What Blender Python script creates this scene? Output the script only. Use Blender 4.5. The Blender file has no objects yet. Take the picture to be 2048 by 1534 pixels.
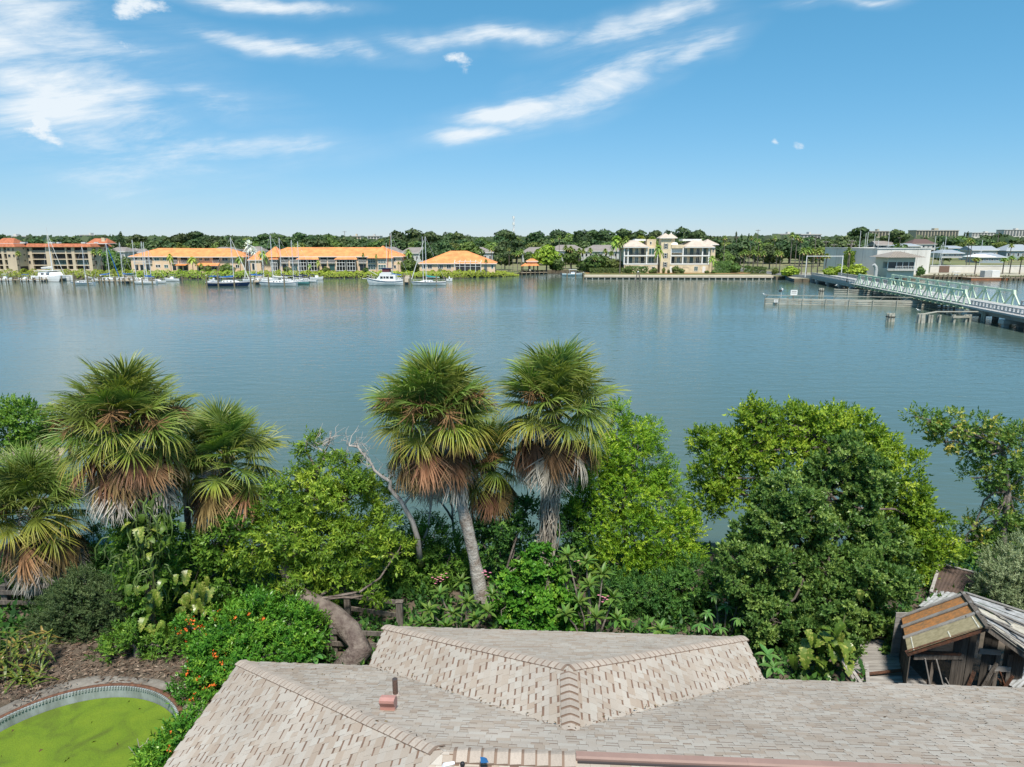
import bpy, math, random
import numpy as np
from mathutils import Vector, Matrix

# ------------------------------------------------------------------ camera
SC = bpy.context.scene
F = 1365.0                      # focal length in pixels of the 2048 px wide photograph
PIT = math.atan(291.0 / F)      # downward tilt
CZ = 14.0                       # height above the river
CP, SP = math.cos(PIT), math.sin(PIT)
cam = bpy.data.cameras.new("camera")
cam.sensor_width = 36.0
cam.lens = 36.0 * F / 2048.0
cam.clip_start = 0.1
cam.clip_end = 30000.0
camo = bpy.data.objects.new("camera", cam)
SC.collection.objects.link(camo)
camo.location = (0, 0, CZ)
camo.rotation_euler = (math.pi / 2 - PIT, 0, 0)
SC.camera = camo
SC.render.resolution_x, SC.render.resolution_y = 1024, 767

# ------------------------------------------------------------------ sun, sky, exposure
EXPO = 0.45
SUN_EL, SUN_AZ = math.radians(62), math.radians(172)     # azimuth clockwise from +Y (the view direction)
SKY_STRENGTH = 0.115
SC.view_settings.view_transform = 'Standard'
SC.view_settings.look = 'None'
SC.view_settings.exposure = EXPO
SC.view_settings.gamma = 1.0
SC.view_settings.use_curve_mapping = False
sun = bpy.data.lights.new("sun", 'SUN')
sun.energy = 4.7
sun.angle = math.radians(9)
sun.color = (1.0, 0.93, 0.82)
suno = bpy.data.objects.new("sun", sun)
SC.collection.objects.link(suno)
to_sun = Vector((math.sin(SUN_AZ) * math.cos(SUN_EL), math.cos(SUN_AZ) * math.cos(SUN_EL), math.sin(SUN_EL)))
suno.rotation_euler = to_sun.to_track_quat('Z', 'Y').to_euler()


def ray(px, py):
	v = (py - 767.0) / F
	return Vector(((px - 1024.0) / F, CP - v * SP, -SP - v * CP))


def onz(px, py, z):
	"""point of the horizontal plane z seen at a place of the photograph"""
	d = ray(px, py)
	t = (z - CZ) / d.z
	return Vector((d.x * t, d.y * t, z))


def aty(px, py, Y):
	d = ray(px, py)
	t = Y / d.y
	return Vector((d.x * t, Y, CZ + d.z * t))


def zat(py, Y):
	return aty(1024, py, Y).z


def pxm(Y, z=3.0):
	"""metres per photograph pixel at distance Y"""
	return (Y * CP + (CZ - z) * SP) / F


world = bpy.data.worlds.new("World")
SC.world = world
world.use_nodes = True
wt = world.node_tree
wt.nodes.clear()
WN, WL = wt.nodes.new, wt.links.new


def wmath(op, a, b=None, c=None):
	n = WN('ShaderNodeMath')
	n.operation = op
	for i, x in enumerate((a, b, c)):
		if x is None:
			continue
		if isinstance(x, (int, float)):
			n.inputs[i].default_value = x
		else:
			WL(x, n.inputs[i])
	return n.outputs[0]


def build_world():
	sky = WN('ShaderNodeTexSky')
	sky.sky_type = 'NISHITA'
	sky.sun_disc = False
	sky.sun_elevation = SUN_EL
	sky.sun_rotation = SUN_AZ
	sky.altitude = 10
	sky.air_density = 1.0
	sky.dust_density = 0.0
	sky.ozone_density = 3.0
	tc = WN('ShaderNodeTexCoord')
	sep = WN('ShaderNodeSeparateXYZ')
	WL(tc.outputs['Generated'], sep.inputs[0])
	az = wmath('ARCTAN2', sep.outputs[0], sep.outputs[1])
	el = wmath('ARCSINE', sep.outputs[2])
	comb = WN('ShaderNodeCombineXYZ')
	WL(az, comb.inputs[0])
	WL(el, comb.inputs[1])
	uv = comb.outputs[0]

	def noise(scale, stretch, rot, detail, rough, dist, seed):
		m = WN('ShaderNodeMapping')
		m.vector_type = 'TEXTURE'
		m.inputs['Location'].default_value = (seed, seed * .7, 0)
		m.inputs['Rotation'].default_value = (0, 0, math.radians(rot))
		m.inputs['Scale'].default_value = (stretch, 1, 1)
		WL(uv, m.inputs[0])
		n = WN('ShaderNodeTexNoise')
		n.inputs['Scale'].default_value = scale
		n.inputs['Detail'].default_value = detail
		n.inputs['Roughness'].default_value = rough
		n.inputs['Distortion'].default_value = dist
		WL(m.outputs[0], n.inputs['Vector'])
		return n.outputs['Fac']

	fib = noise(21, 5.5, 10, 7, .68, .4, 3.1)       # fibrous cirrus
	puf = noise(38, 1.8, 0, 6, .68, 0, 7.7)         # small cumulus
	big = noise(5.0, 2.5, -15, 2, .55, 0, 1.3)

	# cloud edges are torn by warping the sky coordinates
	wn = WN('ShaderNodeTexNoise')
	wn.inputs['Scale'].default_value = 9
	wn.inputs['Detail'].default_value = 3
	WL(uv, wn.inputs['Vector'])
	wv = WN('ShaderNodeVectorMath')
	wv.operation = 'MULTIPLY_ADD'
	WL(wn.outputs['Color'], wv.inputs[0])
	wv.inputs[1].default_value = (.16, .045, 0)
	WL(uv, wv.inputs[2])
	ws = WN('ShaderNodeVectorMath')
	ws.operation = 'SUBTRACT'
	WL(wv.outputs[0], ws.inputs[0])
	ws.inputs[1].default_value = (.08, .0225, 0)
	wuv = ws.outputs[0]

	def patch(px, py, rx, ry, rot):
		d = ray(px, py)
		d.normalize()
		m = WN('ShaderNodeMapping')
		m.vector_type = 'TEXTURE'
		m.inputs['Location'].default_value = (math.atan2(d.x, d.y), math.asin(d.z), 0)
		m.inputs['Rotation'].default_value = (0, 0, math.radians(rot))
		m.inputs['Scale'].default_value = (rx / F, ry / F, 1)
		WL(wuv, m.inputs[0])
		ln = WN('ShaderNodeVectorMath')
		ln.operation = 'LENGTH'
		WL(m.outputs[0], ln.inputs[0])
		mr = WN('ShaderNodeMapRange')
		mr.interpolation_type = 'SMOOTHSTEP'
		mr.inputs['From Min'].default_value = 0.0
		mr.inputs['From Max'].default_value = 1.0
		mr.inputs['To Min'].default_value = 1.0
		mr.inputs['To Max'].default_value = 0.0
		WL(ln.outputs['Value'], mr.inputs['Value'])
		return mr.outputs[0]

	def acc(patches):
		s = None
		for (p, k) in patches:
			q = wmath('MULTIPLY', patch(*p), k)
			s = q if s is None else wmath('MAXIMUM', s, q)
		return s

	cir = acc([((60, 150, 460, 210, -32), .95), ((230, 240, 400, 90, -24), .8), ((40, 20, 420, 120, -12), .9),
			   ((560, 84, 400, 34, -2), .95), ((980, 76, 400, 34, 3), .9), ((1270, 45, 300, 46, 12), .95),
			   ((1190, 170, 380, 80, 20), 1.0), ((1040, 218, 280, 42, 9), 1.0), ((1370, 108, 170, 44, 12), .95),
			   ((440, 296, 420, 50, 2), .85), ((520, 4, 300, 24, 2), .95), ((940, 272, 210, 40, 4), .8),
			   ((1680, 5, 160, 16, 0), .7), ((420, 190, 300, 60, -8), .6)])
	cum = acc([((280, 12, 110, 48, 0), .95), ((62, 238, 50, 36, -30), 1.0), ((905, 128, 58, 30, -35), .95),
			   ((1556, 288, 26, 14, 0), .85), ((1616, 295, 30, 16, 0), .85), ((60, 262, 110, 30, -12), .75), ((270, 90, 50, 30, -30), .7)])
	# thin cirrus goes on all round the sky
	ov = WN('ShaderNodeMapRange')
	ov.interpolation_type = 'SMOOTHSTEP'
	ov.inputs['From Min'].default_value = .54
	ov.inputs['From Max'].default_value = .74
	WL(big, ov.inputs['Value'])
	high = WN('ShaderNodeMapRange')
	high.interpolation_type = 'SMOOTHSTEP'
	high.inputs['From Min'].default_value = .27
	high.inputs['From Max'].default_value = .55
	WL(el, high.inputs['Value'])
	cir = wmath('MAXIMUM', cir, wmath('MULTIPLY', wmath('MULTIPLY', ov.outputs[0], high.outputs[0]), .8))

	def ramp(x, a, b):
		r = WN('ShaderNodeMapRange')
		r.interpolation_type = 'SMOOTHSTEP'
		r.inputs['From Min'].default_value = a
		r.inputs['From Max'].default_value = b
		WL(x, r.inputs['Value'])
		return r.outputs[0]

	d1 = ramp(wmath('ADD', fib, wmath('MULTIPLY', cir, .66)), .80, 1.36)
	soft = wmath('MULTIPLY', cir, .34)
	d1 = wmath('ADD', d1, wmath('MULTIPLY', soft, ramp(fib, .25, .7)))
	d2 = ramp(wmath('ADD', puf, wmath('MULTIPLY', cum, .6)), .86, 1.18)
	dens = wmath('MINIMUM', wmath('ADD', d1, d2), .96)
	mix = WN('ShaderNodeMix')
	mix.data_type = 'RGBA'
	WL(dens, mix.inputs[0])
	# film response per channel: the horizon is kept from burning out
	sc = WN('ShaderNodeSeparateColor')
	cc = WN('ShaderNodeCombineColor')
	WL(sky.outputs[0], sc.inputs[0])
	for i, (g, k) in enumerate(((.98, .068), (.60, .203), (.642, .246))):
		WL(wmath('MULTIPLY', wmath('POWER', sc.outputs[i], g), k / (SKY_STRENGTH * 2 ** EXPO)), cc.inputs[i])
	WL(cc.outputs[0], mix.inputs[6])
	mix.inputs[7].default_value = (5.4, 5.9, 6.3, 1)
	bg = WN('ShaderNodeBackground')
	bg.inputs['Strength'].default_value = SKY_STRENGTH
	WL(mix.outputs[2], bg.inputs['Color'])
	out = WN('ShaderNodeOutputWorld')
	WL(bg.outputs[0], out.inputs['Surface'])


build_world()
SC.cycles.max_bounces = 5
SC.cycles.diffuse_bounces = 2
SC.cycles.glossy_bounces = 2
SC.cycles.transmission_bounces = 3
SC.cycles.transparent_max_bounces = 6
SC.cycles.caustics_reflective = False
SC.cycles.caustics_refractive = False
SC.cycles.use_denoising = True

# ------------------------------------------------------------------ materials
MATS = {}


def srgb(r, g, b):
	f = lambda c: (c / 255 / 12.92) if c / 255 <= .04045 else ((c / 255 + .055) / 1.055) ** 2.4
	return (f(r), f(g), f(b))


def mat(name, col, rough=.7, var=.0, scale=3.0, metal=0.0, bump=0.0, bscale=None, col2=None, spec=.5, stretch=None, objrand=0.0):
	"""principled material: colour, optionally mottled towards col2 by noise, fine bump, per-object variation"""
	if name in MATS:
		return MATS[name]
	m = bpy.data.materials.new(name)
	m.use_nodes = True
	nt = m.node_tree
	p = nt.nodes['Principled BSDF']
	p.inputs['Roughness'].default_value = rough
	p.inputs['Metallic'].default_value = metal
	p.inputs['Specular IOR Level'].default_value = spec
	p.inputs['Base Color'].default_value = (*col, 1)
	src = None
	if var > 0 or col2:
		tc = nt.nodes.new('ShaderNodeTexCoord')
		mp = nt.nodes.new('ShaderNodeMapping')
		if stretch:
			mp.inputs['Scale'].default_value = stretch
		nt.links.new(tc.outputs['Object'], mp.inputs[0])
		n = nt.nodes.new('ShaderNodeTexNoise')
		n.inputs['Scale'].default_value = scale
		n.inputs['Detail'].default_value = 6
		n.inputs['Roughness'].default_value = .65
		nt.links.new(mp.outputs[0], n.inputs['Vector'])
		cr = nt.nodes.new('ShaderNodeValToRGB')
		c2 = col2 if col2 else tuple(c * (1 - var) for c in col)
		c1 = col if col2 else tuple(min(1, c * (1 + var * .6)) for c in col)
		cr.color_ramp.elements[0].position = .36
		cr.color_ramp.elements[1].position = .64
		cr.color_ramp.elements[0].color = (*c2, 1)
		cr.color_ramp.elements[1].color = (*c1, 1)
		nt.links.new(n.outputs['Fac'], cr.inputs[0])
		src = cr.outputs[0]
		if bump:
			b = nt.nodes.new('ShaderNodeBump')
			b.inputs['Strength'].default_value = bump
			b.inputs['Distance'].default_value = .05
			n2 = n
			if bscale:
				n2 = nt.nodes.new('ShaderNodeTexNoise')
				n2.inputs['Scale'].default_value = bscale
				n2.inputs['Detail'].default_value = 5
				nt.links.new(mp.outputs[0], n2.inputs['Vector'])
			nt.links.new(n2.outputs['Fac'], b.inputs['Height'])
			nt.links.new(b.outputs[0], p.inputs['Normal'])
	if objrand:
		oi = nt.nodes.new('ShaderNodeObjectInfo')
		mr = nt.nodes.new('ShaderNodeMapRange')
		mr.inputs['To Min'].default_value = 1 - objrand
		mr.inputs['To Max'].default_value = 1 + objrand
		nt.links.new(oi.outputs['Random'], mr.inputs['Value'])
		hs = nt.nodes.new('ShaderNodeHueSaturation')
		nt.links.new(mr.outputs[0], hs.inputs['Value'])
		if src is None:
			hs.inputs['Color'].default_value = (*col, 1)
		else:
			nt.links.new(src, hs.inputs['Color'])
		src = hs.outputs[0]
	if src is not None:
		nt.links.new(src, p.inputs['Base Color'])
	MATS[name] = m
	return m


def leafmat(name, cols, rough=.5, transl=.3, objrand=.0, spec=.3, pos=None, gain=2.15):
	"""foliage: 'tint' attribute picks a colour of the ramp, part of the light passes through the leaf"""
	if name in MATS:
		return MATS[name]
	m = bpy.data.materials.new(name)
	m.use_nodes = True
	nt = m.node_tree
	p = nt.nodes['Principled BSDF']
	out = nt.nodes['Material Output']
	p.inputs['Roughness'].default_value = rough
	p.inputs['Specular IOR Level'].default_value = spec
	at = nt.nodes.new('ShaderNodeAttribute')
	at.attribute_name = 'tint'
	cr = nt.nodes.new('ShaderNodeValToRGB')
	el = cr.color_ramp.elements
	while len(el) < len(cols):
		el.new(.5)
	for i, c in enumerate(cols):
		el[i].position = pos[i] if pos else i / (len(cols) - 1)
		el[i].color = (min(.9, c[0] * gain), min(.9, c[1] * gain), min(.9, c[2] * gain), 1)
	nt.links.new(at.outputs['Fac'], cr.inputs[0])
	src = cr.outputs[0]
	if objrand:
		oi = nt.nodes.new('ShaderNodeObjectInfo')
		mr = nt.nodes.new('ShaderNodeMapRange')
		mr.inputs['To Min'].default_value = 1 - objrand
		mr.inputs['To Max'].default_value = 1 + objrand
		nt.links.new(oi.outputs['Random'], mr.inputs['Value'])
		mh = nt.nodes.new('ShaderNodeMapRange')
		mh.inputs['To Min'].default_value = .5 - .03 * objrand / .25
		mh.inputs['To Max'].default_value = .5 + .02 * objrand / .25
		ml = nt.nodes.new('ShaderNodeMath')
		ml.operation = 'FRACT'
		mm = nt.nodes.new('ShaderNodeMath')
		mm.operation = 'MULTIPLY'
		mm.inputs[1].default_value = 7.31
		nt.links.new(oi.outputs['Random'], mm.inputs[0])
		nt.links.new(mm.outputs[0], ml.inputs[0])
		nt.links.new(ml.outputs[0], mh.inputs['Value'])
		hs = nt.nodes.new('ShaderNodeHueSaturation')
		nt.links.new(mr.outputs[0], hs.inputs['Value'])
		nt.links.new(mh.outputs[0], hs.inputs['Hue'])
		nt.links.new(src, hs.inputs['Color'])
		src = hs.outputs[0]
	nt.links.new(src, p.inputs['Base Color'])
	tr = nt.nodes.new('ShaderNodeBsdfTranslucent')
	g = nt.nodes.new('ShaderNodeMix')
	g.data_type = 'RGBA'
	g.blend_type = 'MULTIPLY'
	g.inputs[0].default_value = 1
	g.inputs[7].default_value = (1.3, 1.25, .5, 1)
	nt.links.new(src, g.inputs[6])
	nt.links.new(g.outputs[2], tr.inputs['Color'])
	mx = nt.nodes.new('ShaderNodeMixShader')
	mx.inputs[0].default_value = transl
	nt.links.new(p.outputs[0], mx.inputs[1])
	nt.links.new(tr.outputs[0], mx.inputs[2])
	nt.links.new(mx.outputs[0], out.inputs['Surface'])
	MATS[name] = m
	return m


# ------------------------------------------------------------------ helpers
COL = SC.collection
UP = Vector((0, 0, 1))


class MB:
	"""collects faces of one mesh"""

	def __init__(s):
		s.v, s.f, s.m, s.mats = [], [], [], []

	def mi(s, m):
		if m not in s.mats:
			s.mats.append(m)
		return s.mats.index(m)

	def poly(s, pts, m):
		b = len(s.v)
		s.v += [tuple(p) for p in pts]
		s.f.append(tuple(range(b, b + len(pts))))
		s.m.append(s.mi(m))
		return s

	def faces(s, pts, fs, m):
		b = len(s.v)
		s.v += [tuple(p) for p in pts]
		k = s.mi(m)
		for f in fs:
			s.f.append(tuple(b + i for i in f))
			s.m.append(k)
		return s

	def hexa(s, p, m):
		"""8 corners: bottom loop 0-3, top loop 4-7"""
		return s.faces(p, [(3, 2, 1, 0), (4, 5, 6, 7), (0, 1, 5, 4), (1, 2, 6, 5), (2, 3, 7, 6), (3, 0, 4, 7)], m)

	def box(s, x0, x1, y0, y1, z0, z1, m):
		return s.hexa([(x0, y0, z0), (x1, y0, z0), (x1, y1, z0), (x0, y1, z0), (x0, y0, z1), (x1, y0, z1), (x1, y1, z1), (x0, y1, z1)], m)

	def bar(s, a, b, w, h, m, up=UP):
		a, b = Vector(a), Vector(b)
		d = (b - a)
		d.normalize()
		sd = d.cross(up)
		if sd.length < 1e-4:
			sd = d.cross(Vector((0, 1, 0)))
		sd.normalize()
		u = sd.cross(d)
		sd, u = sd * w / 2, u * h / 2
		return s.hexa([a - sd - u, a + sd - u, b + sd - u, b - sd - u, a - sd + u, a + sd + u, b + sd + u, b - sd + u], m)

	def tube(s, pts, rad, n, m, cap=True):
		pts = [Vector(p) for p in pts]
		if not hasattr(rad, '__len__'):
			rad = [rad] * len(pts)
		b = len(s.v)
		k = s.mi(m)
		ref = Vector((1, 0, 0))
		for i, p in enumerate(pts):
			t = (pts[min(i + 1, len(pts) - 1)] - pts[max(i - 1, 0)])
			t.normalize()
			if abs(t.dot(ref)) > .95:
				ref = Vector((0, 1, 0)) if abs(t.y) < .9 else Vector((0, 0, 1))
			x = ref - t * t.dot(ref)
			x.normalize()
			y = t.cross(x)
			for j in range(n):
				a = 2 * math.pi * j / n
				s.v.append(tuple(p + (x * math.cos(a) + y * math.sin(a)) * rad[i]))
		for i in range(len(pts) - 1):
			for j in range(n):
				j2 = (j + 1) % n
				s.f.append((b + i * n + j, b + i * n + j2, b + (i + 1) * n + j2, b + (i + 1) * n + j))
				s.m.append(k)
		if cap:
			s.f.append(tuple(b + n - 1 - j for j in range(n)))
			s.m.append(k)
			e = b + (len(pts) - 1) * n
			s.f.append(tuple(e + j for j in range(n)))
			s.m.append(k)
		return s

	def loft(s, rings, m, close=True, cap=True):
		b = len(s.v)
		n = len(rings[0])
		k = s.mi(m)
		for r in rings:
			s.v += [tuple(p) for p in r]
		for i in range(len(rings) - 1):
			for j in range(n if close else n - 1):
				j2 = (j + 1) % n
				s.f.append((b + i * n + j, b + i * n + j2, b + (i + 1) * n + j2, b + (i + 1) * n + j))
				s.m.append(k)
		if cap:
			s.f.append(tuple(b + n - 1 - j for j in range(n)))
			s.m.append(k)
			e = b + (len(rings) - 1) * n
			s.f.append(tuple(e + j for j in range(n)))
			s.m.append(k)
		return s

	def mesh(s, name, smooth=False):
		me = bpy.data.meshes.new(name)
		me.from_pydata(s.v, [], s.f)
		for m in s.mats:
			me.materials.append(m)
		me.polygons.foreach_set('material_index', s.m)
		if smooth:
			me.polygons.foreach_set('use_smooth', [True] * len(me.polygons))
		me.update()
		return me

	def build(s, name, parent=None, smooth=False, loc=None, rz=None):
		return link(name, s.mesh(name, smooth), parent, loc, rz)


def link(name, me, parent=None, loc=None, rz=None):
	o = bpy.data.objects.new(name, me)
	COL.objects.link(o)
	if parent is not None:
		o.parent = parent
	if loc is not None:
		o.location = loc
	if rz is not None:
		o.rotation_euler = (0, 0, rz)
	return o


def tag(o, label, cat, group=None, kind=None):
	o['label'] = label
	o['category'] = cat
	if group:
		o['group'] = group
	if kind:
		o['kind'] = kind
	return o


def thing(name, label, cat, loc=(0, 0, 0), rz=0.0, group=None):
	o = link(name, None, None, loc, rz)
	o.empty_display_size = .2
	return tag(o, label, cat, group)


def structure(o):
	o['kind'] = 'structure'
	return o


def dup(root, loc, rz, label=None, group=None, scale=None):
	def cp(o, par):
		c = o.copy()
		COL.objects.link(c)
		if par is not None:
			c.parent = par
		for ch in KIDS(o):
			cp(ch, c)
		return c
	r = cp(root, None)
	r.location = loc
	r.rotation_euler = (0, 0, rz)
	if scale:
		r.scale = scale if hasattr(scale, '__len__') else (scale,) * 3
	if label:
		r['label'] = label
	if group:
		r['group'] = group
	return r


def KIDS(o):
	return list(o.children)


def np_mesh(name, Q, tint, m, smooth=False):
	"""Q (n,4,3) quads, tint (n,) or (n,4)"""
	Q = np.asarray(Q, dtype=np.float32)
	n = len(Q)
	me = bpy.data.meshes.new(name)
	me.vertices.add(n * 4)
	me.vertices.foreach_set('co', Q.reshape(-1))
	me.loops.add(n * 4)
	me.loops.foreach_set('vertex_index', np.arange(n * 4, dtype=np.int32))
	me.polygons.add(n)
	me.polygons.foreach_set('loop_start', np.arange(n, dtype=np.int32) * 4)
	if tint is not None:
		t = np.asarray(tint, dtype=np.float32)
		if t.ndim == 1:
			t = np.repeat(t, 4)
		a = me.attributes.new('tint', 'FLOAT', 'POINT')
		a.data.foreach_set('value', np.clip(t.reshape(-1), 0, 1))
	me.materials.append(m)
	if smooth:
		me.polygons.foreach_set('use_smooth', np.ones(n, dtype=bool))
	me.update(calc_edges=True)
	return me


def unit(a):
	return a / np.maximum(np.linalg.norm(a, axis=-1, keepdims=True), 1e-9)


def frames(d, rng):
	d = unit(d)
	r = rng.normal(size=d.shape)
	x = unit(r - d * np.sum(r * d, axis=1, keepdims=True))
	y = np.cross(d, x)
	return x, y, d


def scatter(T, pos, d, sc, rng):
	x, y, z = frames(d, rng)
	s = sc[:, None, None, None]
	out = pos[:, None, None, :] + s * (T[None, ..., 0:1] * x[:, None, None, :] + T[None, ..., 1:2] * y[:, None, None, :] + T[None, ..., 2:3] * z[:, None, None, :])
	return out.reshape(-1, 4, 3)


def leafquad(base, d, nrm, ll, lw, fold=.25, droop=.0):
	d = unit(np.array(d, float))
	nrm = np.array(nrm, float)
	s = unit(np.cross(d, nrm))
	nn = np.cross(s, d)
	b = np.array(base, float)
	return [b, b + d * ll * .45 + s * lw / 2 + nn * lw * fold, b + d * ll - nn * ll * droop, b + d * ll * .45 - s * lw / 2 + nn * lw * fold]


def spray(seed, n, L, ll, lw, ang=58, droop=.1):
	"""a twig along +z with leaves in a spiral"""
	r = np.random.default_rng(seed)
	q = []
	for i in range(n):
		a = i * 2.4 + r.normal() * .3
		g = math.radians(ang * (1 - .6 * (i / max(1, n - 1)) ** 2) + r.normal() * 10)
		d = (math.sin(g) * math.cos(a), math.sin(g) * math.sin(a), math.cos(g))
		q.append(leafquad((0, 0, L * (i + .3) / n), d, (0, 0, 1) if g > .3 else (1, 0, 0), ll * r.uniform(.75, 1.2), lw * r.uniform(.8, 1.2), .22, droop))
	return np.array(q)


def whorl(seed, n, ll, lw, ang=55, droop=.15):
	r = np.random.default_rng(seed)
	q = []
	for i in range(n):
		a = i * 2.4 + r.normal() * .2
		g = math.radians(ang * (.35 + .8 * i / n) + r.normal() * 8)
		d = (math.sin(g) * math.cos(a), math.sin(g) * math.sin(a), math.cos(g))
		q.append(leafquad((0, 0, -.02 * i), d, (0, 0, 1) if g > .3 else (1, 0, 0), ll * r.uniform(.8, 1.15), lw * r.uniform(.85, 1.15), .15, droop))
	return np.array(q)


def crown(lobes, rng, dens, cr, per, Ts, sc=1.0, inner=.55, out_w=.7, up_w=.45, low=-.75, light=.0):
	"""lobes [(centre, (rx,ry,rz))]: leaf clumps through the shell of each lobe; returns quads and tints"""
	Qs, Ss, cl_all = [], [], []
	for c, r in lobes:
		c, r = np.array(c, float), np.array(r, float)
		rm = r.mean()
		n = max(3, int(4 * math.pi * rm * rm * dens))
		d = unit(rng.normal(size=(n * 3, 3)))
		d = d[d[:, 2] > low][:n]
		n = len(d)
		lump = 1 + .16 * np.sin(d[:, 0] * 5 + c[0] * 3) * np.sin(d[:, 1] * 5 + c[1] * 2) + .14 * np.sin(d[:, 2] * 7 + c[2] * 5 + d[:, 0] * 4)
		rad = (inner + (1 - inner) * np.sqrt(rng.uniform(size=n))) * lump
		cl = c + d * r * rad[:, None]
		ct = rng.uniform(size=n) * .5 + .12 * (rng.uniform(size=n) > .85)
		crs = cr * rng.uniform(.6, 1.35, size=n)
		cl_all.append(cl)
		k = rng.poisson(per, size=n) + 1
		idx = np.repeat(np.arange(n), k)
		off = unit(rng.normal(size=(len(idx), 3))) * (rng.uniform(size=len(idx)) ** .45)[:, None]
		pos = cl[idx] + off * crs[idx][:, None] * np.array([1, 1, .75])
		dr = off * .8 + d[idx] * out_w + np.array([0, 0, up_w]) + rng.normal(size=off.shape) * .25
		s = sc * rng.uniform(.75, 1.2, size=len(idx))
		which = rng.integers(0, len(Ts), size=len(idx))
		for w, T in enumerate(Ts):
			k2 = which == w
			if not k2.any():
				continue
			Qs.append(scatter(T, pos[k2], dr[k2], s[k2], rng))
			t = ct[idx[k2]] + rng.normal(size=k2.sum()) * .10 + .22 + light
			Ss.append((np.repeat(t, len(T)) + rng.normal(size=k2.sum() * len(T)) * .08))
	return np.concatenate(Qs), np.concatenate(Ss), cl_all


ORD = "first second third fourth fifth sixth seventh eighth ninth tenth eleventh twelfth".split()


def nth(xs, x):
	xs = sorted(xs)
	return "" if len(xs) < 2 else ORD[min(11, xs.index(x))] + " from left "


def bend(a, b, n, amp, rng, sag=0.0):
	a, b = Vector(a), Vector(b)
	L = (b - a).length
	o = [Vector(rng.normal(size=3)) * amp * L for _ in range(2)]
	pts = []
	for i in range(n + 1):
		t = i / n
		p = a.lerp(b, t) + o[0] * math.sin(math.pi * t) + o[1] * math.sin(2 * math.pi * t) * .5
		p.z += sag * L * math.sin(math.pi * t)
		pts.append(p)
	return pts

# ================================================================== SETTING
GZ = 1.5          # yard level above the river
FZ = 1.15         # level of the far bank


def water_material():
	m = bpy.data.materials.new("river_water")
	m.use_nodes = True
	nt = m.node_tree
	p = nt.nodes['Principled BSDF']
	p.inputs['Base Color'].default_value = (.075, .115, .098, 1)
	p.inputs['Roughness'].default_value = .06
	p.inputs['IOR'].default_value = 1.33
	tc = nt.nodes.new('ShaderNodeTexCoord')

	def nz(sx, sy, rot, scale, detail, rough, dist):
		mp = nt.nodes.new('ShaderNodeMapping')
		mp.inputs['Scale'].default_value = (sx, sy, 1)
		mp.inputs['Rotation'].default_value = (0, 0, math.radians(rot))
		nt.links.new(tc.outputs['Object'], mp.inputs[0])
		n = nt.nodes.new('ShaderNodeTexNoise')
		n.inputs['Scale'].default_value = scale
		n.inputs['Detail'].default_value = detail
		n.inputs['Roughness'].default_value = rough
		n.inputs['Distortion'].default_value = dist
		nt.links.new(mp.outputs[0], n.inputs['Vector'])
		return n.outputs['Fac']

	def mul(a, k):
		q = nt.nodes.new('ShaderNodeMath')
		q.operation = 'MULTIPLY'
		nt.links.new(a, q.inputs[0])
		if isinstance(k, float):
			q.inputs[1].default_value = k
		else:
			nt.links.new(k, q.inputs[1])
		return q.outputs[0]

	def add(a, b):
		q = nt.nodes.new('ShaderNodeMath')
		q.operation = 'ADD'
		nt.links.new(a, q.inputs[0])
		nt.links.new(b, q.inputs[1])
		return q.outputs[0]

	fine = nz(.42, 1.0, 14, 2.6, 3, .55, .3)
	mid = nz(.38, 1.0, -8, .75, 3, .5, .4)
	patch = nz(.35, 1.0, 10, .018, 3, .5, .6)       # gusts: calmer and rougher areas
	mr = nt.nodes.new('ShaderNodeMapRange')
	mr.inputs['From Min'].default_value = .35
	mr.inputs['From Max'].default_value = .65
	mr.inputs['To Min'].default_value = .45
	mr.inputs['To Max'].default_value = 1.15
	nt.links.new(patch, mr.inputs['Value'])
	h = mul(add(mul(fine, .07), mul(mid, .16)), mr.outputs[0])
	b = nt.nodes.new('ShaderNodeBump')
	b.inputs['Strength'].default_value = .42
	b.inputs['Distance'].default_value = 1.0
	nt.links.new(h, b.inputs['Height'])
	nt.links.new(b.outputs[0], p.inputs['Normal'])
	return m


MB().poly([(-6000, 12, 0), (6000, 12, 0), (6000, 9000, 0), (-6000, 9000, 0)], water_material()).build("river_water")
structure(bpy.data.objects['river_water'])


def ground_sheet():
	"""yard and near bank in one sheet, sloping into the river"""
	m = mat("yard_soil", (.13, .098, .075), .95, col2=(.06, .05, .034), scale=1.3, bump=.6, bscale=9)
	xs = np.linspace(-60, 60, 90)
	ys = np.concatenate([np.linspace(-60, 10, 8), np.linspace(12, 32, 44)])
	rng = np.random.default_rng(4)
	mb = MB()
	n = len(xs)
	for y in ys:
		for x in xs:
			e = 25.0 + 1.2 * math.sin(x * .23) + .5 * math.sin(x * .9 + 1)
			t = min(1, max(0, (y - e) / 3.2))
			z = GZ - t * t * (3 - 2 * t) * 2.6 + (rng.uniform(-.05, .05) if y > 14 else 0)
			# the pool is dug in
			if (x + 11.13) ** 2 + (y - 14.37) ** 2 < 2.9 ** 2:
				z = .3
			mb.v.append((x, y, z))
	k = mb.mi(m)
	for j in range(len(ys) - 1):
		for i in range(n - 1):
			mb.f.append((j * n + i, j * n + i + 1, (j + 1) * n + i + 1, (j + 1) * n + i))
			mb.m.append(k)
	o = mb.build("yard_ground", smooth=True)
	structure(o)


ground_sheet()

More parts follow.
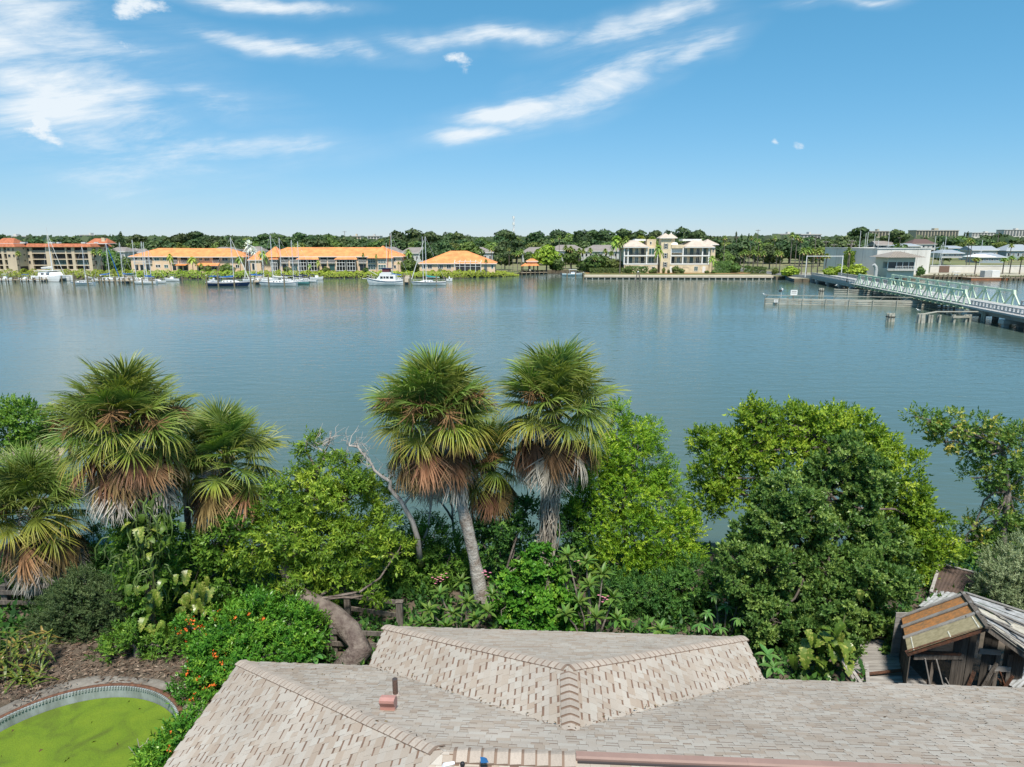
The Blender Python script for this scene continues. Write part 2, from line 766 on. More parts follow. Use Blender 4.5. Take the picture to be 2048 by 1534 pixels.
# far bank: shoreline points (water edge) then a flat land sheet to the horizon
shore_px = [(-400, 566), (-100, 563), (60, 560), (200, 558), (380, 558), (700, 556), (850, 555), (960, 554), (1035, 552), (1046, 547.5),
			(1100, 545.5), (1150, 546), (1168, 553), (1171, 557.6), (1545, 558.6), (1552, 559.5), (1606, 558)]
shore = [onz(x, y, 0) for x, y in shore_px] + [Vector((91, 222, 0)), Vector((106, 222, 0)), Vector((113, 226, 0)), onz(1862, 557, 0), onz(2060, 560, 0), Vector((330, 240, 0))]


def far_land():
	g = mat("far_lawn", (.12, .15, .045), .95, col2=(.20, .18, .10), scale=.035, bump=0)
	bank = mat("far_bank_soil", (.12, .10, .07), .95, var=.4, scale=.5)
	mb = MB()
	top = [Vector((p.x, p.y + .3, FZ)) for p in shore]
	yb = 300
	mb.poly(top + [Vector((330, yb, FZ)), Vector((top[0].x, yb, FZ))], g)
	mb.poly([(top[0].x - 200, yb, FZ), (530, yb, FZ), (9000, 8500, FZ), (-9000, 8500, FZ)], g)
	for i in range(len(shore) - 1):
		a, b = shore[i], shore[i + 1]
		mb.poly([(a.x, a.y, -1), (b.x, b.y, -1), top[i + 1], top[i]], bank)
	o = mb.build("far_land")
	structure(o)


far_land()

# ------------------------------------------------------------------ the house in front, seen from above its ridge
HS, HU1, HU2, HL, HH, HW = .4703, 3.1013, 12.3079, 1.6919, 5.8556, 11.7112
HM = (HU2 - HU1) / 2
UEND = 27.0
HEAVE = 2.6
house = thing("shingled_house", "beige shingled hip roof house along the bottom, seen from above its ridge", "house", (-6.4937, 14.575, GZ), -.0547)

sh_mat = leafmat("roof_shingle", [(.43, .345, .275), (.47, .395, .325), (.495, .43, .365), (.515, .46, .40), (.54, .495, .435)], rough=.9, transl=0.0, spec=.2, gain=.75)


def add_grain(m, scale, amount):
	"""fine mineral granules in the colour"""
	nt = m.node_tree
	p = nt.nodes['Principled BSDF']
	l = p.inputs['Base Color'].links[0]
	src = l.from_socket
	tc = nt.nodes.new('ShaderNodeTexCoord')
	n = nt.nodes.new('ShaderNodeTexNoise')
	n.inputs['Scale'].default_value = scale
	n.inputs['Detail'].default_value = 4
	n.inputs['Roughness'].default_value = .8
	nt.links.new(tc.outputs['Object'], n.inputs['Vector'])
	n2 = nt.nodes.new('ShaderNodeTexNoise')
	n2.inputs['Scale'].default_value = .55
	n2.inputs['Detail'].default_value = 4
	nt.links.new(tc.outputs['Object'], n2.inputs['Vector'])
	ad = nt.nodes.new('ShaderNodeMath')
	ad.operation = 'ADD'
	nt.links.new(n.outputs['Fac'], ad.inputs[0])
	nt.links.new(n2.outputs['Fac'], ad.inputs[1])
	mr = nt.nodes.new('ShaderNodeMapRange')
	mr.inputs['From Min'].default_value = .6
	mr.inputs['From Max'].default_value = 1.4
	mr.inputs['To Min'].default_value = 1 - amount
	mr.inputs['To Max'].default_value = 1 + amount
	nt.links.new(ad.outputs[0], mr.inputs['Value'])
	mx = nt.nodes.new('ShaderNodeMix')
	mx.data_type = 'RGBA'
	mx.blend_type = 'MULTIPLY'
	mx.inputs[0].default_value = 1
	nt.links.new(src, mx.inputs[6])
	nt.links.new(mr.outputs[0], mx.inputs[7])
	nt.links.new(mx.outputs[2], p.inputs['Base Color'])


add_grain(sh_mat, 60, .22)
under = mat("shingle_printed_band", (.19, .12, .085), .95, var=.25, scale=6)  # brown base layer; its exposed strips are the shingles' printed dark band
cap_mat = mat("ridge_cap_shingle", (.37, .315, .265), .92, var=.12, scale=35, objrand=.1)
cap_edge = mat("ridge_cap_edge", (.20, .14, .105), .95)
trim = mat("house_fascia", (.55, .52, .48), .6)
wallm = mat("house_stucco", (.5, .47, .42), .9, var=.1, scale=2)


def house_roof():
	e = HEAVE
	zr = e + HS * HH
	zw = e + HS * HM
	u1, u2, um = HU1, HU2, HU1 + HM
	A, B, C = (0, 0, e), (u1, 0, e), (u2, 0, e)
	E_, F_ = (u1, HL, e), (u2, HL, e)
	G, H = (um, HL - HM, zw), (um, -HM, zw)
	R, R2 = (HH, -HH, zr), (UEND, -HH, zr)
	D = (UEND, 0, e)
	A2, D2 = (0, -HW, e), (UEND, -HW, e)
	mb = MB()
	mb.poly([A, R, H, B], under)
	mb.poly([C, H, R, R2, D], under)
	mb.poly([A2, R, A], under)
	mb.poly([A2, D2, R2, R], under)
	mb.poly([B, H, G, E_], under)
	mb.poly([F_, G, H, C], under)
	mb.poly([E_, G, F_], under)
	# soffit, fascia boards
	lo = -.16
	ring = [A, A2, D2, D, C, F_, E_, B]
	for i in range(len(ring)):
		p, q = Vector(ring[i]), Vector(ring[(i + 1) % len(ring)])
		mb.poly([p + Vector((0, 0, lo)), q + Vector((0, 0, lo)), q, p], trim)
	mb.poly([Vector((p[0], p[1], p[2] + lo)) for p in ring], trim)
	roof = mb.build("roof", house)
	roof['label'] = "beige and tan laminated shingle roof with raised hip caps"
	w = MB()
	i = .55
	w.box(i, UEND - i, -HW + i, -i, -.1, e - .17, wallm)
	w.box(u1 + i, u2 - i, -i, HL - i, -.1, e - .17, wallm)
	w.build("wall", house)

	cs = 1 / math.sqrt(1 + HS * HS)
	EXP = .143
	rows = []
	# plane: (function (c,e)->local xyz, normal, limits(e), emax)
	nrm = {'n': Vector((0, HS, 1)).normalized(), 'w': Vector((-HS, 0, 1)).normalized(), 'e': Vector((HS, 0, 1)).normalized(), 's': Vector((0, -HS, 1)).normalized()}
	planes = [
		('n', lambda c, d: Vector((c, -d, e + HS * d)), lambda d: ([(d, u1 + d), (u2 - d, UEND)] if d < HM else [(d, UEND)]), HH, (0, 24.0)),
		('w', lambda c, d: Vector((d, c, e + HS * d)), lambda d: [(max(-(HW - d), -9.0), -d)], HH, None),
		('w', lambda c, d: Vector((u1 + d, c, e + HS * d)), lambda d: [(-d, HL - d)], HM, None),
		('e', lambda c, d: Vector((u2 - d, c, e + HS * d)), lambda d: [(-d, HL - d)], HM, None),
		('n', lambda c, d: Vector((c, HL - d, e + HS * d)), lambda d: [(u1 + d, u2 - d)], HM, None),
		('s', lambda c, d: Vector((c, -HW + d, e + HS * d)), lambda d: ([(d, UEND)] if d > HH - 1.0 else []), HH, None)]
	rng = random.Random(11)
	items = []
	for key, fn, lim, dmax, _ in planes:
		nn = nrm[key]
		step = EXP * cs
		k = 0
		d = -.012
		while d < dmax - .02:
			d1 = min(d + step, dmax)
			L0, L1 = lim(max(d, 0)), lim(d1)
			for si in range(len(L0)):
				if si >= len(L1):
					L1 = L1 + [L0[si]]
				a0, b0 = L0[si]
				a1, b1 = L1[si]
				if len(L0) == 2 and len(lim(d1)) == 1:
					a1, b1 = a0, b0
				lo_, hi_ = min(a0, a1), max(b0, b1)
				c = lo_ - rng.uniform(0, .2)
				raised = rng.random() < .5
				while c < hi_:
					w_ = rng.choice((.10, .15, .21, .28)) if raised else rng.choice((.12, .17, .24))
					c2 = c + w_
					# clip at both courses' ends
					q0, q1 = max(c, a0), min(c2, b0)
					r0, r1 = max(c, a1), min(c2, b1)
					full = q0 == c and q1 == c2 and r0 == c and r1 == c2
					if q1 - q0 > .004 or r1 - r0 > .004:
						q1, r1 = max(q0, q1), max(r0, r1)
						gap = 0.0 if raised else step * rng.uniform(.24, .36)
						if raised and rng.random() < .12:
							gap = step * .1
						t0 = .011 if raised else .0065
						g = gap / step
						pA, pB = fn(q0 + (r0 - q0) * g, d + gap), fn(q1 + (r1 - q1) * g, d + gap)
						pC, pD = fn(r1, d1 + step * .02), fn(r0, d1 + step * .02)
						if d1 >= dmax:
							pC, pD = fn(r1, d1), fn(r0, d1)
						tint = rng.choice((.12, .35, .5, .62, .75, .9)) + rng.uniform(-.1, .1)
						if not raised:
							tint += .05
						top = [pA + nn * t0, pB + nn * t0, pC + nn * .002, pD + nn * .002]
						items.append((full, top, [pA, pB], tint, nn))
					c = c2 + .003
					raised = not raised if rng.random() < .62 else True
			d = d1
			k += 1
	# nearest to the camera first
	Mw = Matrix.Translation(house.location) @ Matrix.Rotation(-.0547, 4, 'Z')
	cw = Vector((0, 0, CZ))

	def seen(it):
		p = Mw @ it[1][0]
		dv = p - cw
		zc = dv.y * CP - dv.z * SP
		yc = -(dv.y * SP + dv.z * CP)
		X, Y = 1024 + F * dv.x / zc, 767 + F * yc / zc
		ins = 5 < X < 2043 and Y < 1530
		return (0 if (ins and it[0] and zc > 1) else 1, zc)

	items.sort(key=seen)
	flip = {}

	def shingle_quads(it):
		full, top, bot, tint, nn = it
		if (top[1] - top[0]).cross(top[3] - top[0]).dot(nn) < 0:
			top = [top[1], top[0], top[3], top[2]]
			bot = [bot[1], bot[0]]
		return [top, [bot[0], bot[1], top[1], top[0]], [bot[1], top[2], top[2], top[1]], [top[3], bot[0], top[0], top[0]]]

	for it in items[:300]:
		qs = shingle_quads(it)
		o = it[1][0]
		q = np.array([[tuple(p - o) for p in f] for f in qs[:2]])
		me = np_mesh("shingle", q, np.full(2, it[3]), sh_mat)
		link("shingle", me, roof, o)
	rest, tn = [], []
	for it in items[300:]:
		for f in shingle_quads(it)[:2]:
			rest.append([tuple(p) for p in f])
			tn.append(it[3])
	o = link("shingle_courses", np_mesh("shingle_courses", np.array(rest), np.array(tn), sh_mat), roof)
	o['kind'] = 'stuff'

	# ---- hip and ridge caps: bent pieces overlapping like scales
	def cap_mesh(name, half, drop, length, thick, band=.24):
		mb = MB()
		n = 6
		r0, r1, f1 = [], [], []
		for i in range(n + 1):
			t = -1 + 2 * i / n
			y = half * t
			z = -drop * half * (math.sqrt(t * t + .05) - math.sqrt(.05))
			r0.append(Vector((0, y, z + .014)))
			r1.append(Vector((length, y * 1.03, z + .014 + thick)))
			f1.append(Vector((length, y * 1.03, z - .01)))
		for i in range(n):
			a0, b0 = r0[i].lerp(r1[i], band), r0[i + 1].lerp(r1[i + 1], band)
			mb.poly([r0[i], a0, b0, r0[i + 1]], cap_edge)
			mb.poly([a0, r1[i], r1[i + 1], b0], cap_mat)
			mb.poly([r1[i], f1[i], f1[i + 1], r1[i + 1]], cap_edge)
		mb.poly([r0[0], r0[0] - Vector((0, 0, .02)), f1[0], r1[0]], cap_edge)
		mb.poly([r0[n], r1[n], f1[n], r0[n] - Vector((0, 0, .02))], cap_edge)
		return mb.mesh(name, False)

	hipm = cap_mesh("hip_cap", .135, .36, .205, .013, .31)
	ridm = cap_mesh("ridge_cap", .15, .50, .205, .022)

	def run(a, b, me, rev=False):
		"""caps laid from a (low end) to b; the proud edge of each faces the low end"""
		a, b = Vector(a), Vector(b)
		d = (a - b).normalized()
		L = (a - b).length
		s = UP.cross(d).normalized()
		u = d.cross(s).normalized()
		n = int(L / .19)
		for i in range(n):
			p = a - d * (.01 + .19 * (i + 1) + rng.uniform(-.006, .006))
			o = link(me.name.split('.')[0], me, roof)
			R_ = Matrix((d, s, u)).transposed().to_4x4()
			o.matrix_local = Matrix.Translation(p) @ R_ @ Matrix.Rotation(rng.uniform(-.02, .02), 4, 'Z')

	run(A, R, hipm)
	run(E_, G, hipm)
	run(F_, G, hipm)
	run(H, G, ridm)
	vent_u = HH + 1.86
	run((vent_u, -HH, zr), R, ridm)
	# metal ridge vent
	pk = mat("vent_paint", (.27, .175, .145), .55, var=.08, scale=3)
	dk = mat("vent_slot", (.05, .04, .04), .8)
	mb = MB()
	x0, x1 = vent_u + .01, UEND - .3
	prof = [(-.055, -.06), (-.055, -.01), (-.035, .015), (.06, .015), (.09, -.01), (.09, -.06)]
	mb.loft([[Vector((x, -HH + y, zr + z + .03)) for y, z in prof] for x in (x0, x1)], pk, close=False, cap=False)
	mb.poly([Vector((x0, -HH + y, zr + z + .03)) for y, z in prof], dk)
	mb.box(x0 + .02, x1, -HH - .085, -HH - .057, zr - .055, zr - .01, dk)
	rv = mb.build("ridge_vent", house)
	rv['label'] = "dusty pink metal vent capping the near ridge"
	seam = MB()
	for x in np.arange(x0 + 2.4, x1, 2.4):
		seam.loft([[Vector((xx, -HH + y * 1.015, zr + z * 1.02 + .0325)) for y, z in prof] for xx in (x - .03, x + .03)], pk, close=False, cap=False)
	seam.build("joint_strap", rv)

	# plumbing pipe and flue hood on the left slope, located by sight lines onto the slope
	def on_slope(px, py):
		best = None
		iv = Mw.inverted()
		o = iv @ cw
		d = (iv.to_3x3() @ ray(px, py)).normalized()
		# plane z = e - HS*v
		t = (e - HS * o.y - o.z) / (d.z + HS * d.y)
		return o + d * t

	p = on_slope(791, 1391)
	rust = mat("vent_pipe_iron", (.12, .075, .06), .6, var=.5, scale=30)
	mb = MB()
	mb.tube([p - UP * .05, p + UP * .36], .052, 12, rust)
	mb.tube([p + UP * .36, p + UP * .365], [.052, .04], 12, dk)
	vp = mb.build("vent_pipe", house, smooth=False)
	vp['label'] = "rusty brown plumbing vent pipe on the roof"
	fl = MB()
	fl.tube([p - UP * .03, p + UP * .05], [.12, .07], 12, mat("lead_flashing", (.35, .30, .27), .7))
	fl.build("flashing", vp)
	p = on_slope(776, 1420)
	mb = MB()
	hood = mat("flue_hood_paint", (.45, .235, .20), .5, var=.1, scale=5)
	prof = [(-.17, 0), (-.17, .12), (-.12, .21), (0, .25), (.10, .25), (.10, .2), (.04, .10), (.04, -.06)]
	for sx in (-.13, .13):
		pts = [p + Vector((sx, -y, z)) for y, z in prof]
		mb.poly(pts if sx > 0 else pts[::-1], hood)
	mb.loft([[p + Vector((sx, -y, z)) for y, z in prof] for sx in (-.13, .13)], hood, close=True, cap=False)
	hv = mb.build("exhaust_hood", house)
	hv['label'] = "small pinkish sheet metal exhaust hood on the roof"


house_roof()

# bits lying on the roof
def on_roof_world(px, py, z):
	return onz(px, py, z)


p = onz(969, 1523, GZ + HEAVE + HS * HH + .06)
mb = MB()
blue = mat("blue_plastic", (.02, .11, .28), .4)
mb.faces([(-.05, -.03, 0), (.06, -.02, .0), (.03, .04, .02), (-.06, .03, .05), (0, 0, .07)], [(0, 1, 4), (1, 2, 4), (2, 3, 4), (3, 0, 4), (3, 2, 1, 0)], blue)
tag(mb.build("plastic_scrap", loc=p), "crumpled blue plastic scrap lying on the near ridge caps", "debris")
p = onz(896, 1531, GZ + HEAVE + HS * HH + .05)
mb = MB()
mb.loft([[(-.07 + .015 * math.sin(a), .03 * math.cos(a), .03 * math.sin(a) + .02) for a in np.linspace(0, 6.28, 9)[:-1]], [(.09, .022 * math.cos(a), .022 * math.sin(a) + .02) for a in np.linspace(0, 6.28, 9)[:-1]]], mat("white_plastic", (.75, .76, .78), .4))
tag(mb.build("plastic_tube", loc=p, rz=.3), "white plastic tube at the bottom edge on the near ridge", "debris")
p = onz(925, 1531, GZ + HEAVE + HS * HH + .03)
mb = MB()
mb.tube([(0, 0, -.01), (0, 0, .02), (0, 0, .045), (0, 0, .055)], [.03, .036, .028, .008], 10, mat("black_rubber", (.01, .01, .012), .5))
tag(mb.build("rubber_knob", loc=p), "small round black knob on the near ridge caps", "debris")
for i, (px, py, lab) in enumerate([(1284, 1420, "small dry twig lying in the right roof valley"), (1250, 1436, "tiny brown leaf litter twig lower in the right roof valley")]):
	p = onz(px, py, GZ + HEAVE + .5 + .8 * (py - 1390) / 60)
	rng0 = np.random.default_rng(i)
	mb = MB()
	mb.tube([(-.12, 0, .03), (0, .02, .05), (.13, -.02, .03)], [.008, .01, .005], 5, mat("dry_twig", (.10, .06, .035), .9))
	mb.tube([(0, .02, .05), (.05, .09, .05)], [.006, .003], 5, MATS["dry_twig"])
	tag(mb.build("twig", loc=p, rz=i * 1.2 - .3), lab, "twig")

def roof_litter():
	"""dry leaves and bits caught in the valleys and scattered over the slopes"""
	rng = np.random.default_rng(15)
	P = []
	for i in range(420):
		t = rng.uniform()
		if i < 300:                                   # along both valleys
			d = HM * t
			u = HU1 + d if i % 2 else HU2 - d
			u += rng.normal() * .10
			P.append((u, -d + rng.normal() * .08, HEAVE + HS * d))
		else:
			d = HH * rng.uniform(.02, .95)
			u = rng.uniform(HU2, 24) if i % 3 else rng.uniform(d, max(d + .1, HU1))
			P.append((u, -d, HEAVE + HS * d))
	P = np.array(P) + np.array([0, 0, .03])
	T = np.array([leafquad((0, 0, 0), (0, 0, 1), (1, 0, 0), .05, .022, .3)])
	d = rng.normal(size=P.shape) * np.array([1, 1, .2])
	Q = scatter(T, P, d, rng.uniform(.5, 1.5, len(P)), rng)
	m = leafmat("roof_litter_leaf", [(.05, .035, .025), (.12, .085, .05), (.20, .16, .09)], rough=.9, transl=0, gain=1.0)
	o = link("leaf_litter", np_mesh("leaf_litter", Q, rng.uniform(size=len(Q)), m), house)
	o['kind'] = 'stuff'


roof_litter()

# ------------------------------------------------------------------ round pool full of algae
PC = Vector((-11.13, 14.37, 0))


def pool():
	root = thing("round_pool", "round swimming pool covered in bright green algae, with rough concrete rim", "pool", (PC.x, PC.y, GZ))
	con = mat("rough_concrete", (.235, .22, .195), .95, col2=(.11, .095, .08), scale=2.2, bump=.8, bscale=12)
	liner = mat("pool_liner", (.34, .38, .39), .5, col2=(.20, .23, .22), scale=3.5, stretch=(1, 1, .3))
	rust = mat("pool_rail_rust", (.13, .06, .035), .85, var=.4, scale=12)
	mb = MB()
	n = 96
	R = 2.73
	rings = []
	rng = random.Random(3)
	for i in range(n):
		a = 2 * math.pi * i / n
		w = .62 + .16 * math.sin(a * 3 + 1) + .10 * math.sin(a * 7) + rng.uniform(-.03, .03)
		h = .06 + .03 * math.sin(a * 5) + rng.uniform(-.012, .012)
		c = Vector((math.cos(a), math.sin(a), 0))
		rings.append([c * (R + .16) + UP * (.02), c * (R + .17) + UP * h, c * (R + .16 + w * .6) + UP * (h + .01), c * (R + .16 + w) + UP * (-.08)])
	rings.append(rings[0])
	mb.loft(rings, con, close=False, cap=False)
	cp = mb.build("concrete_rim", root, smooth=True)
	mb = MB()
	mb.loft([[Vector((math.cos(a) * r, math.sin(a) * r, z)) for r, z in ((R + .03, .09), (R + .0, .0), (R, -.05), (R - .02, -1.1))] for a in np.linspace(0, 2 * math.pi, n + 1)], liner, close=False, cap=False)
	mb.build("liner_wall", root, smooth=True)
	# stitched scalloped upper edge of the liner: small tabs
	tabs = MB()
	for i in range(220):
		a0, a1 = 2 * math.pi * i / 220, 2 * math.pi * (i + .55) / 220
		tabs.hexa([Vector((math.cos(a) * r, math.sin(a) * r, z)) for z in (.02, .098) for a, r in ((a0, R - .03), (a1, R - .03), (a1, R + .02), (a0, R + .02))], liner)
	t = tabs.build("liner_beading", root)
	t['kind'] = 'stuff'
	mb = MB()
	mb.loft([[Vector((math.cos(a) * r, math.sin(a) * r, z)) for r, z in ((R + .03, .10), (R + .09, .125), (R + .15, .10), (R + .15, .03))] for a in np.linspace(0, 2 * math.pi, n + 1)], rust, close=False, cap=False)
	mb.build("rusty_rail", root, smooth=True)
	# duckweed and algae
	m = bpy.data.materials.new("algae")
	m.use_nodes = True
	nt = m.node_tree
	p = nt.nodes['Principled BSDF']
	p.inputs['Roughness'].default_value = .75
	tc = nt.nodes.new('ShaderNodeTexCoord')
	n1 = nt.nodes.new('ShaderNodeTexNoise')
	n1.inputs['Scale'].default_value = 1.1
	n1.inputs['Detail'].default_value = 8
	n1.inputs['Distortion'].default_value = 1.0
	nt.links.new(tc.outputs['Object'], n1.inputs['Vector'])
	n2 = nt.nodes.new('ShaderNodeTexNoise')
	n2.inputs['Scale'].default_value = 45
	n2.inputs['Detail'].default_value = 3
	nt.links.new(tc.outputs['Object'], n2.inputs['Vector'])
	cr = nt.nodes.new('ShaderNodeValToRGB')
	e = cr.color_ramp.elements
	e[0].position, e[0].color = .26, (.07, .10, .006, 1)
	e[1].position, e[1].color = .47, (.105, .175, .004, 1)
	x = e.new(.7)
	x.color = (.14, .21, .006, 1)
	nt.links.new(n1.outputs['Fac'], cr.inputs[0])
	mx = nt.nodes.new('ShaderNodeMix')
	mx.data_type = 'RGBA'
	mx.blend_type = 'MULTIPLY'
	mx.inputs[0].default_value = .55
	mr = nt.nodes.new('ShaderNodeMapRange')
	mr.inputs['From Min'].default_value = .3
	mr.inputs['From Max'].default_value = .6
	mr.inputs['To Min'].default_value = .45
	mr.inputs['To Max'].default_value = 1.15
	nt.links.new(n2.outputs['Fac'], mr.inputs['Value'])
	nt.links.new(cr.outputs[0], mx.inputs[6])
	nt.links.new(mr.outputs[0], mx.inputs[7])
	nt.links.new(mx.outputs[2], p.inputs['Base Color'])
	b = nt.nodes.new('ShaderNodeBump')
	b.inputs['Strength'].default_value = .5
	b.inputs['Distance'].default_value = .02
	nt.links.new(n2.outputs['Fac'], b.inputs['Height'])
	nt.links.new(b.outputs[0], p.inputs['Normal'])
	mb = MB()
	mb.poly([(math.cos(a) * (R - .02), math.sin(a) * (R - .02), -.24) for a in np.linspace(0, 2 * math.pi, 65)[:-1]], m)
	s = mb.build("algae_surface", root)
	s['label'] = "solid mat of lime green algae on the pool water"
	fl = MB()
	rng = random.Random(8)
	lf = mat("dead_leaf", (.12, .085, .03), .8)
	for i in range(26):
		a, r = rng.uniform(0, 6.28), R * math.sqrt(rng.uniform(0, .9))
		c = Vector((math.cos(a) * r, math.sin(a) * r, -.232))
		d = Vector((math.cos(a * 3), math.sin(a * 3), 0)) * rng.uniform(.03, .07)
		s_ = Vector((-d.y, d.x, .1)) * .4
		fl.poly([c - d, c - s_, c + d, c + s_], lf)
	o = fl.build("floating_leaves", root)
	o['kind'] = 'stuff'


pool()


# mulch litter between the pool and the bushes
def mulch():
	rng = np.random.default_rng(21)
	n = 9000
	x = rng.uniform(-16, -7.3, n)
	y = rng.uniform(16.2, 21.5, n)
	dist = np.sqrt((x - PC.x) ** 2 + (y - PC.y) ** 2)
	keep = (dist > 3.4) | ((dist > 2.9) & (rng.uniform(size=n) < .45 + .45 * np.sin(np.arctan2(y - PC.y, x - PC.x) * 9)))
	x, y = x[keep], y[keep]
	n = len(x)
	pos = np.stack([x, y, GZ + .02 + rng.uniform(0, .05, n) + np.where(np.sqrt((x - PC.x) ** 2 + (y - PC.y) ** 2) < 3.45, .075, 0)], 1)
	T = np.array([leafquad((0, 0, 0), (0, 0, 1), (1, 0, 0), .12, .028, .3)])
	d = rng.normal(size=(n, 3)) * np.array([1, 1, .16])
	Q = scatter(T, pos, d, rng.uniform(.5, 1.7, n), rng)
	m = leafmat("mulch_litter", [(.06, .04, .028), (.13, .085, .06), (.22, .155, .11), (.34, .27, .21)], rough=.9, transl=0, gain=1.0)
	o = link("mulch_litter", np_mesh("mulch_litter", Q, rng.uniform(size=n) ** 1.4, m))
	tag(o, "brown mulch and dry leaf litter around the algae pool", "mulch", kind='stuff')


mulch()

# ================================================================== NEAR VEGETATION
pg = leafmat("palm_green", [(.042, .075, .017), (.075, .118, .023), (.125, .165, .038), (.22, .215, .085)], rough=.42, transl=.3, objrand=.3, gain=1.85)
py_ = leafmat("palm_yellowing", [(.055, .085, .014), (.095, .125, .020), (.16, .165, .03), (.24, .155, .065)], rough=.5, transl=.28, objrand=.22)
pb = leafmat("palm_brown", [(.12, .075, .03), (.21, .13, .055), (.29, .195, .09), (.36, .27, .16)], rough=.8, transl=.15, objrand=.3, gain=1.2)
pw = leafmat("palm_grey", [(.17, .15, .12), (.27, .245, .20), (.37, .345, .30), (.46, .44, .40)], rough=.85, transl=.1, objrand=.2, gain=1.15)
bark = mat("palm_bark", (.17, .135, .105), .95, col2=(.085, .065, .05), scale=7, bump=1.0, bscale=14, stretch=(1, 1, 3))
bark_lichen = mat("lichen_bark", (.42, .415, .39), .95, col2=(.17, .135, .11), scale=2.6, bump=.9, bscale=16)
greybark = mat("grey_bark", (.23, .20, .175), .95, col2=(.11, .09, .075), scale=4, bump=.8, bscale=12)
redbark = mat("gumbo_bark", (.20, .165, .14), .85, col2=(.075, .052, .045), scale=3.2, bump=1.0, bscale=13)
deadwood = mat("dead_wood", (.46, .43, .40), .95, col2=(.27, .24, .22), scale=5, bump=.6, stretch=(1, 1, .4))


def frond(seed, Lp, R, nseg, span, droop, fold, W, curl=0.0, jit=.05):
	r = np.random.default_rng(seed)
	Q, T = [], []
	# petiole
	pp = [np.array([Lp * t, 0, .06 * math.sin(math.pi * t * .8)]) for t in (0, .5, 1.0)]
	pp.append(np.array([Lp + R * .35, 0, -droop * R * .10]))
	for i in range(3):
		for ax in ((0, .028, 0), (0, 0, .02)):
			ax = np.array(ax) * (1 - .25 * i)
			Q.append([pp[i] - ax, pp[i + 1] - ax * .8, pp[i + 1] + ax * .8, pp[i] + ax])
			T.append([.35] * 4)
	ts = (0, .3, .62, .84, 1.0)
	ws = (.35, 1.0, .75, .42, .06)
	for side in (-1, 1):
		for i in range(nseg):
			s = (i + .5) / nseg
			ang = side * span * (1 - s) ** .9 + r.normal() * jit
			c0 = np.array([Lp + s * R * .33, 0, -droop * R * .12 * s * s])
			ln = R * (.66 + .36 * math.sin(math.pi * (.2 + .55 * s))) * r.uniform(.86, 1.08) - R * .18 * s
			dx, dy = math.cos(ang), math.sin(ang)
			dr = droop * r.uniform(.6, 1.5)
			pts = []
			kink = r.uniform(-.12, .12)
			for t in ts:
				z = fold * abs(dy) * ln * t - dr * ln * t ** 2.4
				a2 = ang + kink * t * t + curl * side * t
				pts.append(c0 + np.array([math.cos(a2) * ln * t * (1 - .10 * dr * t), math.sin(a2) * ln * t * (1 - .10 * dr * t), z]))
			pv = np.array([-dy, dx, .55 * (1 if i % 2 else -1)])
			for k in range(4):
				Q.append([pts[k] - pv * W * ws[k], pts[k + 1] - pv * W * ws[k + 1], pts[k + 1] + pv * W * ws[k + 1], pts[k] + pv * W * ws[k]])
				j = r.normal() * .05
				T.append([ts[k] ** 1.5 * .8 + .08 + j, ts[k + 1] ** 1.5 * .8 + .08 + j, ts[k + 1] ** 1.5 * .8 + .08 + j, ts[k] ** 1.5 * .8 + .08 + j])
	return np.array(Q), np.array(T)


def frond_meshes(name, m, n, **kw):
	out = []
	for i in range(n):
		Q, T = frond(100 + i * 7 + hash(name) % 1, **kw)
		Q = Q * np.array([1, 1, 1])
		out.append(np_mesh(name, Q, T, m))
	return out


FR = {
	'g': [np_mesh("frond", *frond(11 + i, .95, 1.12, 30, 2.45, .20 + .1 * i, .25, .0165), pg) for i in range(4)],
	'y': [np_mesh("frond", *frond(31 + i, .9, 1.12, 30, 2.3, .38 + .12 * i, .08, .0175, jit=.08), py_) for i in range(4)],
	'b': [np_mesh("dead_frond", *frond(51 + i, .95, 1.15, 26, 1.25 + .2 * i, .45, -.2, .024, curl=-.3, jit=.12), pb) for i in range(3)],
	'w': [np_mesh("dead_frond", *frond(71 + i, .9, 1.15, 26, .85 + .15 * i, .3, -.2, .022, curl=-.3, jit=.15), pw) for i in range(3)],
}


def fruit_stalk_mesh(seed, m):
	r = np.random.default_rng(seed)
	Q, T = [], []
	for i in range(150):
		t = r.uniform(.25, 1)
		b = np.array([1.35 * t, 0, .35 * math.sin(t * 2.4) - .25 * t])
		d = unit(np.array([r.normal() * .7 + .5, r.normal() * .9, r.normal() * .7 - .35]))
		s = unit(np.cross(d, r.normal(size=3))) * .0095
		L = r.uniform(.18, .5) * (1.25 - .5 * t)
		e = b + d * L + np.array([0, 0, -.08])
		Q.append([b - s, e - s * .6, e + s * .6, b + s])
		T.append(r.uniform(.1, .8))
	b = [np.array([1.35 * t, 0, .35 * math.sin(t * 2.4) - .25 * t]) for t in (0, .35, .7, 1)]
	for i in range(3):
		ax = np.array([0, .014, .004])
		Q.append([b[i] - ax, b[i + 1] - ax, b[i + 1] + ax, b[i] + ax])
		T.append(.3)
	return np_mesh("fruit_stalk", np.array(Q), np.array(T), m)


fsm = leafmat("palm_fruit_stalk", [(.09, .05, .02), (.17, .095, .04), (.25, .15, .07)], rough=.85, transl=0, gain=1.2)
fsg = leafmat("palm_grey_stalk", [(.22, .19, .17), (.34, .31, .29), (.42, .39, .37)], rough=.85, transl=0, gain=1.2)
FS = {'b': [fruit_stalk_mesh(i, fsm) for i in range(2)], 'w': [fruit_stalk_mesh(9, fsg)]}


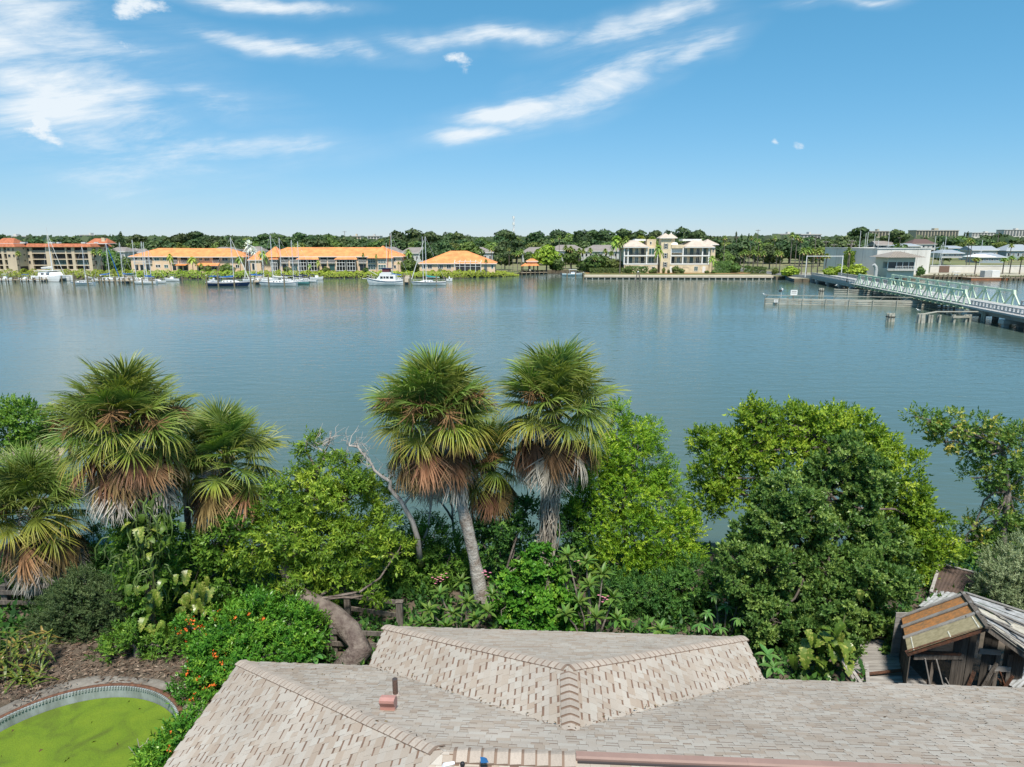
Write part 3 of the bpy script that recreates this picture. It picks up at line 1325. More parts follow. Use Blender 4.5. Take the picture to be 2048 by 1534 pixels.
def near_palm(label, base, top, scale, counts, stalks, seed, trunk_mat=bark, rad=.17, lean=.0, boots=True):
	"""base / top: world points of the trunk foot and of the crown heart"""
	r = random.Random(seed)
	base, top = Vector(base), Vector(top)
	root = thing("sabal_palm", label, "palm tree", base, group="sabal palms on the near bank")
	pts = []
	d = top - base
	n = 22
	for i in range(n + 1):
		t = i / n
		p = d * t
		bow = math.sin(math.pi * t) * lean
		p = p + Vector((bow, bow * .3, 0))
		pts.append(p)
	rd = [rad * (1.25 - .35 * min(1, i / 5) + .06 * math.sin(i * 2.1) + .05 * r.uniform(-1, 1)) for i in range(n + 1)]
	MB().tube(pts, rd, 12, trunk_mat).build("trunk", root, smooth=True)
	if boots:
		mb = MB()
		for i in range(34):
			t = 1 - r.uniform(0, 1.1) / d.length
			a = i * 2.4
			p = d * t
			o = Vector((math.cos(a), math.sin(a), 0))
			mb.bar(p + o * rad * .8, p + o * (rad + .17) + UP * .26, .07, .02, MATS["dead_wood"] if r.random() < .4 else bark)
		mb.build("leaf_bases", root)

	def put(me, az, el, sc, dz, roll=0.0, name=None):
		x = Vector((math.cos(az) * math.cos(el), math.sin(az) * math.cos(el), math.sin(el)))
		y = Vector((-math.sin(az), math.cos(az), 0))
		z = x.cross(y)
		M = Matrix((x, y, z)).transposed().to_4x4() @ Matrix.Rotation(roll, 4, 'X') @ Matrix.Scale(sc, 4)
		o = link(name or me.name.split('.')[0], me, root)
		o.matrix_local = Matrix.Translation(d + UP * dz + Vector((x.x, x.y, 0)) * .1) @ M

	ng, ny, nb, nw = counts
	k = 0
	ng = int(ng * 1.3)
	for i in range(ng):
		t = (i + .5) / ng
		el = math.radians(86 - 82 * t ** .82) + r.uniform(-.12, .12)
		put(r.choice(FR['g']), k * 2.39996 + r.uniform(-.2, .2), el, scale * r.uniform(.9, 1.12), .12 - .22 * t, r.uniform(-.6, .6))
		k += 1
	for i in range(ny):
		t = (i + .5) / ny
		el = math.radians(8 - 34 * t) + r.uniform(-.12, .12)
		put(r.choice(FR['y']), k * 2.39996 + r.uniform(-.25, .25), el, scale * r.uniform(.88, 1.08), -.12 - .2 * t, r.uniform(-.5, .5))
		k += 1
	for i in range(nb):
		el = math.radians(r.uniform(-56, -26))
		put(r.choice(FR['b']), k * 2.39996 + r.uniform(-.3, .3), el, scale * r.uniform(.85, 1.05), -.35 - r.uniform(0, .25), r.uniform(-.5, .5))
		k += 1
	for i in range(nw):
		el = math.radians(r.uniform(-78, -46))
		put(r.choice(FR['w']), k * 2.39996 + r.uniform(-.3, .3), el, scale * r.uniform(.9, 1.15), -.45 - r.uniform(0, .45), r.uniform(-.5, .5))
		k += 1
	for i in range(stalks[0]):
		put(FS['b'][i % 2], -1.6 + (i - stalks[0] / 2) * .75 + r.uniform(-.2, .2), math.radians(r.uniform(2, 30)), scale * r.uniform(1.15, 1.4), -.05)
	for i in range(stalks[1]):
		put(FS['w'][0], -1.6 + (i - stalks[1] / 2) * .9 + r.uniform(-.2, .2), math.radians(r.uniform(-30, -8)), scale * r.uniform(.8, .95), -.15)
	return root, d


def gpt(px, Y, z=None):
	"""ground point under a photograph column at distance Y"""
	z = GZ if z is None else z
	return Vector(((px - 1024) / F * (Y * CP + (CZ - z) * SP), Y, z))


palm_tall, _ = near_palm("largest sabal palm with full shaggy skirt and brown fruit stalks, left of the gumbo tree", gpt(312, 19.6), aty(252, 846, 20.2), 1.0, (34, 13, 20, 26), (7, 4), 1)
near_palm("low sabal palm with grey dead skirt at the left edge above the rail fence", gpt(92, 21.6), aty(72, 1012, 21.6), .98, (24, 10, 12, 20), (1, 1), 2)
near_palm("sabal palm half hidden behind the gumbo tree branches, tan hanging dead fronds", gpt(455, 22.4, 1.4), aty(452, 918, 22.4), .96, (26, 7, 13, 13), (0, 1), 3)
near_palm("dark slender sabal palm trunk behind the largest palm, brown fronds on top", gpt(384, 22.6), aty(366, 886, 22.6), .72, (10, 9, 9, 4), (2, 0), 4, rad=.13)
near_palm("tall leaning sabal palm with lichen grey trunk in the centre", gpt(966, 21.6), aty(868, 832, 22.2), 1.1, (34, 13, 16, 16), (11, 1), 5, trunk_mat=bark_lichen, rad=.225, lean=.15)
palm_rope, rope_d = near_palm("sabal palm wrapped in dangling dry roots, right of the leaning palm", gpt(1090, 22.6), aty(1110, 810, 22.6), 1.06, (30, 9, 8, 17), (1, 1), 6, rad=.2)
near_palm("small sabal palm between and behind the two tall centre palms", gpt(962, 24.4, 1.4), aty(980, 918, 23.9), .85, (16, 10, 10, 4), (3, 1), 7, rad=.12)


# dry aerial stems hanging round the roped palm
def rope_stems():
	r = random.Random(5)
	base = palm_rope.location
	m = mat("dry_climber", (.48, .43, .36), .95, col2=(.27, .23, .18), scale=6)
	root = thing("dry_climber", "tangle of dry pale climbing stems hanging down the palm trunk", "vine", base)
	for i in range(96):
		a = r.uniform(0, 6.28)
		top = rope_d.z - r.uniform(.7, 3.2)
		L = r.uniform(1.8, 4.0)
		rr = r.uniform(.2, .36)
		pts = []
		n = 12
		ph = r.uniform(0, 6)
		for k in range(n + 1):
			t = k / n
			aa = a + .5 * math.sin(t * 5 + ph)
			q = rr * (1 + .25 * math.sin(t * 9 + ph * 2)) * (.75 + .3 * t)
			z = max(.2, top - L * t + .08 * math.sin(t * 14 + ph))
			c = rope_d * (z / rope_d.z)
			pts.append(Vector((c.x + math.cos(aa) * q, c.y + math.sin(aa) * q, z)))
		if i % 5 == 0:       # curled ends
			e = pts[-1]
			for k in range(6):
				pts.append(e + Vector((math.cos(k * 1.0 + a) * .16 - .1, math.sin(k * 1.0 + a) * .16, .10 * math.sin(k))))
		MB().tube(pts, [.021 - .008 * k / len(pts) for k in range(len(pts))], 5, m).build("stem", root)


rope_stems()

# ---- leaf kinds
S_small = [spray(i, 9, .24, .105, .046) for i in range(3)]
S_fine = [spray(10 + i, 10, .20, .07, .026) for i in range(3)]
S_gumbo = [spray(20 + i, 9, .26, .135, .05, 62, .22) for i in range(3)]
S_broad = [spray(30 + i, 7, .24, .14, .07) for i in range(3)]
W_ficus = [whorl(40 + i, 8, .115, .07) for i in range(3)]
W_heart = [whorl(50 + i, 5, .14, .10, 70) for i in range(3)]

L_gumbo = leafmat("gumbo_leaf", [(.022, .052, .008), (.055, .105, .012), (.105, .165, .018), (.22, .27, .035)], rough=.42, transl=.34)
L_bright = leafmat("mangrove_bright_leaf", [(.022, .062, .008), (.058, .125, .010), (.115, .195, .016), (.235, .30, .03)], rough=.4, transl=.36)
L_yellowgreen = leafmat("yellowgreen_leaf", [(.022, .050, .006), (.052, .100, .010), (.105, .165, .016), (.21, .26, .032)], rough=.42, transl=.34)
L_ficus = leafmat("ficus_leaf", [(.018, .042, .013), (.035, .075, .018), (.06, .11, .026), (.13, .185, .048)], rough=.42, transl=.28, spec=.45, gain=2.2)
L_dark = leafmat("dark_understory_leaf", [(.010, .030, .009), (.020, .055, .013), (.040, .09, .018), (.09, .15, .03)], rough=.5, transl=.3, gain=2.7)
L_mid = leafmat("mid_green_leaf", [(.018, .048, .010), (.040, .09, .014), (.075, .14, .020), (.14, .21, .035)], rough=.45, transl=.33, gain=2.3)
L_olive = leafmat("olive_leaf", [(.028, .058, .020), (.055, .095, .034), (.095, .14, .055), (.15, .20, .085)], rough=.55, transl=.25, gain=1.2)
L_greygreen = leafmat("greygreen_leaf", [(.06, .085, .04), (.11, .145, .075), (.165, .20, .115), (.23, .26, .16)], rough=.55, transl=.25)
L_sparse = leafmat("seagrape_leaf", [(.022, .055, .016), (.05, .10, .022), (.10, .155, .03), (.27, .22, .05)], rough=.4, transl=.3)
L_vine = leafmat("vine_leaf", [(.014, .055, .008), (.035, .105, .012), (.07, .16, .018), (.15, .24, .03)], rough=.35, transl=.3)


def leafy(name, label, cat, base, lobes, Y, leaf, Ts, seed, dens=4.0, cr=.3, per=12, sc=1.0, inner=.5, trunk=None, tmat=greybark, trad=.12, rz=1.0, ry=1.0, up=.45, low=-.75, twigs=6, group=None, limb=.35, light=0.0, djit=.0, rs=1.0):
	"""a tree or shrub: trunk, limbs towards each leaf mass, leaf clumps; lobes are (px, py, radius px[, extra depth])"""
	rng = np.random.default_rng(seed)
	base = Vector(base)
	root = thing(name, label, cat, base, group=group)
	lb = []
	for l in lobes:
		yy = (Y(l[1]) if callable(Y) else Y) + rng.uniform(-djit, djit)
		c = aty(l[0], l[1], yy) - base
		r = l[2] * pxm(yy, c.z + base.z) * rs
		lb.append(((c.x, c.y, c.z), (r, r * ry, r * rz)))
	Q, T, cl = crown(lb, rng, dens, cr, per, Ts, sc, inner, up_w=up, low=low, light=light)
	Q[..., 2] = np.maximum(Q[..., 2], -base.z + .05 + (GZ if base.z > 1.2 else 0))
	cr_o = link("crown", np_mesh("crown", Q, T, leaf), root)
	tp = [Vector(p) for p in trunk] if trunk else [Vector((0, 0, -.15)), Vector((0, 0, .4))]
	mb = MB()
	n = len(tp)
	mb.tube(tp, [trad * (1 - .45 * i / max(1, n - 1)) for i in range(n)], 10, tmat)
	mb.build("trunk", root, smooth=True)
	mb = MB()
	for (c, r), clumps in zip(lb, cl):
		c = Vector(c)
		j = min(range(n), key=lambda i: (tp[i] - c).length + (0 if i >= n // 2 else 1.5))
		a = tp[j]
		rad0 = min(trad * .4, .06)
		mb.tube(bend(a, c, 5, .07, rng, .05), [rad0 * (1 - .6 * i / 5) for i in range(6)], 6, tmat, False)
		for q in clumps[rng.integers(0, len(clumps), size=twigs)]:
			mb.tube(bend(c, q, 3, .08, rng), [rad0 * limb, rad0 * limb * .7, rad0 * limb * .5, .006], 4, tmat, False)
	mb.build("limbs", root)
	return root, lb


# gumbo limbo: leaning trunk beside the roof, wide crown
gb = Vector((-5.15, 17.9, GZ))
path = [(0, 0, -.2), tuple(aty(722, 1298, 18.3) - gb), tuple(aty(700, 1262, 18.8) - gb), tuple(aty(668, 1232, 19.3) - gb), tuple(aty(628, 1208, 19.8) - gb), tuple(aty(596, 1188, 20.2) - gb), tuple(aty(575, 1140, 20.8) - gb), tuple(aty(590, 1060, 21.6) - gb), tuple(aty(610, 990, 22.2) - gb)]
YG = lambda py: 23.2 - (py - 880) * .0095
gum, _ = leafy("gumbo_limbo_tree", "gumbo limbo tree with thick leaning trunk beside the roof and wide light green crown", "tree", gb,
	  [(505, 1095, 62), (575, 1085, 72), (650, 1100, 74), (722, 1085, 64), (760, 1060, 46), (555, 1010, 58), (632, 1000, 60), (700, 1000, 60), (740, 985, 38), (640, 935, 34), (600, 1165, 50), (690, 1160, 46), (615, 880, 26), (695, 925, 24), (745, 1180, 26), (790, 1110, 34), (590, 960, 36)],
	  YG, L_gumbo, S_gumbo, 31, light=.03, djit=.4, rs=.9, dens=2.9, cr=.29, per=14, trunk=path, tmat=redbark, trad=.40, rz=.85, up=.15, twigs=7)
mb = MB()
rngd = np.random.default_rng(77)
for (a, b, r0) in [((618, 1020, 22.5), (650, 905, 23.1), .085), ((650, 905, 23.1), (612, 872, 23.3), .035), ((650, 905, 23.1), (662, 862, 23.2), .04), ((560, 1030, 22.3), (530, 980, 22.8), .06), ((700, 960, 22.6), (690, 915, 23), .05), ((530, 980, 22.8), (500, 905, 23.2), .05), ((500, 905, 23.2), (470, 880, 23.2), .025), ((500, 905, 23.2), (555, 880, 23.2), .025)]:
	mb.tube(bend(aty(*a) - gb, aty(*b) - gb, 5, .05, rngd), [r0 * (1 - .1 * i) for i in range(6)], 7, MATS["lichen_bark"])
for _ in range(36):
	i = rngd.integers(0, 3)
	s = aty([650, 500, 690][i] + rngd.normal() * 8, [890, 900, 920][i] + rngd.normal() * 8, 23.1) - gb
	mb.tube(bend(s, s + Vector((rngd.normal() * .5, rngd.normal() * .3, abs(rngd.normal()) * .35)), 3, .1, rngd), [.016, .012, .008, .004], 4, deadwood, False)
mb.build("bare_branches", gum)


def dead_tree(label, base, limbs, seed, twigs=40):
	rng = np.random.default_rng(seed)
	root = thing("dead_tree", label, "dead tree", base)
	mb = MB()
	tw = MB()
	for pts, r0 in limbs:
		P = [Vector(aty(*p)) - Vector(base) for p in pts]
		full = []
		for i in range(len(P) - 1):
			full += bend(P[i], P[i + 1], 4, .04, rng)[:-1]
		full.append(P[-1])
		n = len(full)
		mb.tube(full, [r0 * (1 - .75 * i / n) for i in range(n)], 8, deadwood)
		for _ in range(twigs):
			i = rng.integers(n // 3, n)
			s = full[i]
			e = s + Vector((rng.normal() * .42, rng.normal() * .3, rng.normal() * .25 + .12))
			bp = bend(s, e, 4, .14, rng)
			tw.tube(bp, [.015, .012, .009, .006, .003], 4, deadwood, False)
			for _k in range(2):
				tw.tube(bend(bp[2], bp[2] + Vector((rng.normal() * .22, rng.normal() * .2, rng.normal() * .2 + .05)), 2, .1, rng), [.008, .005, .003], 3, deadwood, False)
	mb.build("trunk", root, smooth=True)
	tw.build("twigs", root)


dead_tree("broken bare grey trunk reaching left over the water beside the leaning palm", gpt(842, 22.6, 1.4),
		  [([(842, 1130, 22.6), (806, 1010, 21.9), (780, 962, 21.8), (748, 940, 21.7), (715, 893, 21.6)], .105), ([(806, 1010, 21.9), (850, 970, 21.9)], .05), ([(795, 985, 21.9), (796, 945, 21.9)], .06), ([(715, 893, 21.6), (698, 892, 21.6)], .04), ([(842, 1090, 22.5), (880, 960, 22.6)], .05)], 3, 11)
dead_tree("slender bare white dead tree between the leaning palm and the small palm", gpt(930, 25.8, .7),
		  [([(930, 1120, 25.8), (905, 1040, 25.7), (902, 960, 25.7)], .07), ([(930, 1120, 25.8), (945, 1010, 25.9), (935, 930, 25.9)], .07), ([(935, 1110, 25.8), (968, 1030, 26), (985, 965, 26)], .06), ([(905, 1040, 25.7), (868, 985, 25.7), (822, 960, 25.8)], .05), ([(902, 980, 25.7), (845, 940, 25.8), (800, 930, 25.9)], .035), ([(945, 1060, 25.8), (1000, 1000, 26), (1020, 960, 26.1)], .04)], 8, 26)

# bright mangrove-like tree right of the roped palm
YB = lambda py: 25.0 - (py - 820) * .006
tb = gpt(1250, 24.0, 1.35)
leafy("bright_green_tree", "airy bright green tree between the rope-hung palm and the dark glossy tree", "tree", tb,
	  [(1240, 822, 20), (1228, 862, 36), (1270, 880, 44), (1210, 920, 52), (1275, 940, 62), (1180, 965, 48), (1240, 1000, 66), (1315, 1000, 58), (1352, 1055, 44), (1190, 1045, 52), (1260, 1075, 64), (1325, 1095, 50), (1365, 1110, 34), (1220, 1125, 46), (1290, 1145, 46), (1330, 960, 30), (1160, 1010, 40), (1300, 862, 20), (1345, 1000, 26)],
	  YB, L_bright, S_small, 33, light=.07, dens=3.6, cr=.28, per=12, trunk=[(0, 0, -.3), (.05, .2, 1.2), (-.1, .3, 2.4), (0, .4, 3.6)], trad=.13, rz=1.05, up=.4, twigs=10, sc=.95)

# big tree on the right: yellow green crown behind, dark glossy crown in front
YT = lambda py: 24.8 - (py - 850) * .004
leafy("yellowgreen_tree", "broad yellow green tree crown rising behind the dark glossy tree", "tree", gpt(1640, 23.8, 1.4),
	  [(1525, 842, 42), (1585, 850, 48), (1650, 850, 52), (1715, 865, 50), (1450, 895, 50), (1500, 905, 56), (1570, 915, 60), (1745, 905, 48), (1790, 950, 52), (1430, 955, 46), (1480, 985, 55), (1815, 1010, 48), (1835, 1070, 42), (1820, 1130, 46), (1862, 1100, 34), (1900, 1095, 24), (1850, 1165, 34), (1412, 1010, 34), (1405, 880, 24), (1800, 1080, 52), (1780, 1010, 48), (1660, 900, 56), (1495, 822, 20), (1860, 1040, 22)],
	  YT, L_yellowgreen, S_broad, 34, light=.08, dens=3.9, cr=.30, per=11, trunk=[(0, 0, -.3), (-.1, .1, 1.8), (0, .2, 3.4), (.1, .3, 5)], trad=.28, rz=.85, up=.5, twigs=7, tmat=redbark)
YF = lambda py: 21.9 - (py - 930) * .0085
leafy("glossy_ficus_tree", "large dense dark green glossy tree to the left of the rusty shed", "tree", gpt(1640, 20.2),
	  [(1700, 912, 52), (1738, 955, 50), (1660, 960, 56), (1715, 1000, 52), (1575, 985, 58), (1615, 1030, 60), (1545, 1040, 52), (1690, 1065, 66), (1750, 1070, 58), (1790, 1110, 44), (1500, 1075, 48), (1475, 1125, 46), (1590, 1100, 66), (1660, 1135, 66), (1740, 1150, 62), (1540, 1140, 56), (1790, 1170, 42), (1500, 1180, 52), (1580, 1190, 60), (1660, 1210, 58), (1735, 1220, 54), (1540, 1240, 50), (1610, 1265, 50), (1680, 1270, 46), (1750, 1275, 44), (1470, 1170, 34), (1785, 1235, 30), (1560, 1295, 40), (1520, 1270, 30)],
	  YF, L_ficus, W_ficus, 35, light=.2, dens=5.0, cr=.27, per=14, inner=.6, djit=.55, rs=.86, trunk=[(0, 0, -.2), (0, .6, 1.2), (.1, 1.3, 2.2), (.1, 1.9, 3.4)], trad=.2, rz=.95, up=.55, twigs=4, sc=1.1, tmat=mat("dark_bark", (.09, .075, .06), .95, var=.3, scale=4))

# right edge
leafy("sparse_seagrape_tree", "sparse tree with yellow flecked leaves at the right edge over the water", "tree", gpt(2010, 25.0, 1.3),
	  [(1860, 842, 26), (1900, 850, 32), (1945, 858, 36), (1995, 868, 38), (2045, 880, 40), (1890, 885, 26), (1945, 905, 34), (2000, 925, 38), (2050, 950, 44), (1965, 955, 30), (2010, 990, 40), (2055, 1030, 46), (1990, 1040, 38), (1945, 1060, 30), (2030, 1080, 42), (1965, 1095, 34), (1925, 1080, 26), (1840, 835, 16), (1985, 1120, 34)],
	  25.6, L_sparse, S_broad, 36, light=.05, dens=3.0, cr=.27, per=8, inner=.35, trunk=[(0, 0, -.4), (-.2, .1, 1.5), (-.1, .3, 3), (-.5, .4, 4.6)], trad=.13, rz=.8, up=.35, twigs=10)
leafy("greygreen_shrub", "rounded pale grey green shrub at the right edge behind the shed", "shrub", gpt(2020, 21.4),
	  [(2010, 1140, 40), (2045, 1120, 42), (1990, 1170, 32), (2030, 1180, 40), (2070, 1160, 44), (2000, 1195, 28)], 21.4, L_greygreen, S_fine, 37, dens=9, cr=.22, per=12, up=.7)

# left edge and left shrubs
leafy("mangrove_shrub", "dark mangrove shrub with pale stems at the left edge over the water", "shrub", gpt(50, 26.0, .9),
	  [(15, 830, 34), (60, 835, 36), (30, 870, 36), (90, 850, 34), (75, 885, 34), (20, 900, 26), (110, 875, 26), (-15, 860, 40)], 26.2, L_mid, S_broad, 38, dens=4.0, cr=.26, per=8, inner=.4, trunk=[(0, 0, -1.0), (-.1, 0, .8), (0, .1, 1.9)], trad=.08, tmat=bark_lichen, twigs=9, rz=.8)
leafy("olive_shrub", "fine leaved olive green shrub between the rail fence and the cactus-hung palm", "shrub", gpt(150, 20.2),
	  [(110, 1230, 44), (155, 1195, 46), (195, 1215, 46), (225, 1185, 34), (150, 1245, 50), (205, 1255, 42), (100, 1265, 36), (240, 1225, 30), (170, 1165, 26), (130, 1285, 34)], 20.1, L_olive, S_fine, 39, dens=8.5, cr=.24, per=12, up=.8, sc=1.1)
leafy("dark_bank_shrub", "dark green shrubbery behind the low left palm and the fine leaved shrub", "shrub", gpt(150, 23.6, 1.4),
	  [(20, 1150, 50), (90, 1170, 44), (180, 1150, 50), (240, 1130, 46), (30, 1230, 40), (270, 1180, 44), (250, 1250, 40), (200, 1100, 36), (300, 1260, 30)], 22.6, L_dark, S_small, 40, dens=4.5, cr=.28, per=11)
leafy("orange_flowering_shrub", "large shrub dotted with orange red flowers between the pool and the roof", "shrub", gpt(470, 17.4),
	  [(470, 1265, 50), (525, 1245, 48), (430, 1290, 44), (585, 1245, 44), (415, 1335, 42), (470, 1325, 48), (395, 1375, 36), (450, 1375, 40), (520, 1300, 44), (565, 1290, 40), (620, 1260, 34), (395, 1410, 26), (500, 1220, 30), (380, 1255, 22), (600, 1300, 30)],
	  lambda py: 18.6 - (py - 1230) * .011, L_vine, S_small, 41, dens=6.5, cr=.22, per=11, up=.6)
leafy("lower_flowering_shrub", "green shrub with small orange blooms against the left eave, below the pool", "shrub", gpt(352, 13.7),
	  [(385, 1455, 26), (360, 1485, 34), (330, 1520, 36), (310, 1550, 40), (375, 1500, 26)], 13.7, L_vine, S_small, 42, dens=8, cr=.2, per=11, up=.6)


def blossoms(parent_name, lobes, Y, n, seed, cols, size=.055, name="flowers"):
	rng = np.random.default_rng(seed)
	par = bpy.data.objects[parent_name]
	b = np.array(par.location)
	pos, dr = [], []
	for l in lobes:
		yy = Y(l[1]) if callable(Y) else Y
		c = np.array(aty(l[0], l[1], yy))
		r = l[2] * pxm(yy, c[2]) * 1.08
		d = unit(rng.normal(size=(n, 3)) + np.array([0, -.5, .4]))
		for _ in range(4):
			pos.append(c + d * r + rng.normal(size=d.shape) * .035 - b)
			dr.append(d + rng.normal(size=d.shape) * .4)
	pos, dr = np.concatenate(pos), np.concatenate(dr)
	T = np.array([leafquad((0, 0, 0), (math.cos(a), math.sin(a), .5), (0, 0, 1), size, size * .6, .1) for a in (0, 1.57, 3.14, 4.71)])
	Q = scatter(T, pos, dr, rng.uniform(.6, 1.2, len(pos)), rng)
	m = leafmat("blossom_" + parent_name, cols, rough=.5, transl=.2)
	o = link(name, np_mesh(name, Q, rng.uniform(size=len(Q)), m), par)
	o['kind'] = 'stuff'


blossoms("orange_flowering_shrub", [(470, 1265, 50), (430, 1290, 44), (415, 1335, 42), (470, 1325, 48), (395, 1375, 36), (450, 1375, 40), (520, 1250, 40), (380, 1255, 22)], lambda py: 18.6 - (py - 1230) * .011, 14, 1, [(.38, .055, .012), (.46, .11, .02)], .048)
blossoms("lower_flowering_shrub", [(385, 1455, 26), (360, 1485, 34)], 13.7, 6, 2, [(.30, .06, .015), (.35, .10, .02)], .032)

leafy("shaded_bank_shrub", "dark shrub below the broken grey trunk, left of the leaning palm", "shrub", gpt(850, 23.8, 1.4),
	  [(830, 1090, 46), (870, 1060, 30), (850, 1140, 50), (900, 1110, 40), (810, 1150, 40), (780, 1130, 36), (880, 1165, 40), (925, 1150, 34), (760, 1215, 36), (830, 1190, 36)], 23.2, L_mid, S_small, 43, dens=4.6, cr=.26, per=10)
leafy("heart_leaf_vine", "mound of bright heart leaved vine climbing below the rope-hung palm", "vine", gpt(1065, 19.9),
	  [(1060, 1140, 34), (1095, 1165, 36), (1040, 1180, 36), (1075, 1205, 40), (1120, 1215, 34), (1050, 1240, 38), (1105, 1250, 34), (1010, 1215, 30), (1080, 1110, 24), (1010, 1160, 22), (1150, 1255, 26)], lambda py: 20.6 - (py - 1110) * .006, L_vine, W_heart, 44, dens=7, cr=.2, per=8, up=.5)
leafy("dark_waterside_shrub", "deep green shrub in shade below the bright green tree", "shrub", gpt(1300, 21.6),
	  [(1240, 1180, 40), (1290, 1195, 46), (1340, 1190, 44), (1375, 1170, 34), (1260, 1240, 40), (1320, 1240, 44), (1380, 1225, 36), (1395, 1140, 26), (1215, 1240, 30), (1400, 1260, 30)], 21.4, L_dark, S_small, 45, dens=4.6, cr=.26, per=10)
leafy("hillside_creeper", "green creeper between the leaning palm foot and the roped palm", "shrub", gpt(1010, 23.0),
	  [(1000, 1040, 34), (1030, 1080, 36), (985, 1100, 30), (1050, 1030, 30), (1140, 1060, 36), (1150, 1110, 34), (960, 1075, 24)], 23.4, L_dark, S_broad, 46, dens=4.4, cr=.26, per=9)
leafy("mid_bank_shrub", "leafy shrub wrapped round the foot of the half hidden palm", "shrub", gpt(430, 21.6),
	  [(430, 1090, 36), (400, 1130, 36), (440, 1140, 40), (410, 1190, 40), (460, 1190, 40), (440, 1230, 34), (380, 1090, 24), (470, 1050, 26)], 21.2, L_mid, S_broad, 47, dens=4.8, cr=.26, per=9)


# ---- big single leaves
def blade(l, w, m, seed, droop=.2, n=5, shape=None, name="leaf"):
	"""one large leaf along +x, folded on the midrib"""
	r = np.random.default_rng(seed)
	st = []
	for i in range(n + 1):
		t = i / n
		ww = w * (shape[i] if shape else math.sin(math.pi * min(1, .06 + t * .97)) ** .75)
		if i == n:
			ww = 0
		z = -droop * l * t * t + .02 * l * math.sin(t * 3)
		x = l * t * (1 - .15 * droop * t)
		st.append((np.array([x, ww / 2, z + ww * .12]), np.array([x, 0, z]), np.array([x, -ww / 2, z + ww * .12])))
	Q, T = [], []
	for i in range(n):
		a, b = st[i], st[i + 1]
		Q += [[a[1], b[1], b[0], a[0]], [a[2], b[2], b[1], a[1]]]
		T += [[.35, .35, .75, .75], [.75, .75, .35, .35]]
	return np_mesh(name, np.array(Q), np.array(T), m, False)


L_plum = leafmat("frangipani_leaf", [(.05, .10, .02), (.06, .125, .022), (.085, .155, .032), (.13, .19, .045)], rough=.45, transl=.3, objrand=.25, gain=1.55)
L_scheff = leafmat("schefflera_leaf", [(.03, .08, .02), (.04, .10, .025), (.06, .13, .035), (.10, .17, .05)], rough=.3, transl=.25, objrand=.2)
plum_leaf = [blade(.38, .11, L_plum, i, .12 + .1 * i) for i in range(3)]
sch_leaf = [blade(.30, .10, L_scheff, i, .35 + .15 * i) for i in range(2)]


def rosette_plant(name, label, cat, base, heads, leaves, nleaf, seed, scale=1.0, el=(70, -8), stem=None, group=None):
	r = random.Random(seed)
	base = Vector(base)
	root = thing(name, label, cat, base, group=group)
	stem = stem or greybark
	for (px, py, Y) in heads:
		c = aty(px, py, Y) - base
		mb = MB()
		s0 = Vector((c.x * .35, c.y * .35, -.1))
		mb.tube([s0, s0.lerp(c, .5) + Vector((.05, .05, .08)), c], [.035, .028, .022], 6, stem)
		h = mb.build("branch", root)
		off = r.uniform(0, 6)
		for i in range(nleaf):
			t = i / nleaf
			a = off + i * 2.39996
			e = math.radians(el[0] + (el[1] - el[0]) * t ** .8 + r.uniform(-8, 8))
			x = Vector((math.cos(a) * math.cos(e), math.sin(a) * math.cos(e), math.sin(e)))
			y = Vector((-math.sin(a), math.cos(a), 0))
			M = Matrix((x, y, x.cross(y))).transposed().to_4x4() @ Matrix.Scale(scale * r.uniform(.75, 1.1), 4)
			o = link("leaf", r.choice(leaves), h)
			o.matrix_local = Matrix.Translation(c + x * .02) @ M
	return root


fr1 = rosette_plant("frangipani_shrub", "frangipani with star shaped leaf rosettes at the foot of the leaning palm", "shrub", gpt(920, 19.6),
			  [(880, 1188, 20.2), (922, 1165, 20.6), (858, 1222, 19.6), (905, 1228, 19.4), (950, 1240, 19.2), (985, 1190, 20.0), (935, 1205, 19.9), (845, 1250, 19.0), (892, 1255, 18.9), (975, 1225, 19.3)], plum_leaf, 15, 3)
fr2 = rosette_plant("frangipani_shrub", "frangipani with star shaped leaf rosettes right of the heart leaved vine", "shrub", gpt(1180, 19.6),
			  [(1136, 1112, 20.9), (1172, 1124, 20.8), (1124, 1150, 20.3), (1178, 1172, 20.1), (1226, 1196, 19.8), (1158, 1205, 19.7), (1192, 1236, 19.2), (1132, 1230, 19.3), (1235, 1240, 19.1), (1322, 1262, 18.7), (1205, 1150, 20.4)], plum_leaf, 15, 4, 1.12)
rosette_plant("schefflera_plant", "umbrella leaved plant in the shade left of the dark glossy tree", "shrub", gpt(1445, 19.8),
			  [(1428, 1190, 20.2), (1452, 1212, 19.9), (1478, 1238, 19.4), (1440, 1256, 19.2), (1415, 1226, 19.8), (1482, 1190, 20.2), (1400, 1250, 19.4), (1460, 1175, 20.4)], sch_leaf, 9, 5, 1.05, (15, -20))
rosette_plant("broadleaf_shrub", "low plant with large glossy oval leaves beside the roof corner, under the gumbo trunk", "shrub", gpt(598, 17.8),
			  [(598, 1300, 17.9), (556, 1280, 18.0), (630, 1312, 17.8), (640, 1285, 18.4)], [blade(.40, .17, L_scheff, 7, .3), blade(.36, .16, L_scheff, 8, .45)], 9, 6, 1.0, (50, -15))
rosette_plant("broadleaf_shrub", "dark broad leaved plant in the gap beside the wing roof's right corner", "shrub", gpt(1530, 17.2),
			  [(1535, 1310, 17.4), (1548, 1335, 17.0)], [blade(.40, .17, L_scheff, 9, .3)], 8, 16, 1.0, (50, -15))
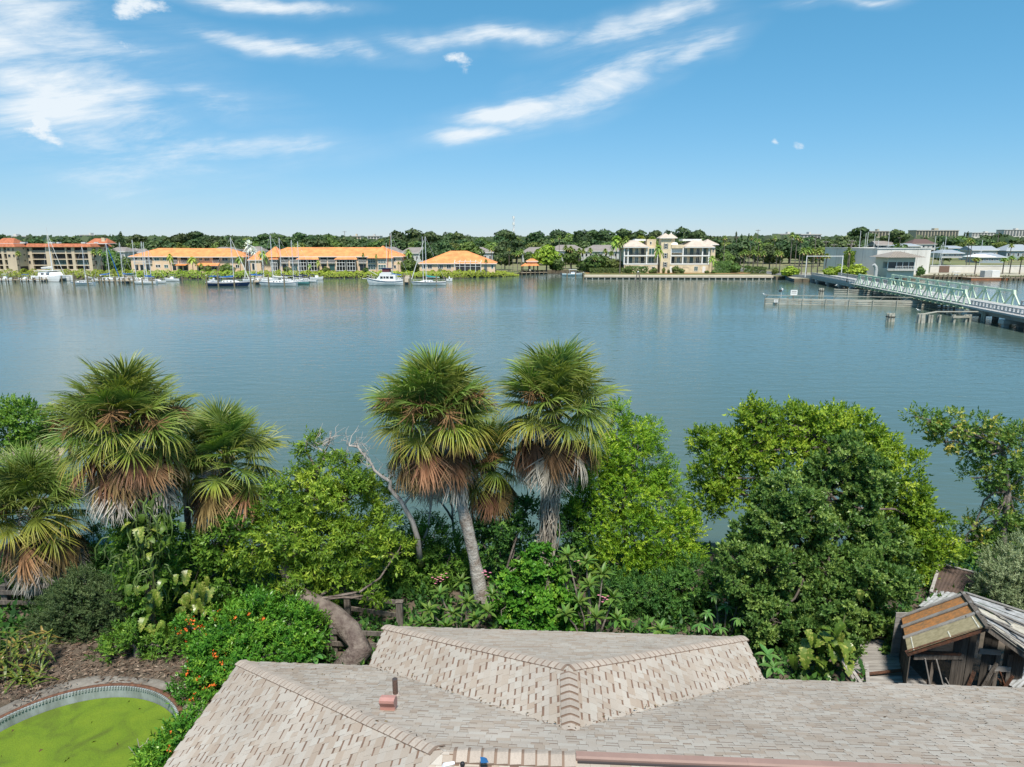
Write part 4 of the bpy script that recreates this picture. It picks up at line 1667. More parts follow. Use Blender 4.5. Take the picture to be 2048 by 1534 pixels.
# pink blossoms of the frangipani
for nm, pts in (("frangipani_shrub", [(872, 1160, 22.0), (885, 1152, 22), (972, 1150, 20.2)]), ("frangipani_shrub.001", [(1206, 1196, 19.6), (1160, 1120, 20.8)])):
	par = bpy.data.objects[nm]
	mb = MB()
	pk = mat("pink_petal", (.60, .22, .32), .5)
	rp = random.Random(2)
	for p in pts:
		for _ in range(7):
			c = aty(*p) - par.location + Vector((rp.uniform(-.16, .16), rp.uniform(-.1, .1), rp.uniform(-.12, .12)))
			for k in range(5):
				a = k * 1.2566
				d = Vector((math.cos(a), math.sin(a) * .6 - .3, .35)) * .05
				s = Vector((-math.sin(a), math.cos(a), 0)) * .018
				mb.poly([c, c + d * .6 + s, c + d, c + d * .6 - s], pk)
	mb.build("pink_blossoms", par)['kind'] = 'stuff'

# golden pothos: huge yellow splashed leaves
def pothos_material(name, g, y, lo):
	m = bpy.data.materials.new(name)
	m.use_nodes = True
	nt = m.node_tree
	p = nt.nodes['Principled BSDF']
	p.inputs['Roughness'].default_value = .35
	tc = nt.nodes.new('ShaderNodeTexCoord')
	oi = nt.nodes.new('ShaderNodeObjectInfo')
	w = nt.nodes.new('ShaderNodeTexNoise')
	w.noise_dimensions = '4D'
	w.inputs['Scale'].default_value = 11
	w.inputs['Detail'].default_value = 4
	w.inputs['Distortion'].default_value = 1.2
	nt.links.new(tc.outputs['Object'], w.inputs['Vector'])
	mu = nt.nodes.new('ShaderNodeMath')
	mu.operation = 'MULTIPLY'
	mu.inputs[1].default_value = 40
	nt.links.new(oi.outputs['Random'], mu.inputs[0])
	nt.links.new(mu.outputs[0], w.inputs['W'])
	cr = nt.nodes.new('ShaderNodeValToRGB')
	cr.color_ramp.elements[0].position = lo
	cr.color_ramp.elements[0].color = (*g, 1)
	cr.color_ramp.elements[1].position = lo + .14
	cr.color_ramp.elements[1].color = (*y, 1)
	nt.links.new(w.outputs['Fac'], cr.inputs[0])
	nt.links.new(cr.outputs[0], p.inputs['Base Color'])
	tr = nt.nodes.new('ShaderNodeBsdfTranslucent')
	nt.links.new(cr.outputs[0], tr.inputs['Color'])
	mx = nt.nodes.new('ShaderNodeMixShader')
	mx.inputs[0].default_value = .25
	nt.links.new(p.outputs[0], mx.inputs[1])
	nt.links.new(tr.outputs[0], mx.inputs[2])
	nt.links.new(mx.outputs[0], nt.nodes['Material Output'].inputs['Surface'])
	return m


PG = pothos_material("pothos_green", (.085, .155, .02), (.22, .28, .05), .54)
PY = pothos_material("pothos_yellow", (.13, .20, .025), (.42, .42, .11), .50)
hshape = [.2, .85, .98, .72, 1.0, .66, .93, .58, .8, .45, .55, .25, 0]
pot = [blade(.52, .38, PG, 1, .35, 12, hshape), blade(.46, .32, PG, 2, .5, 12, hshape)]
poty = [blade(.55, .40, PY, 3, .35, 12, hshape), blade(.48, .34, PY, 4, .5, 12, hshape)]


def pothos(label, base, leaves, seed, stemtop):
	r = random.Random(seed)
	base = Vector(base)
	root = thing("pothos_vine", label, "vine", base)
	st = Vector(aty(*stemtop)) - base
	MB().tube([(0, 0, -.1), st * .5 + Vector((.08, 0, 0)), st], [.025, .022, .018], 6, mat("vine_stem", (.12, .13, .05), .7)).build("stem", root)
	for (px, py, Y, yel, sc) in leaves:
		c = aty(px, py, Y) - base
		a = -math.pi / 2 + r.uniform(-1.5, 1.5)
		e = math.radians(r.uniform(-70, 5))
		x = Vector((math.cos(a) * math.cos(e), math.sin(a) * math.cos(e), math.sin(e)))
		y = Vector((-math.sin(a), math.cos(a), 0))
		M = Matrix((x, y, x.cross(y))).transposed().to_4x4() @ Matrix.Rotation(r.uniform(-.4, .4), 4, 'X') @ Matrix.Scale(sc, 4)
		o = link("leaf", r.choice(poty if yel else pot), root)
		o.matrix_local = Matrix.Translation(c - x * .2 * sc) @ M


rr = random.Random(14)
pl = [(rr.gauss(295, 30), rr.uniform(1035, 1120), 19.2 - rr.uniform(0, .4), rr.random() < .2, rr.uniform(.55, .8)) for _ in range(22)]
pl += [(rr.gauss(300, 22), rr.uniform(1130, 1260), 19.1 - rr.uniform(0, .4), rr.random() < .35, rr.uniform(.5, .85)) for _ in range(16)]
pl += [(285, 1245, 18.7, True, .8), (302, 1258, 18.7, True, .9), (318, 1250, 18.7, True, .8), (278, 1065, 18.9, True, .9), (312, 1060, 18.9, True, .8)]
pothos("variegated big leaf vine hanging on the largest palm's trunk", gpt(306, 19.1), pl, 1, (300, 1050, 19.3))
pl = [(rr.gauss(395, 22), rr.gauss(1190, 28), 19.9 - rr.uniform(0, .4), rr.random() < .7, rr.uniform(.6, 1)) for _ in range(20)]
pl += [(402, 1180, 19.4, True, 1.15), (385, 1175, 19.5, True, .9), (362, 1225, 19.3, True, .9), (372, 1240, 19.3, True, .8)]
pothos("yellow variegated big leaf vine left of the orange flowering shrub", gpt(392, 20.0), pl, 2, (395, 1160, 20.0))
pl = [(rr.uniform(1585, 1700), rr.uniform(1255, 1350), 17.7 - rr.uniform(0, .3), rr.random() < .25, rr.uniform(.75, 1.15)) for _ in range(30)]
pl += [(1690, 1300, 17.2, True, 1.25), (1668, 1300, 17.4, False, 1.2), (1742, 1265, 17.6, True, 1.1), (1745, 1205, 18.2, True, .9), (1720, 1190, 18.3, True, .8), (1612, 1310, 17.3, True, 1.1), (1640, 1325, 17.2, False, 1.2)]
pothos("green and yellow big leaf vine below the dark glossy tree near the roof edge", gpt(1650, 17.6), pl, 3, (1690, 1230, 18.0))


# hanging cactus stems on the big palm
def cereus():
	r = random.Random(9)
	m = mat("cereus_stem", (.10, .155, .032), .55, col2=(.045, .085, .018), scale=1.5, objrand=.35)
	base = gpt(306, 19.5)
	root = thing("climbing_cactus", "mass of hanging green climbing cactus stems on the largest palm", "cactus", base)
	for i in range(120):
		t = r.random()
		c = aty(285 + r.gauss(0, 32), 985 + t * 170, 19.4 + r.uniform(-.5, .3)) - base
		L = r.uniform(.4, 1.25)
		a = r.uniform(0, 6.28)
		o = Vector((math.cos(a), math.sin(a) - .3, 0))
		pts = []
		for k in range(7):
			s = k / 6
			p = c + o * (L * .55 * s * (1.3 - .6 * s)) + UP * (L * (.12 * s - .85 * s * s))
			p += Vector((.03 * math.sin(k * 2 + i), 0, 0))
			p.z = max(p.z, .1)
			pts.append(p)
		MB().tube(pts, [.019, .022, .02, .023, .02, .018, .008], 4, m).build("stem", root)


cereus()
leafy("low_weed_shrub", "low green weeds on the mulch edge below the cactus-hung palm", "shrub", gpt(275, 18.6),
	  [(245, 1285, 26), (275, 1280, 28), (325, 1290, 26), (215, 1300, 20), (350, 1300, 20), (300, 1300, 16)], 18.7, L_mid, S_small, 49, dens=7, cr=.2, per=8, up=.7)
leafy("trunk_climber", "leafy green climber wrapped round the largest palm's trunk behind the cactus stems", "vine", gpt(306, 19.9),
	  [(290, 1010, 34), (270, 1060, 36), (310, 1070, 36), (285, 1120, 40), (320, 1140, 34), (300, 1190, 36), (270, 1170, 30), (315, 1240, 30), (330, 1050, 26), (300, 1285, 26)], 20.0, L_mid, S_broad, 48, dens=5, cr=.24, per=9)


# arching strap leaved clump at the left edge
def strap_clump():
	r = random.Random(6)
	sm = [pothos_material("ginger_leaf", (.07, .12, .02), (.30, .30, .06), .5), pothos_material("ginger_dry_leaf", (.27, .22, .06), (.36, .20, .07), .5)]
	lv = [blade(.75, .085, sm[0], 1, .5, 6), blade(.65, .08, sm[0], 2, .8, 6)]
	ld = [blade(.6, .075, sm[1], 3, .9, 6)]
	base = gpt(20, 17.8)
	root = thing("strap_leaf_clump", "clump of arching yellow green strap leaves at the left edge above the pool", "shrub", base)
	for i in range(190):
		px, py = r.uniform(-70, 100), r.uniform(1255, 1370)
		Y = 18.6 - (py - 1250) * .012
		c = aty(px, py, Y) - base
		a = r.uniform(0, 6.28)
		e = math.radians(r.uniform(-10, 65))
		x = Vector((math.cos(a) * math.cos(e), math.sin(a) * math.cos(e), math.sin(e)))
		y = Vector((-math.sin(a), math.cos(a), 0))
		o = link("leaf", r.choice(ld) if r.random() < .2 else r.choice(lv), root)
		o.matrix_local = Matrix.Translation(c - x * .2) @ Matrix((x, y, x.cross(y))).transposed().to_4x4() @ Matrix.Scale(r.uniform(.7, 1.1), 4)
	for k in range(12):
		c = aty(r.uniform(-60, 90), 1300, 18.0) - base
		MB().tube([(c.x, c.y, 0), (c.x + .05, c.y, .6), (c.x + .15, c.y, 1.1)], [.018, .016, .01], 5, MATS["vine_stem"]).build("cane", root)


strap_clump()

# weeds that close the ground between the shrubs
def undergrowth():
	rng = np.random.default_rng(90)
	n = 9500
	x = rng.uniform(-24, 24, n)
	y = rng.uniform(17.0, 27.5, n)
	k = ~((x > -15.5) & (x < -7.6) & (y < 20.2))
	k &= ~((x > 10.2) & (y < 21))
	k &= ~((x > -4.4) & (x < 7) & (y < 17.6))
	x, y = x[k], y[k]
	z = np.where(y > 25.5, GZ - (y - 25.5) * .75, GZ)
	Qs = []
	pos = np.stack([x, y, z], 1)
	d = rng.normal(size=pos.shape) * .5 + np.array([0, 0, 1])
	Q = scatter(np.concatenate(S_broad[:1]), pos, d, rng.uniform(.9, 1.9, len(x)), rng)
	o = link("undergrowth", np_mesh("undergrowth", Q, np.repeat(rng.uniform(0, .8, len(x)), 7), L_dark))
	tag(o, "low green undergrowth covering the bank between shrubs", "undergrowth", kind='stuff')


undergrowth()

# ------------------------------------------------------------------ fence pieces
oldwood = mat("weathered_timber", (.19, .165, .14), .95, col2=(.075, .062, .052), scale=5, bump=.6, stretch=(3, 3, .5))
plank = mat("grey_planks", (.33, .315, .295), .92, col2=(.20, .185, .17), scale=4, stretch=(.4, 4, 1), objrand=.18)


def fence(label, posts, rails):
	base = Vector(posts[0][:3])
	root = thing("rail_fence", label, "fence", base)
	for (x, y, z, h, w) in posts:
		o = Vector((x, y, z)) - base
		mb = MB()
		mb.box(o.x - w / 2, o.x + w / 2, o.y - w / 2, o.y + w / 2, -.3, h, oldwood)
		mb.faces([o + Vector((-w * .6, -w * .6, h + .003)), o + Vector((w * .6, -w * .6, h + .003)), o + Vector((w * .6, w * .6, h + .003)), o + Vector((-w * .6, w * .6, h + .003)), o + Vector((0, 0, h + .05))], [(0, 1, 4), (1, 2, 4), (2, 3, 4), (3, 0, 4)], oldwood)
		mb.build("post", root)
	for a, b in rails:
		MB().bar(Vector(a) - base, Vector(b) - base, .05, .14, oldwood).build("rail", root)


fence("weathered rail fence corner at the left edge below the low palm", [(-17.3, 21.3, GZ, .95, .2), (-19.6, 21.4, GZ, .95, .2)],
	  [((-19.8, 21.18, GZ + .78), (-15.3, 21.1, GZ + .74)), ((-19.8, 21.18, GZ + .4), (-15.3, 21.1, GZ + .38)), ((-17.3, 21.45, GZ + .85), (-19.8, 24, GZ + .85))])
fence("weathered grey rail fence behind the gumbo trunk beside the roof", [(-3.62, 20.0, GZ, 1.08, .2), (-5.45, 18.85, GZ, .9, .2), (-5.4, 20.4, GZ, 1.0, .18)],
	  [((-3.62, 20.0, GZ + 1.03), (-5.4, 20.45, GZ + 1.03)), ((-3.0, 18.6, GZ + .75), (-5.5, 18.72, GZ + .8)), ((-3.0, 18.6, GZ + .35), (-5.5, 18.72, GZ + .4)), ((-3.62, 20.12, GZ + .5), (-5.4, 20.57, GZ + .5))])


# ------------------------------------------------------------------ collapsing shed with corrugated roof
def corrugated(mb, a, b, c, d, m, pitch=.075, amp=.012):
	"""sheet a-b (eave edge) to d-c (ridge edge); ribs run from eave to ridge"""
	a, b, c, d = (Vector(v) for v in (a, b, c, d))
	n = max(4, int((b - a).length / pitch) * 4)
	nn = (b - a).cross(d - a).normalized()
	lo, hi = [], []
	for i in range(n + 1):
		t = i / n
		w = nn * amp * math.sin(i * math.pi / 2)
		lo.append(a.lerp(b, t) + w)
		hi.append(d.lerp(c, t) + w)
	for i in range(n):
		mb.poly([lo[i], lo[i + 1], hi[i + 1], hi[i]], m)
		mb.poly([lo[i] - nn * .006, hi[i] - nn * .006, hi[i + 1] - nn * .006, lo[i + 1] - nn * .006], m)


rustm = mat("rust_sheet", (.36, .155, .045), .8, col2=(.17, .10, .045), scale=2.2, stretch=(.6, 6, 6), bump=.2)
olive_sheet = mat("olive_sheet", (.30, .265, .165), .6, col2=(.20, .175, .10), scale=2.0, stretch=(.6, 6, 6))
greymetal = mat("grey_sheet", (.42, .43, .44), .5, col2=(.22, .225, .22), scale=2.2, stretch=(.6, 5, 5))
palesheet = mat("pale_sheet", (.50, .48, .42), .6, col2=(.33, .31, .26), scale=1.8, stretch=(.6, 5, 5))
darkboard = mat("black_board", (.045, .038, .032), .9, col2=(.11, .095, .08), scale=3, stretch=(6, 6, .5), bump=.4, objrand=.25)


def shed():
	EL = 1.35                      # eave and ridge heights above ground
	RD = 2.55
	# roof corners from sight lines
	p = lambda px, py, z: onz(px, py, GZ + z)
	e0, r0 = p(1816, 1305, EL), p(1977, 1252, RD)
	e1, r1 = p(1803, 1234, EL), p(1931, 1187, RD)
	base = Vector((13.0, 17.2, GZ))
	root = thing("collapsing_shed", "collapsing timber shed with rusty corrugated left roof slope and grey right slope", "shed", base)
	L = lambda v: Vector(v) - base
	e0, r0, e1, r1 = L(e0), L(r0), L(e1), L(r1)
	e1 = e0.lerp(e1, 1.0)
	lerp2 = lambda t: (e0.lerp(e1, t), r0.lerp(r1, t))
	bands = [(0.0, .40, olive_sheet), (.40, .70, rustm), (.70, .99, rustm)]
	for a, b, m in bands:
		(ea, ra), (eb, rb) = lerp2(a), lerp2(b)
		mb = MB()
		corrugated(mb, ea, eb, rb, ra, m)
		mb.build("roof_sheet", root)
	nn = (e1 - e0).cross(r0 - e0).normalized()
	if nn.z < 0:
		nn = -nn
	for t in (.38, .69, .985):
		ea, ra = lerp2(t)
		MB().bar(ea + nn * .035 - (ra - ea) * .02, ra + nn * .035, .11, .035, plank, up=nn).build("roof_batten", root)
	tape = mat("pale_patch", (.62, .60, .50), .7, var=.3, scale=12)
	for t, a, b in ((.08, .0, .36), (.55, .02, .18), (.90, .02, .34)):
		q = lambda s: e0.lerp(r0, t).lerp(e1.lerp(r1, t), s)
		MB().bar(q(a) + nn * .017, q(b) + nn * .017, .03, .006, tape, up=nn).build("sealant_strip", root)
	# right slope: grey sheets running down from the ridge
	f0, f1 = L(p(2075, 1325, EL - .1)), L(p(2130, 1250, EL - .1))
	mats = [palesheet, greymetal, palesheet, greymetal, greymetal]
	for i in range(5):
		a, b = i / 5, (i + 1) / 5 - .02
		mb = MB()
		corrugated(mb, f0.lerp(f1, b), f0.lerp(f1, a), r0.lerp(r1, a), r0.lerp(r1, b), mats[i], .12, .014)
		mb.build("roof_sheet", root)
	for t in (.02, .3, .62, .97):
		MB().bar(r0.lerp(r1, t) + Vector((.02, 0, .05)), f0.lerp(f1, t) + Vector((0, 0, .05)), .10, .03, plank).build("roof_batten", root)
	MB().bar(r0 + Vector((-.03, -.05, -.02)), r1 + Vector((0, .1, -.02)), .16, .06, darkboard).build("ridge_board", root)
	# rafters at the open gable end
	g0, gr, g1 = e0 + Vector((0, .06, -.07)), r0 + Vector((0, .06, -.09)), f0 + Vector((0, .06, -.07))
	rotten = mat("rotten_wood", (.15, .06, .03), .95, col2=(.05, .03, .022), scale=6, bump=.8)
	MB().bar(g0, gr, .06, .14, rotten).build("rafter", root)
	MB().bar(gr, g1, .06, .14, oldwood).build("rafter", root)
	zt = e0.z - .18
	x0, x1, y = e0.x + .22, f0.x, e0.y + .1
	MB().bar((x0, y, zt), (x0 + 1.35, y - .02, zt + .02), .09, .16, oldwood).build("tie_beam", root)
	MB().bar((x0 + .02, y - .02, zt + .14), (x0 + 1.28, y - .04, zt + .10), .07, .08, rotten).build("tie_beam", root)
	# left wall of upright dark boards, running away from the viewer
	for i in range(9):
		t = i / 9
		b0, b1 = e0.lerp(e1, t), e0.lerp(e1, t + .105)
		mb = MB()
		mb.hexa([(b0.x + .07, b0.y + .02, -.1), (b0.x + .10, b0.y + .02, -.1), (b1.x + .10, b1.y, -.1), (b1.x + .07, b1.y, -.1), (b0.x + .07, b0.y + .02, e0.z - .05), (b0.x + .10, b0.y + .02, e0.z - .05), (b1.x + .10, b1.y, e0.z - .05), (b1.x + .07, b1.y, e0.z - .05)], darkboard)
		mb.build("wall_board", root)
	# right part of the gable wall: wide dark boards up to the slope
	xs = np.arange(r0.x - .32, f0.x - .02, .205)
	for i, xx in enumerate(xs):
		if i in (3, 6):
			continue
		t = max(0, (xx + .1 - r0.x) / (f0.x - r0.x))
		top = (r0.z + (f0.z - r0.z) * t - .14) if xx > r0.x - .15 else (r0.z - .55)
		MB().box(xx, xx + .19, y - .04 + .008 * (i % 2), y - .012 + .008 * (i % 2), -.1, top, darkboard).build("wall_board", root)
	# braces and posts in the opening
	MB().bar((x0 + .3, y - .05, zt - .02), (x0 + .62, y - .16, -.1), .08, .03, plank).build("brace", root)
	MB().bar((x0 + .62, y - .05, zt - .05), (x0 + 1.0, y - .2, -.1), .08, .03, plank).build("brace", root)
	for xx in (x0 + .55, x0 + 1.22, x0 + 1.36):
		MB().box(xx, xx + .09, y + .02, y + .1, -.1, zt - .08, oldwood).build("post", root)
	for (xa, xb, za) in ((r0.x + .35, r0.x + .95, zt + .22), (r0.x + .7, r0.x + 1.3, zt - .3)):
		MB().bar((xa, y - .09, za), (xb, y - .09, za - .05), .04, .15, plank).build("cross_board", root)
	for xx in (r0.x + .86, r0.x + 1.2):
		MB().box(xx, xx + .11, y - .10, y - .055, -.1, zt + .1, oldwood).build("post", root)
	rg = random.Random(3)
	for k in range(9):                       # fallen and leaning boards round the open gable
		xa = rg.uniform(x0 + .1, f0.x - .2)
		a_ = Vector((xa, y - rg.uniform(.05, .3), rg.uniform(-.1, .2)))
		b_ = a_ + Vector((rg.uniform(-.5, .5), rg.uniform(-.15, .1), rg.uniform(.4, 1.0)))
		MB().bar(a_, b_, .09, .025, rg.choice((plank, oldwood, darkboard, rotten))).build("loose_board", root)
	for k in range(5):
		t = rg.random()
		a_ = r0.lerp(r1, t).lerp(f0.lerp(f1, t), rg.uniform(.1, .4)) + UP * .07
		MB().bar(a_, a_ + Vector((rg.uniform(.5, .9), rg.uniform(-.3, .3), -.42)), .10, .025, plank).build("loose_board", root)
	# back wall and clutter inside
	for i in range(9):
		MB().box(x0 + .4, f0.x - .1, e1.y - .05, e1.y - .02, i * .17, i * .17 + .16, plank).build("back_board", root)
	return root


shed()


def loose_sheets():
	rr = random.Random(4)
	spots = [((14.15, 17.0, GZ + .35), .9, .5, .5, greymetal, "crumpled grey sheet lying inside the open shed"),]
	for loc, l, w, rz, m, lab in spots:
		mb = MB()
		corrugated(mb, (-l / 2, -w / 2, 0), (-l / 2, w / 2, .1), (l / 2, w / 2, .3), (l / 2, -w / 2, .22), m)
		tag(mb.build("metal_sheet", loc=loc, rz=rz), lab, "metal sheet")


loose_sheets()


def side_deck():
	"""grey plank deck left of the shed"""
	root = thing("plank_deck", "grey weathered plank deck between the dark glossy tree and the shed", "deck", (11.0, 18.2, GZ))
	for i in range(16):
		MB().box(-1.1, .85, -1.2 + i * .155, -1.2 + i * .155 + .14, .02, .06, plank).build("plank", root)
	for x in (-.9, 0, .7):
		MB().box(x, x + .08, -1.2, 1.25, -.1, .018, oldwood).build("joist", root)


side_deck()
for i, (px, py, z0, l, rz, tilt, lab) in enumerate([
		(1708, 1345, .3, 1.0, 1.9, .5, "broken grey board leaning up left of the plank deck"),
		(1735, 1352, .2, .9, 1.2, .35, "second broken board standing up beside the plank deck"),
		(1760, 1345, .15, 1.5, .1, .05, "long rotten board lying across the near edge of the plank deck"),
		(1690, 1330, .5, 1.1, 2.2, .8, "grey stick leaning against the big leaf vine by the roof edge")]):
	c = onz(px, py, GZ + z0)
	d = Vector((math.cos(rz) * math.cos(tilt), math.sin(rz) * math.cos(tilt), math.sin(tilt))) * l / 2
	tag(MB().bar(-d, d, .10, .03, plank if i != 2 else MATS["rotten_wood"]).build("board", loc=c), lab, "board")


def old_roof():
	"""low brown sheet-covered lean-to on the bank behind the shed"""
	base = onz(1905, 1160, GZ)
	root = thing("lean_to_roof", "low brown rusted lean-to roof on the bank behind the shed", "roof", base)
	a, b = onz(1862, 1185, GZ + .35) - base, onz(1925, 1190, GZ + .3) - base
	d, c = onz(1880, 1128, GZ + .55) - base, onz(1965, 1150, GZ + .6) - base
	mb = MB()
	corrugated(mb, a, b, c, d, mat("brown_sheet", (.105, .07, .055), .9, col2=(.06, .042, .035), scale=2.5), .1, .012)
	mb.build("roof_sheet", root)
	a2, b2 = onz(1836, 1212, GZ + .3) - base, onz(1880, 1216, GZ + .3) - base
	mb = MB()
	corrugated(mb, a2, b2, onz(1925, 1188, GZ + .35) - base, onz(1872, 1180, GZ + .35) - base, greymetal, .12, .012)
	mb.build("roof_sheet", root)
	for q in (a, b, c, d):
		MB().box(q.x - .05, q.x + .05, q.y - .05, q.y + .05, -.4, q.z - .02, oldwood).build("post", root)
	for (s, e) in ((a, d), (d, c)):
		MB().bar(s + UP * .03, e + UP * .03, .1, .03, plank).build("edge_board", root)


old_roof()

# dead twig in the pool corner
c = onz(290, 1525, GZ + .1)
mb = MB()
rg = np.random.default_rng(6)
for e in ((-.35, 0, .45), (.1, .1, .6), (.35, -.05, .35), (-.05, -.1, .75)):
	p = bend((0, 0, -.2), e, 5, .09, rg)
	mb.tube(p, [.025, .022, .018, .014, .01, .006], 5, deadwood)
	mb.tube(bend(p[3], p[3] + Vector((rg.normal() * .15, 0, .15)), 2, .1, rg), [.01, .008, .004], 4, deadwood)
tag(mb.build("dead_sapling", loc=c), "small bare forked dead sapling beside the pool at the bottom edge", "dead plant")

# ================================================================== FAR SHORE
def wx(px, Y, z=5.0):
	return (px - 1024) / F * (Y * CP + (CZ - z) * SP)


glass = mat("dark_glass", (.02, .028, .035), .12, spec=.6)
tealglass = mat("teal_glass", (.05, .11, .11), .15, spec=.6)
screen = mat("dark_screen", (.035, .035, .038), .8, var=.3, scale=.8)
white = mat("white_paint", (.76, .76, .74), .55)
orange = mat("orange_tile", (.70, .265, .092), .85, var=.25, scale=.5, bump=.3, bscale=6)
redtile = mat("red_tile", (.40, .135, .065), .85, var=.3, scale=1.2)
tan = mat("tan_stucco", (.56, .47, .35), .9, var=.10, scale=.3)
peach = mat("peach_stucco", (.72, .53, .37), .9, var=.08, scale=.25)
cream = mat("cream_stucco", (.68, .57, .40), .9, var=.18, scale=.5)
creamroof = mat("sand_tile", (.50, .42, .35), .85, var=.14, scale=.8)
greyroof = mat("grey_shingle_roof", (.23, .205, .19), .9, var=.15, scale=.4)
palegrey = mat("pale_grey_wall", (.48, .49, .48), .85, var=.08, scale=.3)
concrete = mat("pale_concrete", (.42, .41, .385), .9, var=.18, scale=.4)
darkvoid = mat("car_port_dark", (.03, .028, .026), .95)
rail_dark = mat("dark_railing", (.05, .055, .05), .6)
shutter = mat("dark_shutter", (.03, .045, .05), .6)


class FB:
	"""frame of a far building: photograph columns and rows on its facade plane -> local metres"""

	def __init__(s, name, label, cat, pxc, Y, group=None, rz=0.0, z0=None):
		s.Y, s.z0 = Y, FZ if z0 is None else z0
		s.k = (Y * CP + (CZ - 6) * SP) / F
		s.pxc = pxc
		s.root = thing(name, label, cat, (wx(pxc, Y, 6), Y, s.z0), rz, group)

	def x(s, px):
		return (px - s.pxc) * s.k

	def z(s, py):
		return zat(py, s.Y) - s.z0

	def box(s, mb, p0, p1, q0, q1, y0, y1, m):
		"""px range, py range (top, bottom), depth range"""
		mb.box(s.x(p0), s.x(p1), y0, y1, s.z(q1), s.z(q0), m)

	def window(s, p0, p1, q0, q1, n=2, y=0.0, fm=None, pm=None, hb=0, shut=False, side=None):
		fm, pm = fm or white, pm or glass
		x0, x1, z0, z1 = s.x(p0), s.x(p1), s.z(q1), s.z(q0)
		mb = MB()
		t = .11
		mb.box(x0, x1, y - .07, y - .004, z0, z0 + t, fm)
		mb.box(x0, x1, y - .07, y - .004, z1 - t, z1, fm)
		for i in range(n + 1):
			xx = x0 + (x1 - x0 - t) * i / n
			mb.box(xx, xx + t, y - .066, y - .004, z0 + t, z1 - t, fm)
		for i in range(hb):
			zz = z0 + (z1 - z0) * (i + 1) / (hb + 1)
			mb.box(x0 + t, x1 - t, y - .062, y - .006, zz - .05, zz + .05, fm)
		if shut:
			w = (x1 - x0) * .32
			mb.box(x0 - w - .02, x0 - .02, y - .06, y - .005, z0, z1, shutter)
			mb.box(x1 + .02, x1 + w + .02, y - .06, y - .005, z0, z1, shutter)
		o = mb.build("window", s.root)
		MB().poly([(x0 + .05, y - .03, z0 + .05), (x1 - .05, y - .03, z0 + .05), (x1 - .05, y - .03, z1 - .05), (x0 + .05, y - .03, z1 - .05)], pm).build("pane", o)
		return o

	def railing(s, p0, p1, q0, q1, y, m, name="balcony_railing", step=.35, solid=False):
		x0, x1, z0, z1 = s.x(p0), s.x(p1), s.z(q1), s.z(q0)
		mb = MB()
		mb.box(x0, x1, y - .05, y, z1 - .08, z1, m)
		mb.box(x0, x1, y - .05, y, z0, z0 + .08, m)
		n = max(2, int((x1 - x0) / step))
		for i in range(n + 1):
			xx = x0 + (x1 - x0 - .07) * i / n
			mb.box(xx, xx + (.07 if not solid else .18), y - .045, y - .005, z0 + .08, z1 - .08, m)
		return mb.build(name, s.root)


def hip(mb, x0, x1, y0, y1, z, h, ov, m, inset=None, l=True, r=True):
	x0, x1, y0, y1 = x0 - ov, x1 + ov, y0 - ov, y1 + ov
	dy = (y1 - y0) / 2
	ins = dy if inset is None else inset
	a = x0 + (ins if l else 0)
	b = x1 - (ins if r else 0)
	if b < a:
		a = b = (x0 + x1) / 2
	yc = (y0 + y1) / 2
	P = [(x0, y0, z), (x1, y0, z), (x1, y1, z), (x0, y1, z), (a, yc, z + h), (b, yc, z + h)]
	mb.faces(P, [(0, 1, 5, 4), (1, 2, 5), (2, 3, 4, 5), (3, 0, 4)], m)
	e = .22
	Q = [(x, y, zz - e) for x, y, zz in P[:4]]
	mb.faces(P[:4] + Q, [(0, 4, 5, 1), (1, 5, 6, 2), (2, 6, 7, 3), (3, 7, 4, 0), (4, 7, 6, 5)], white)


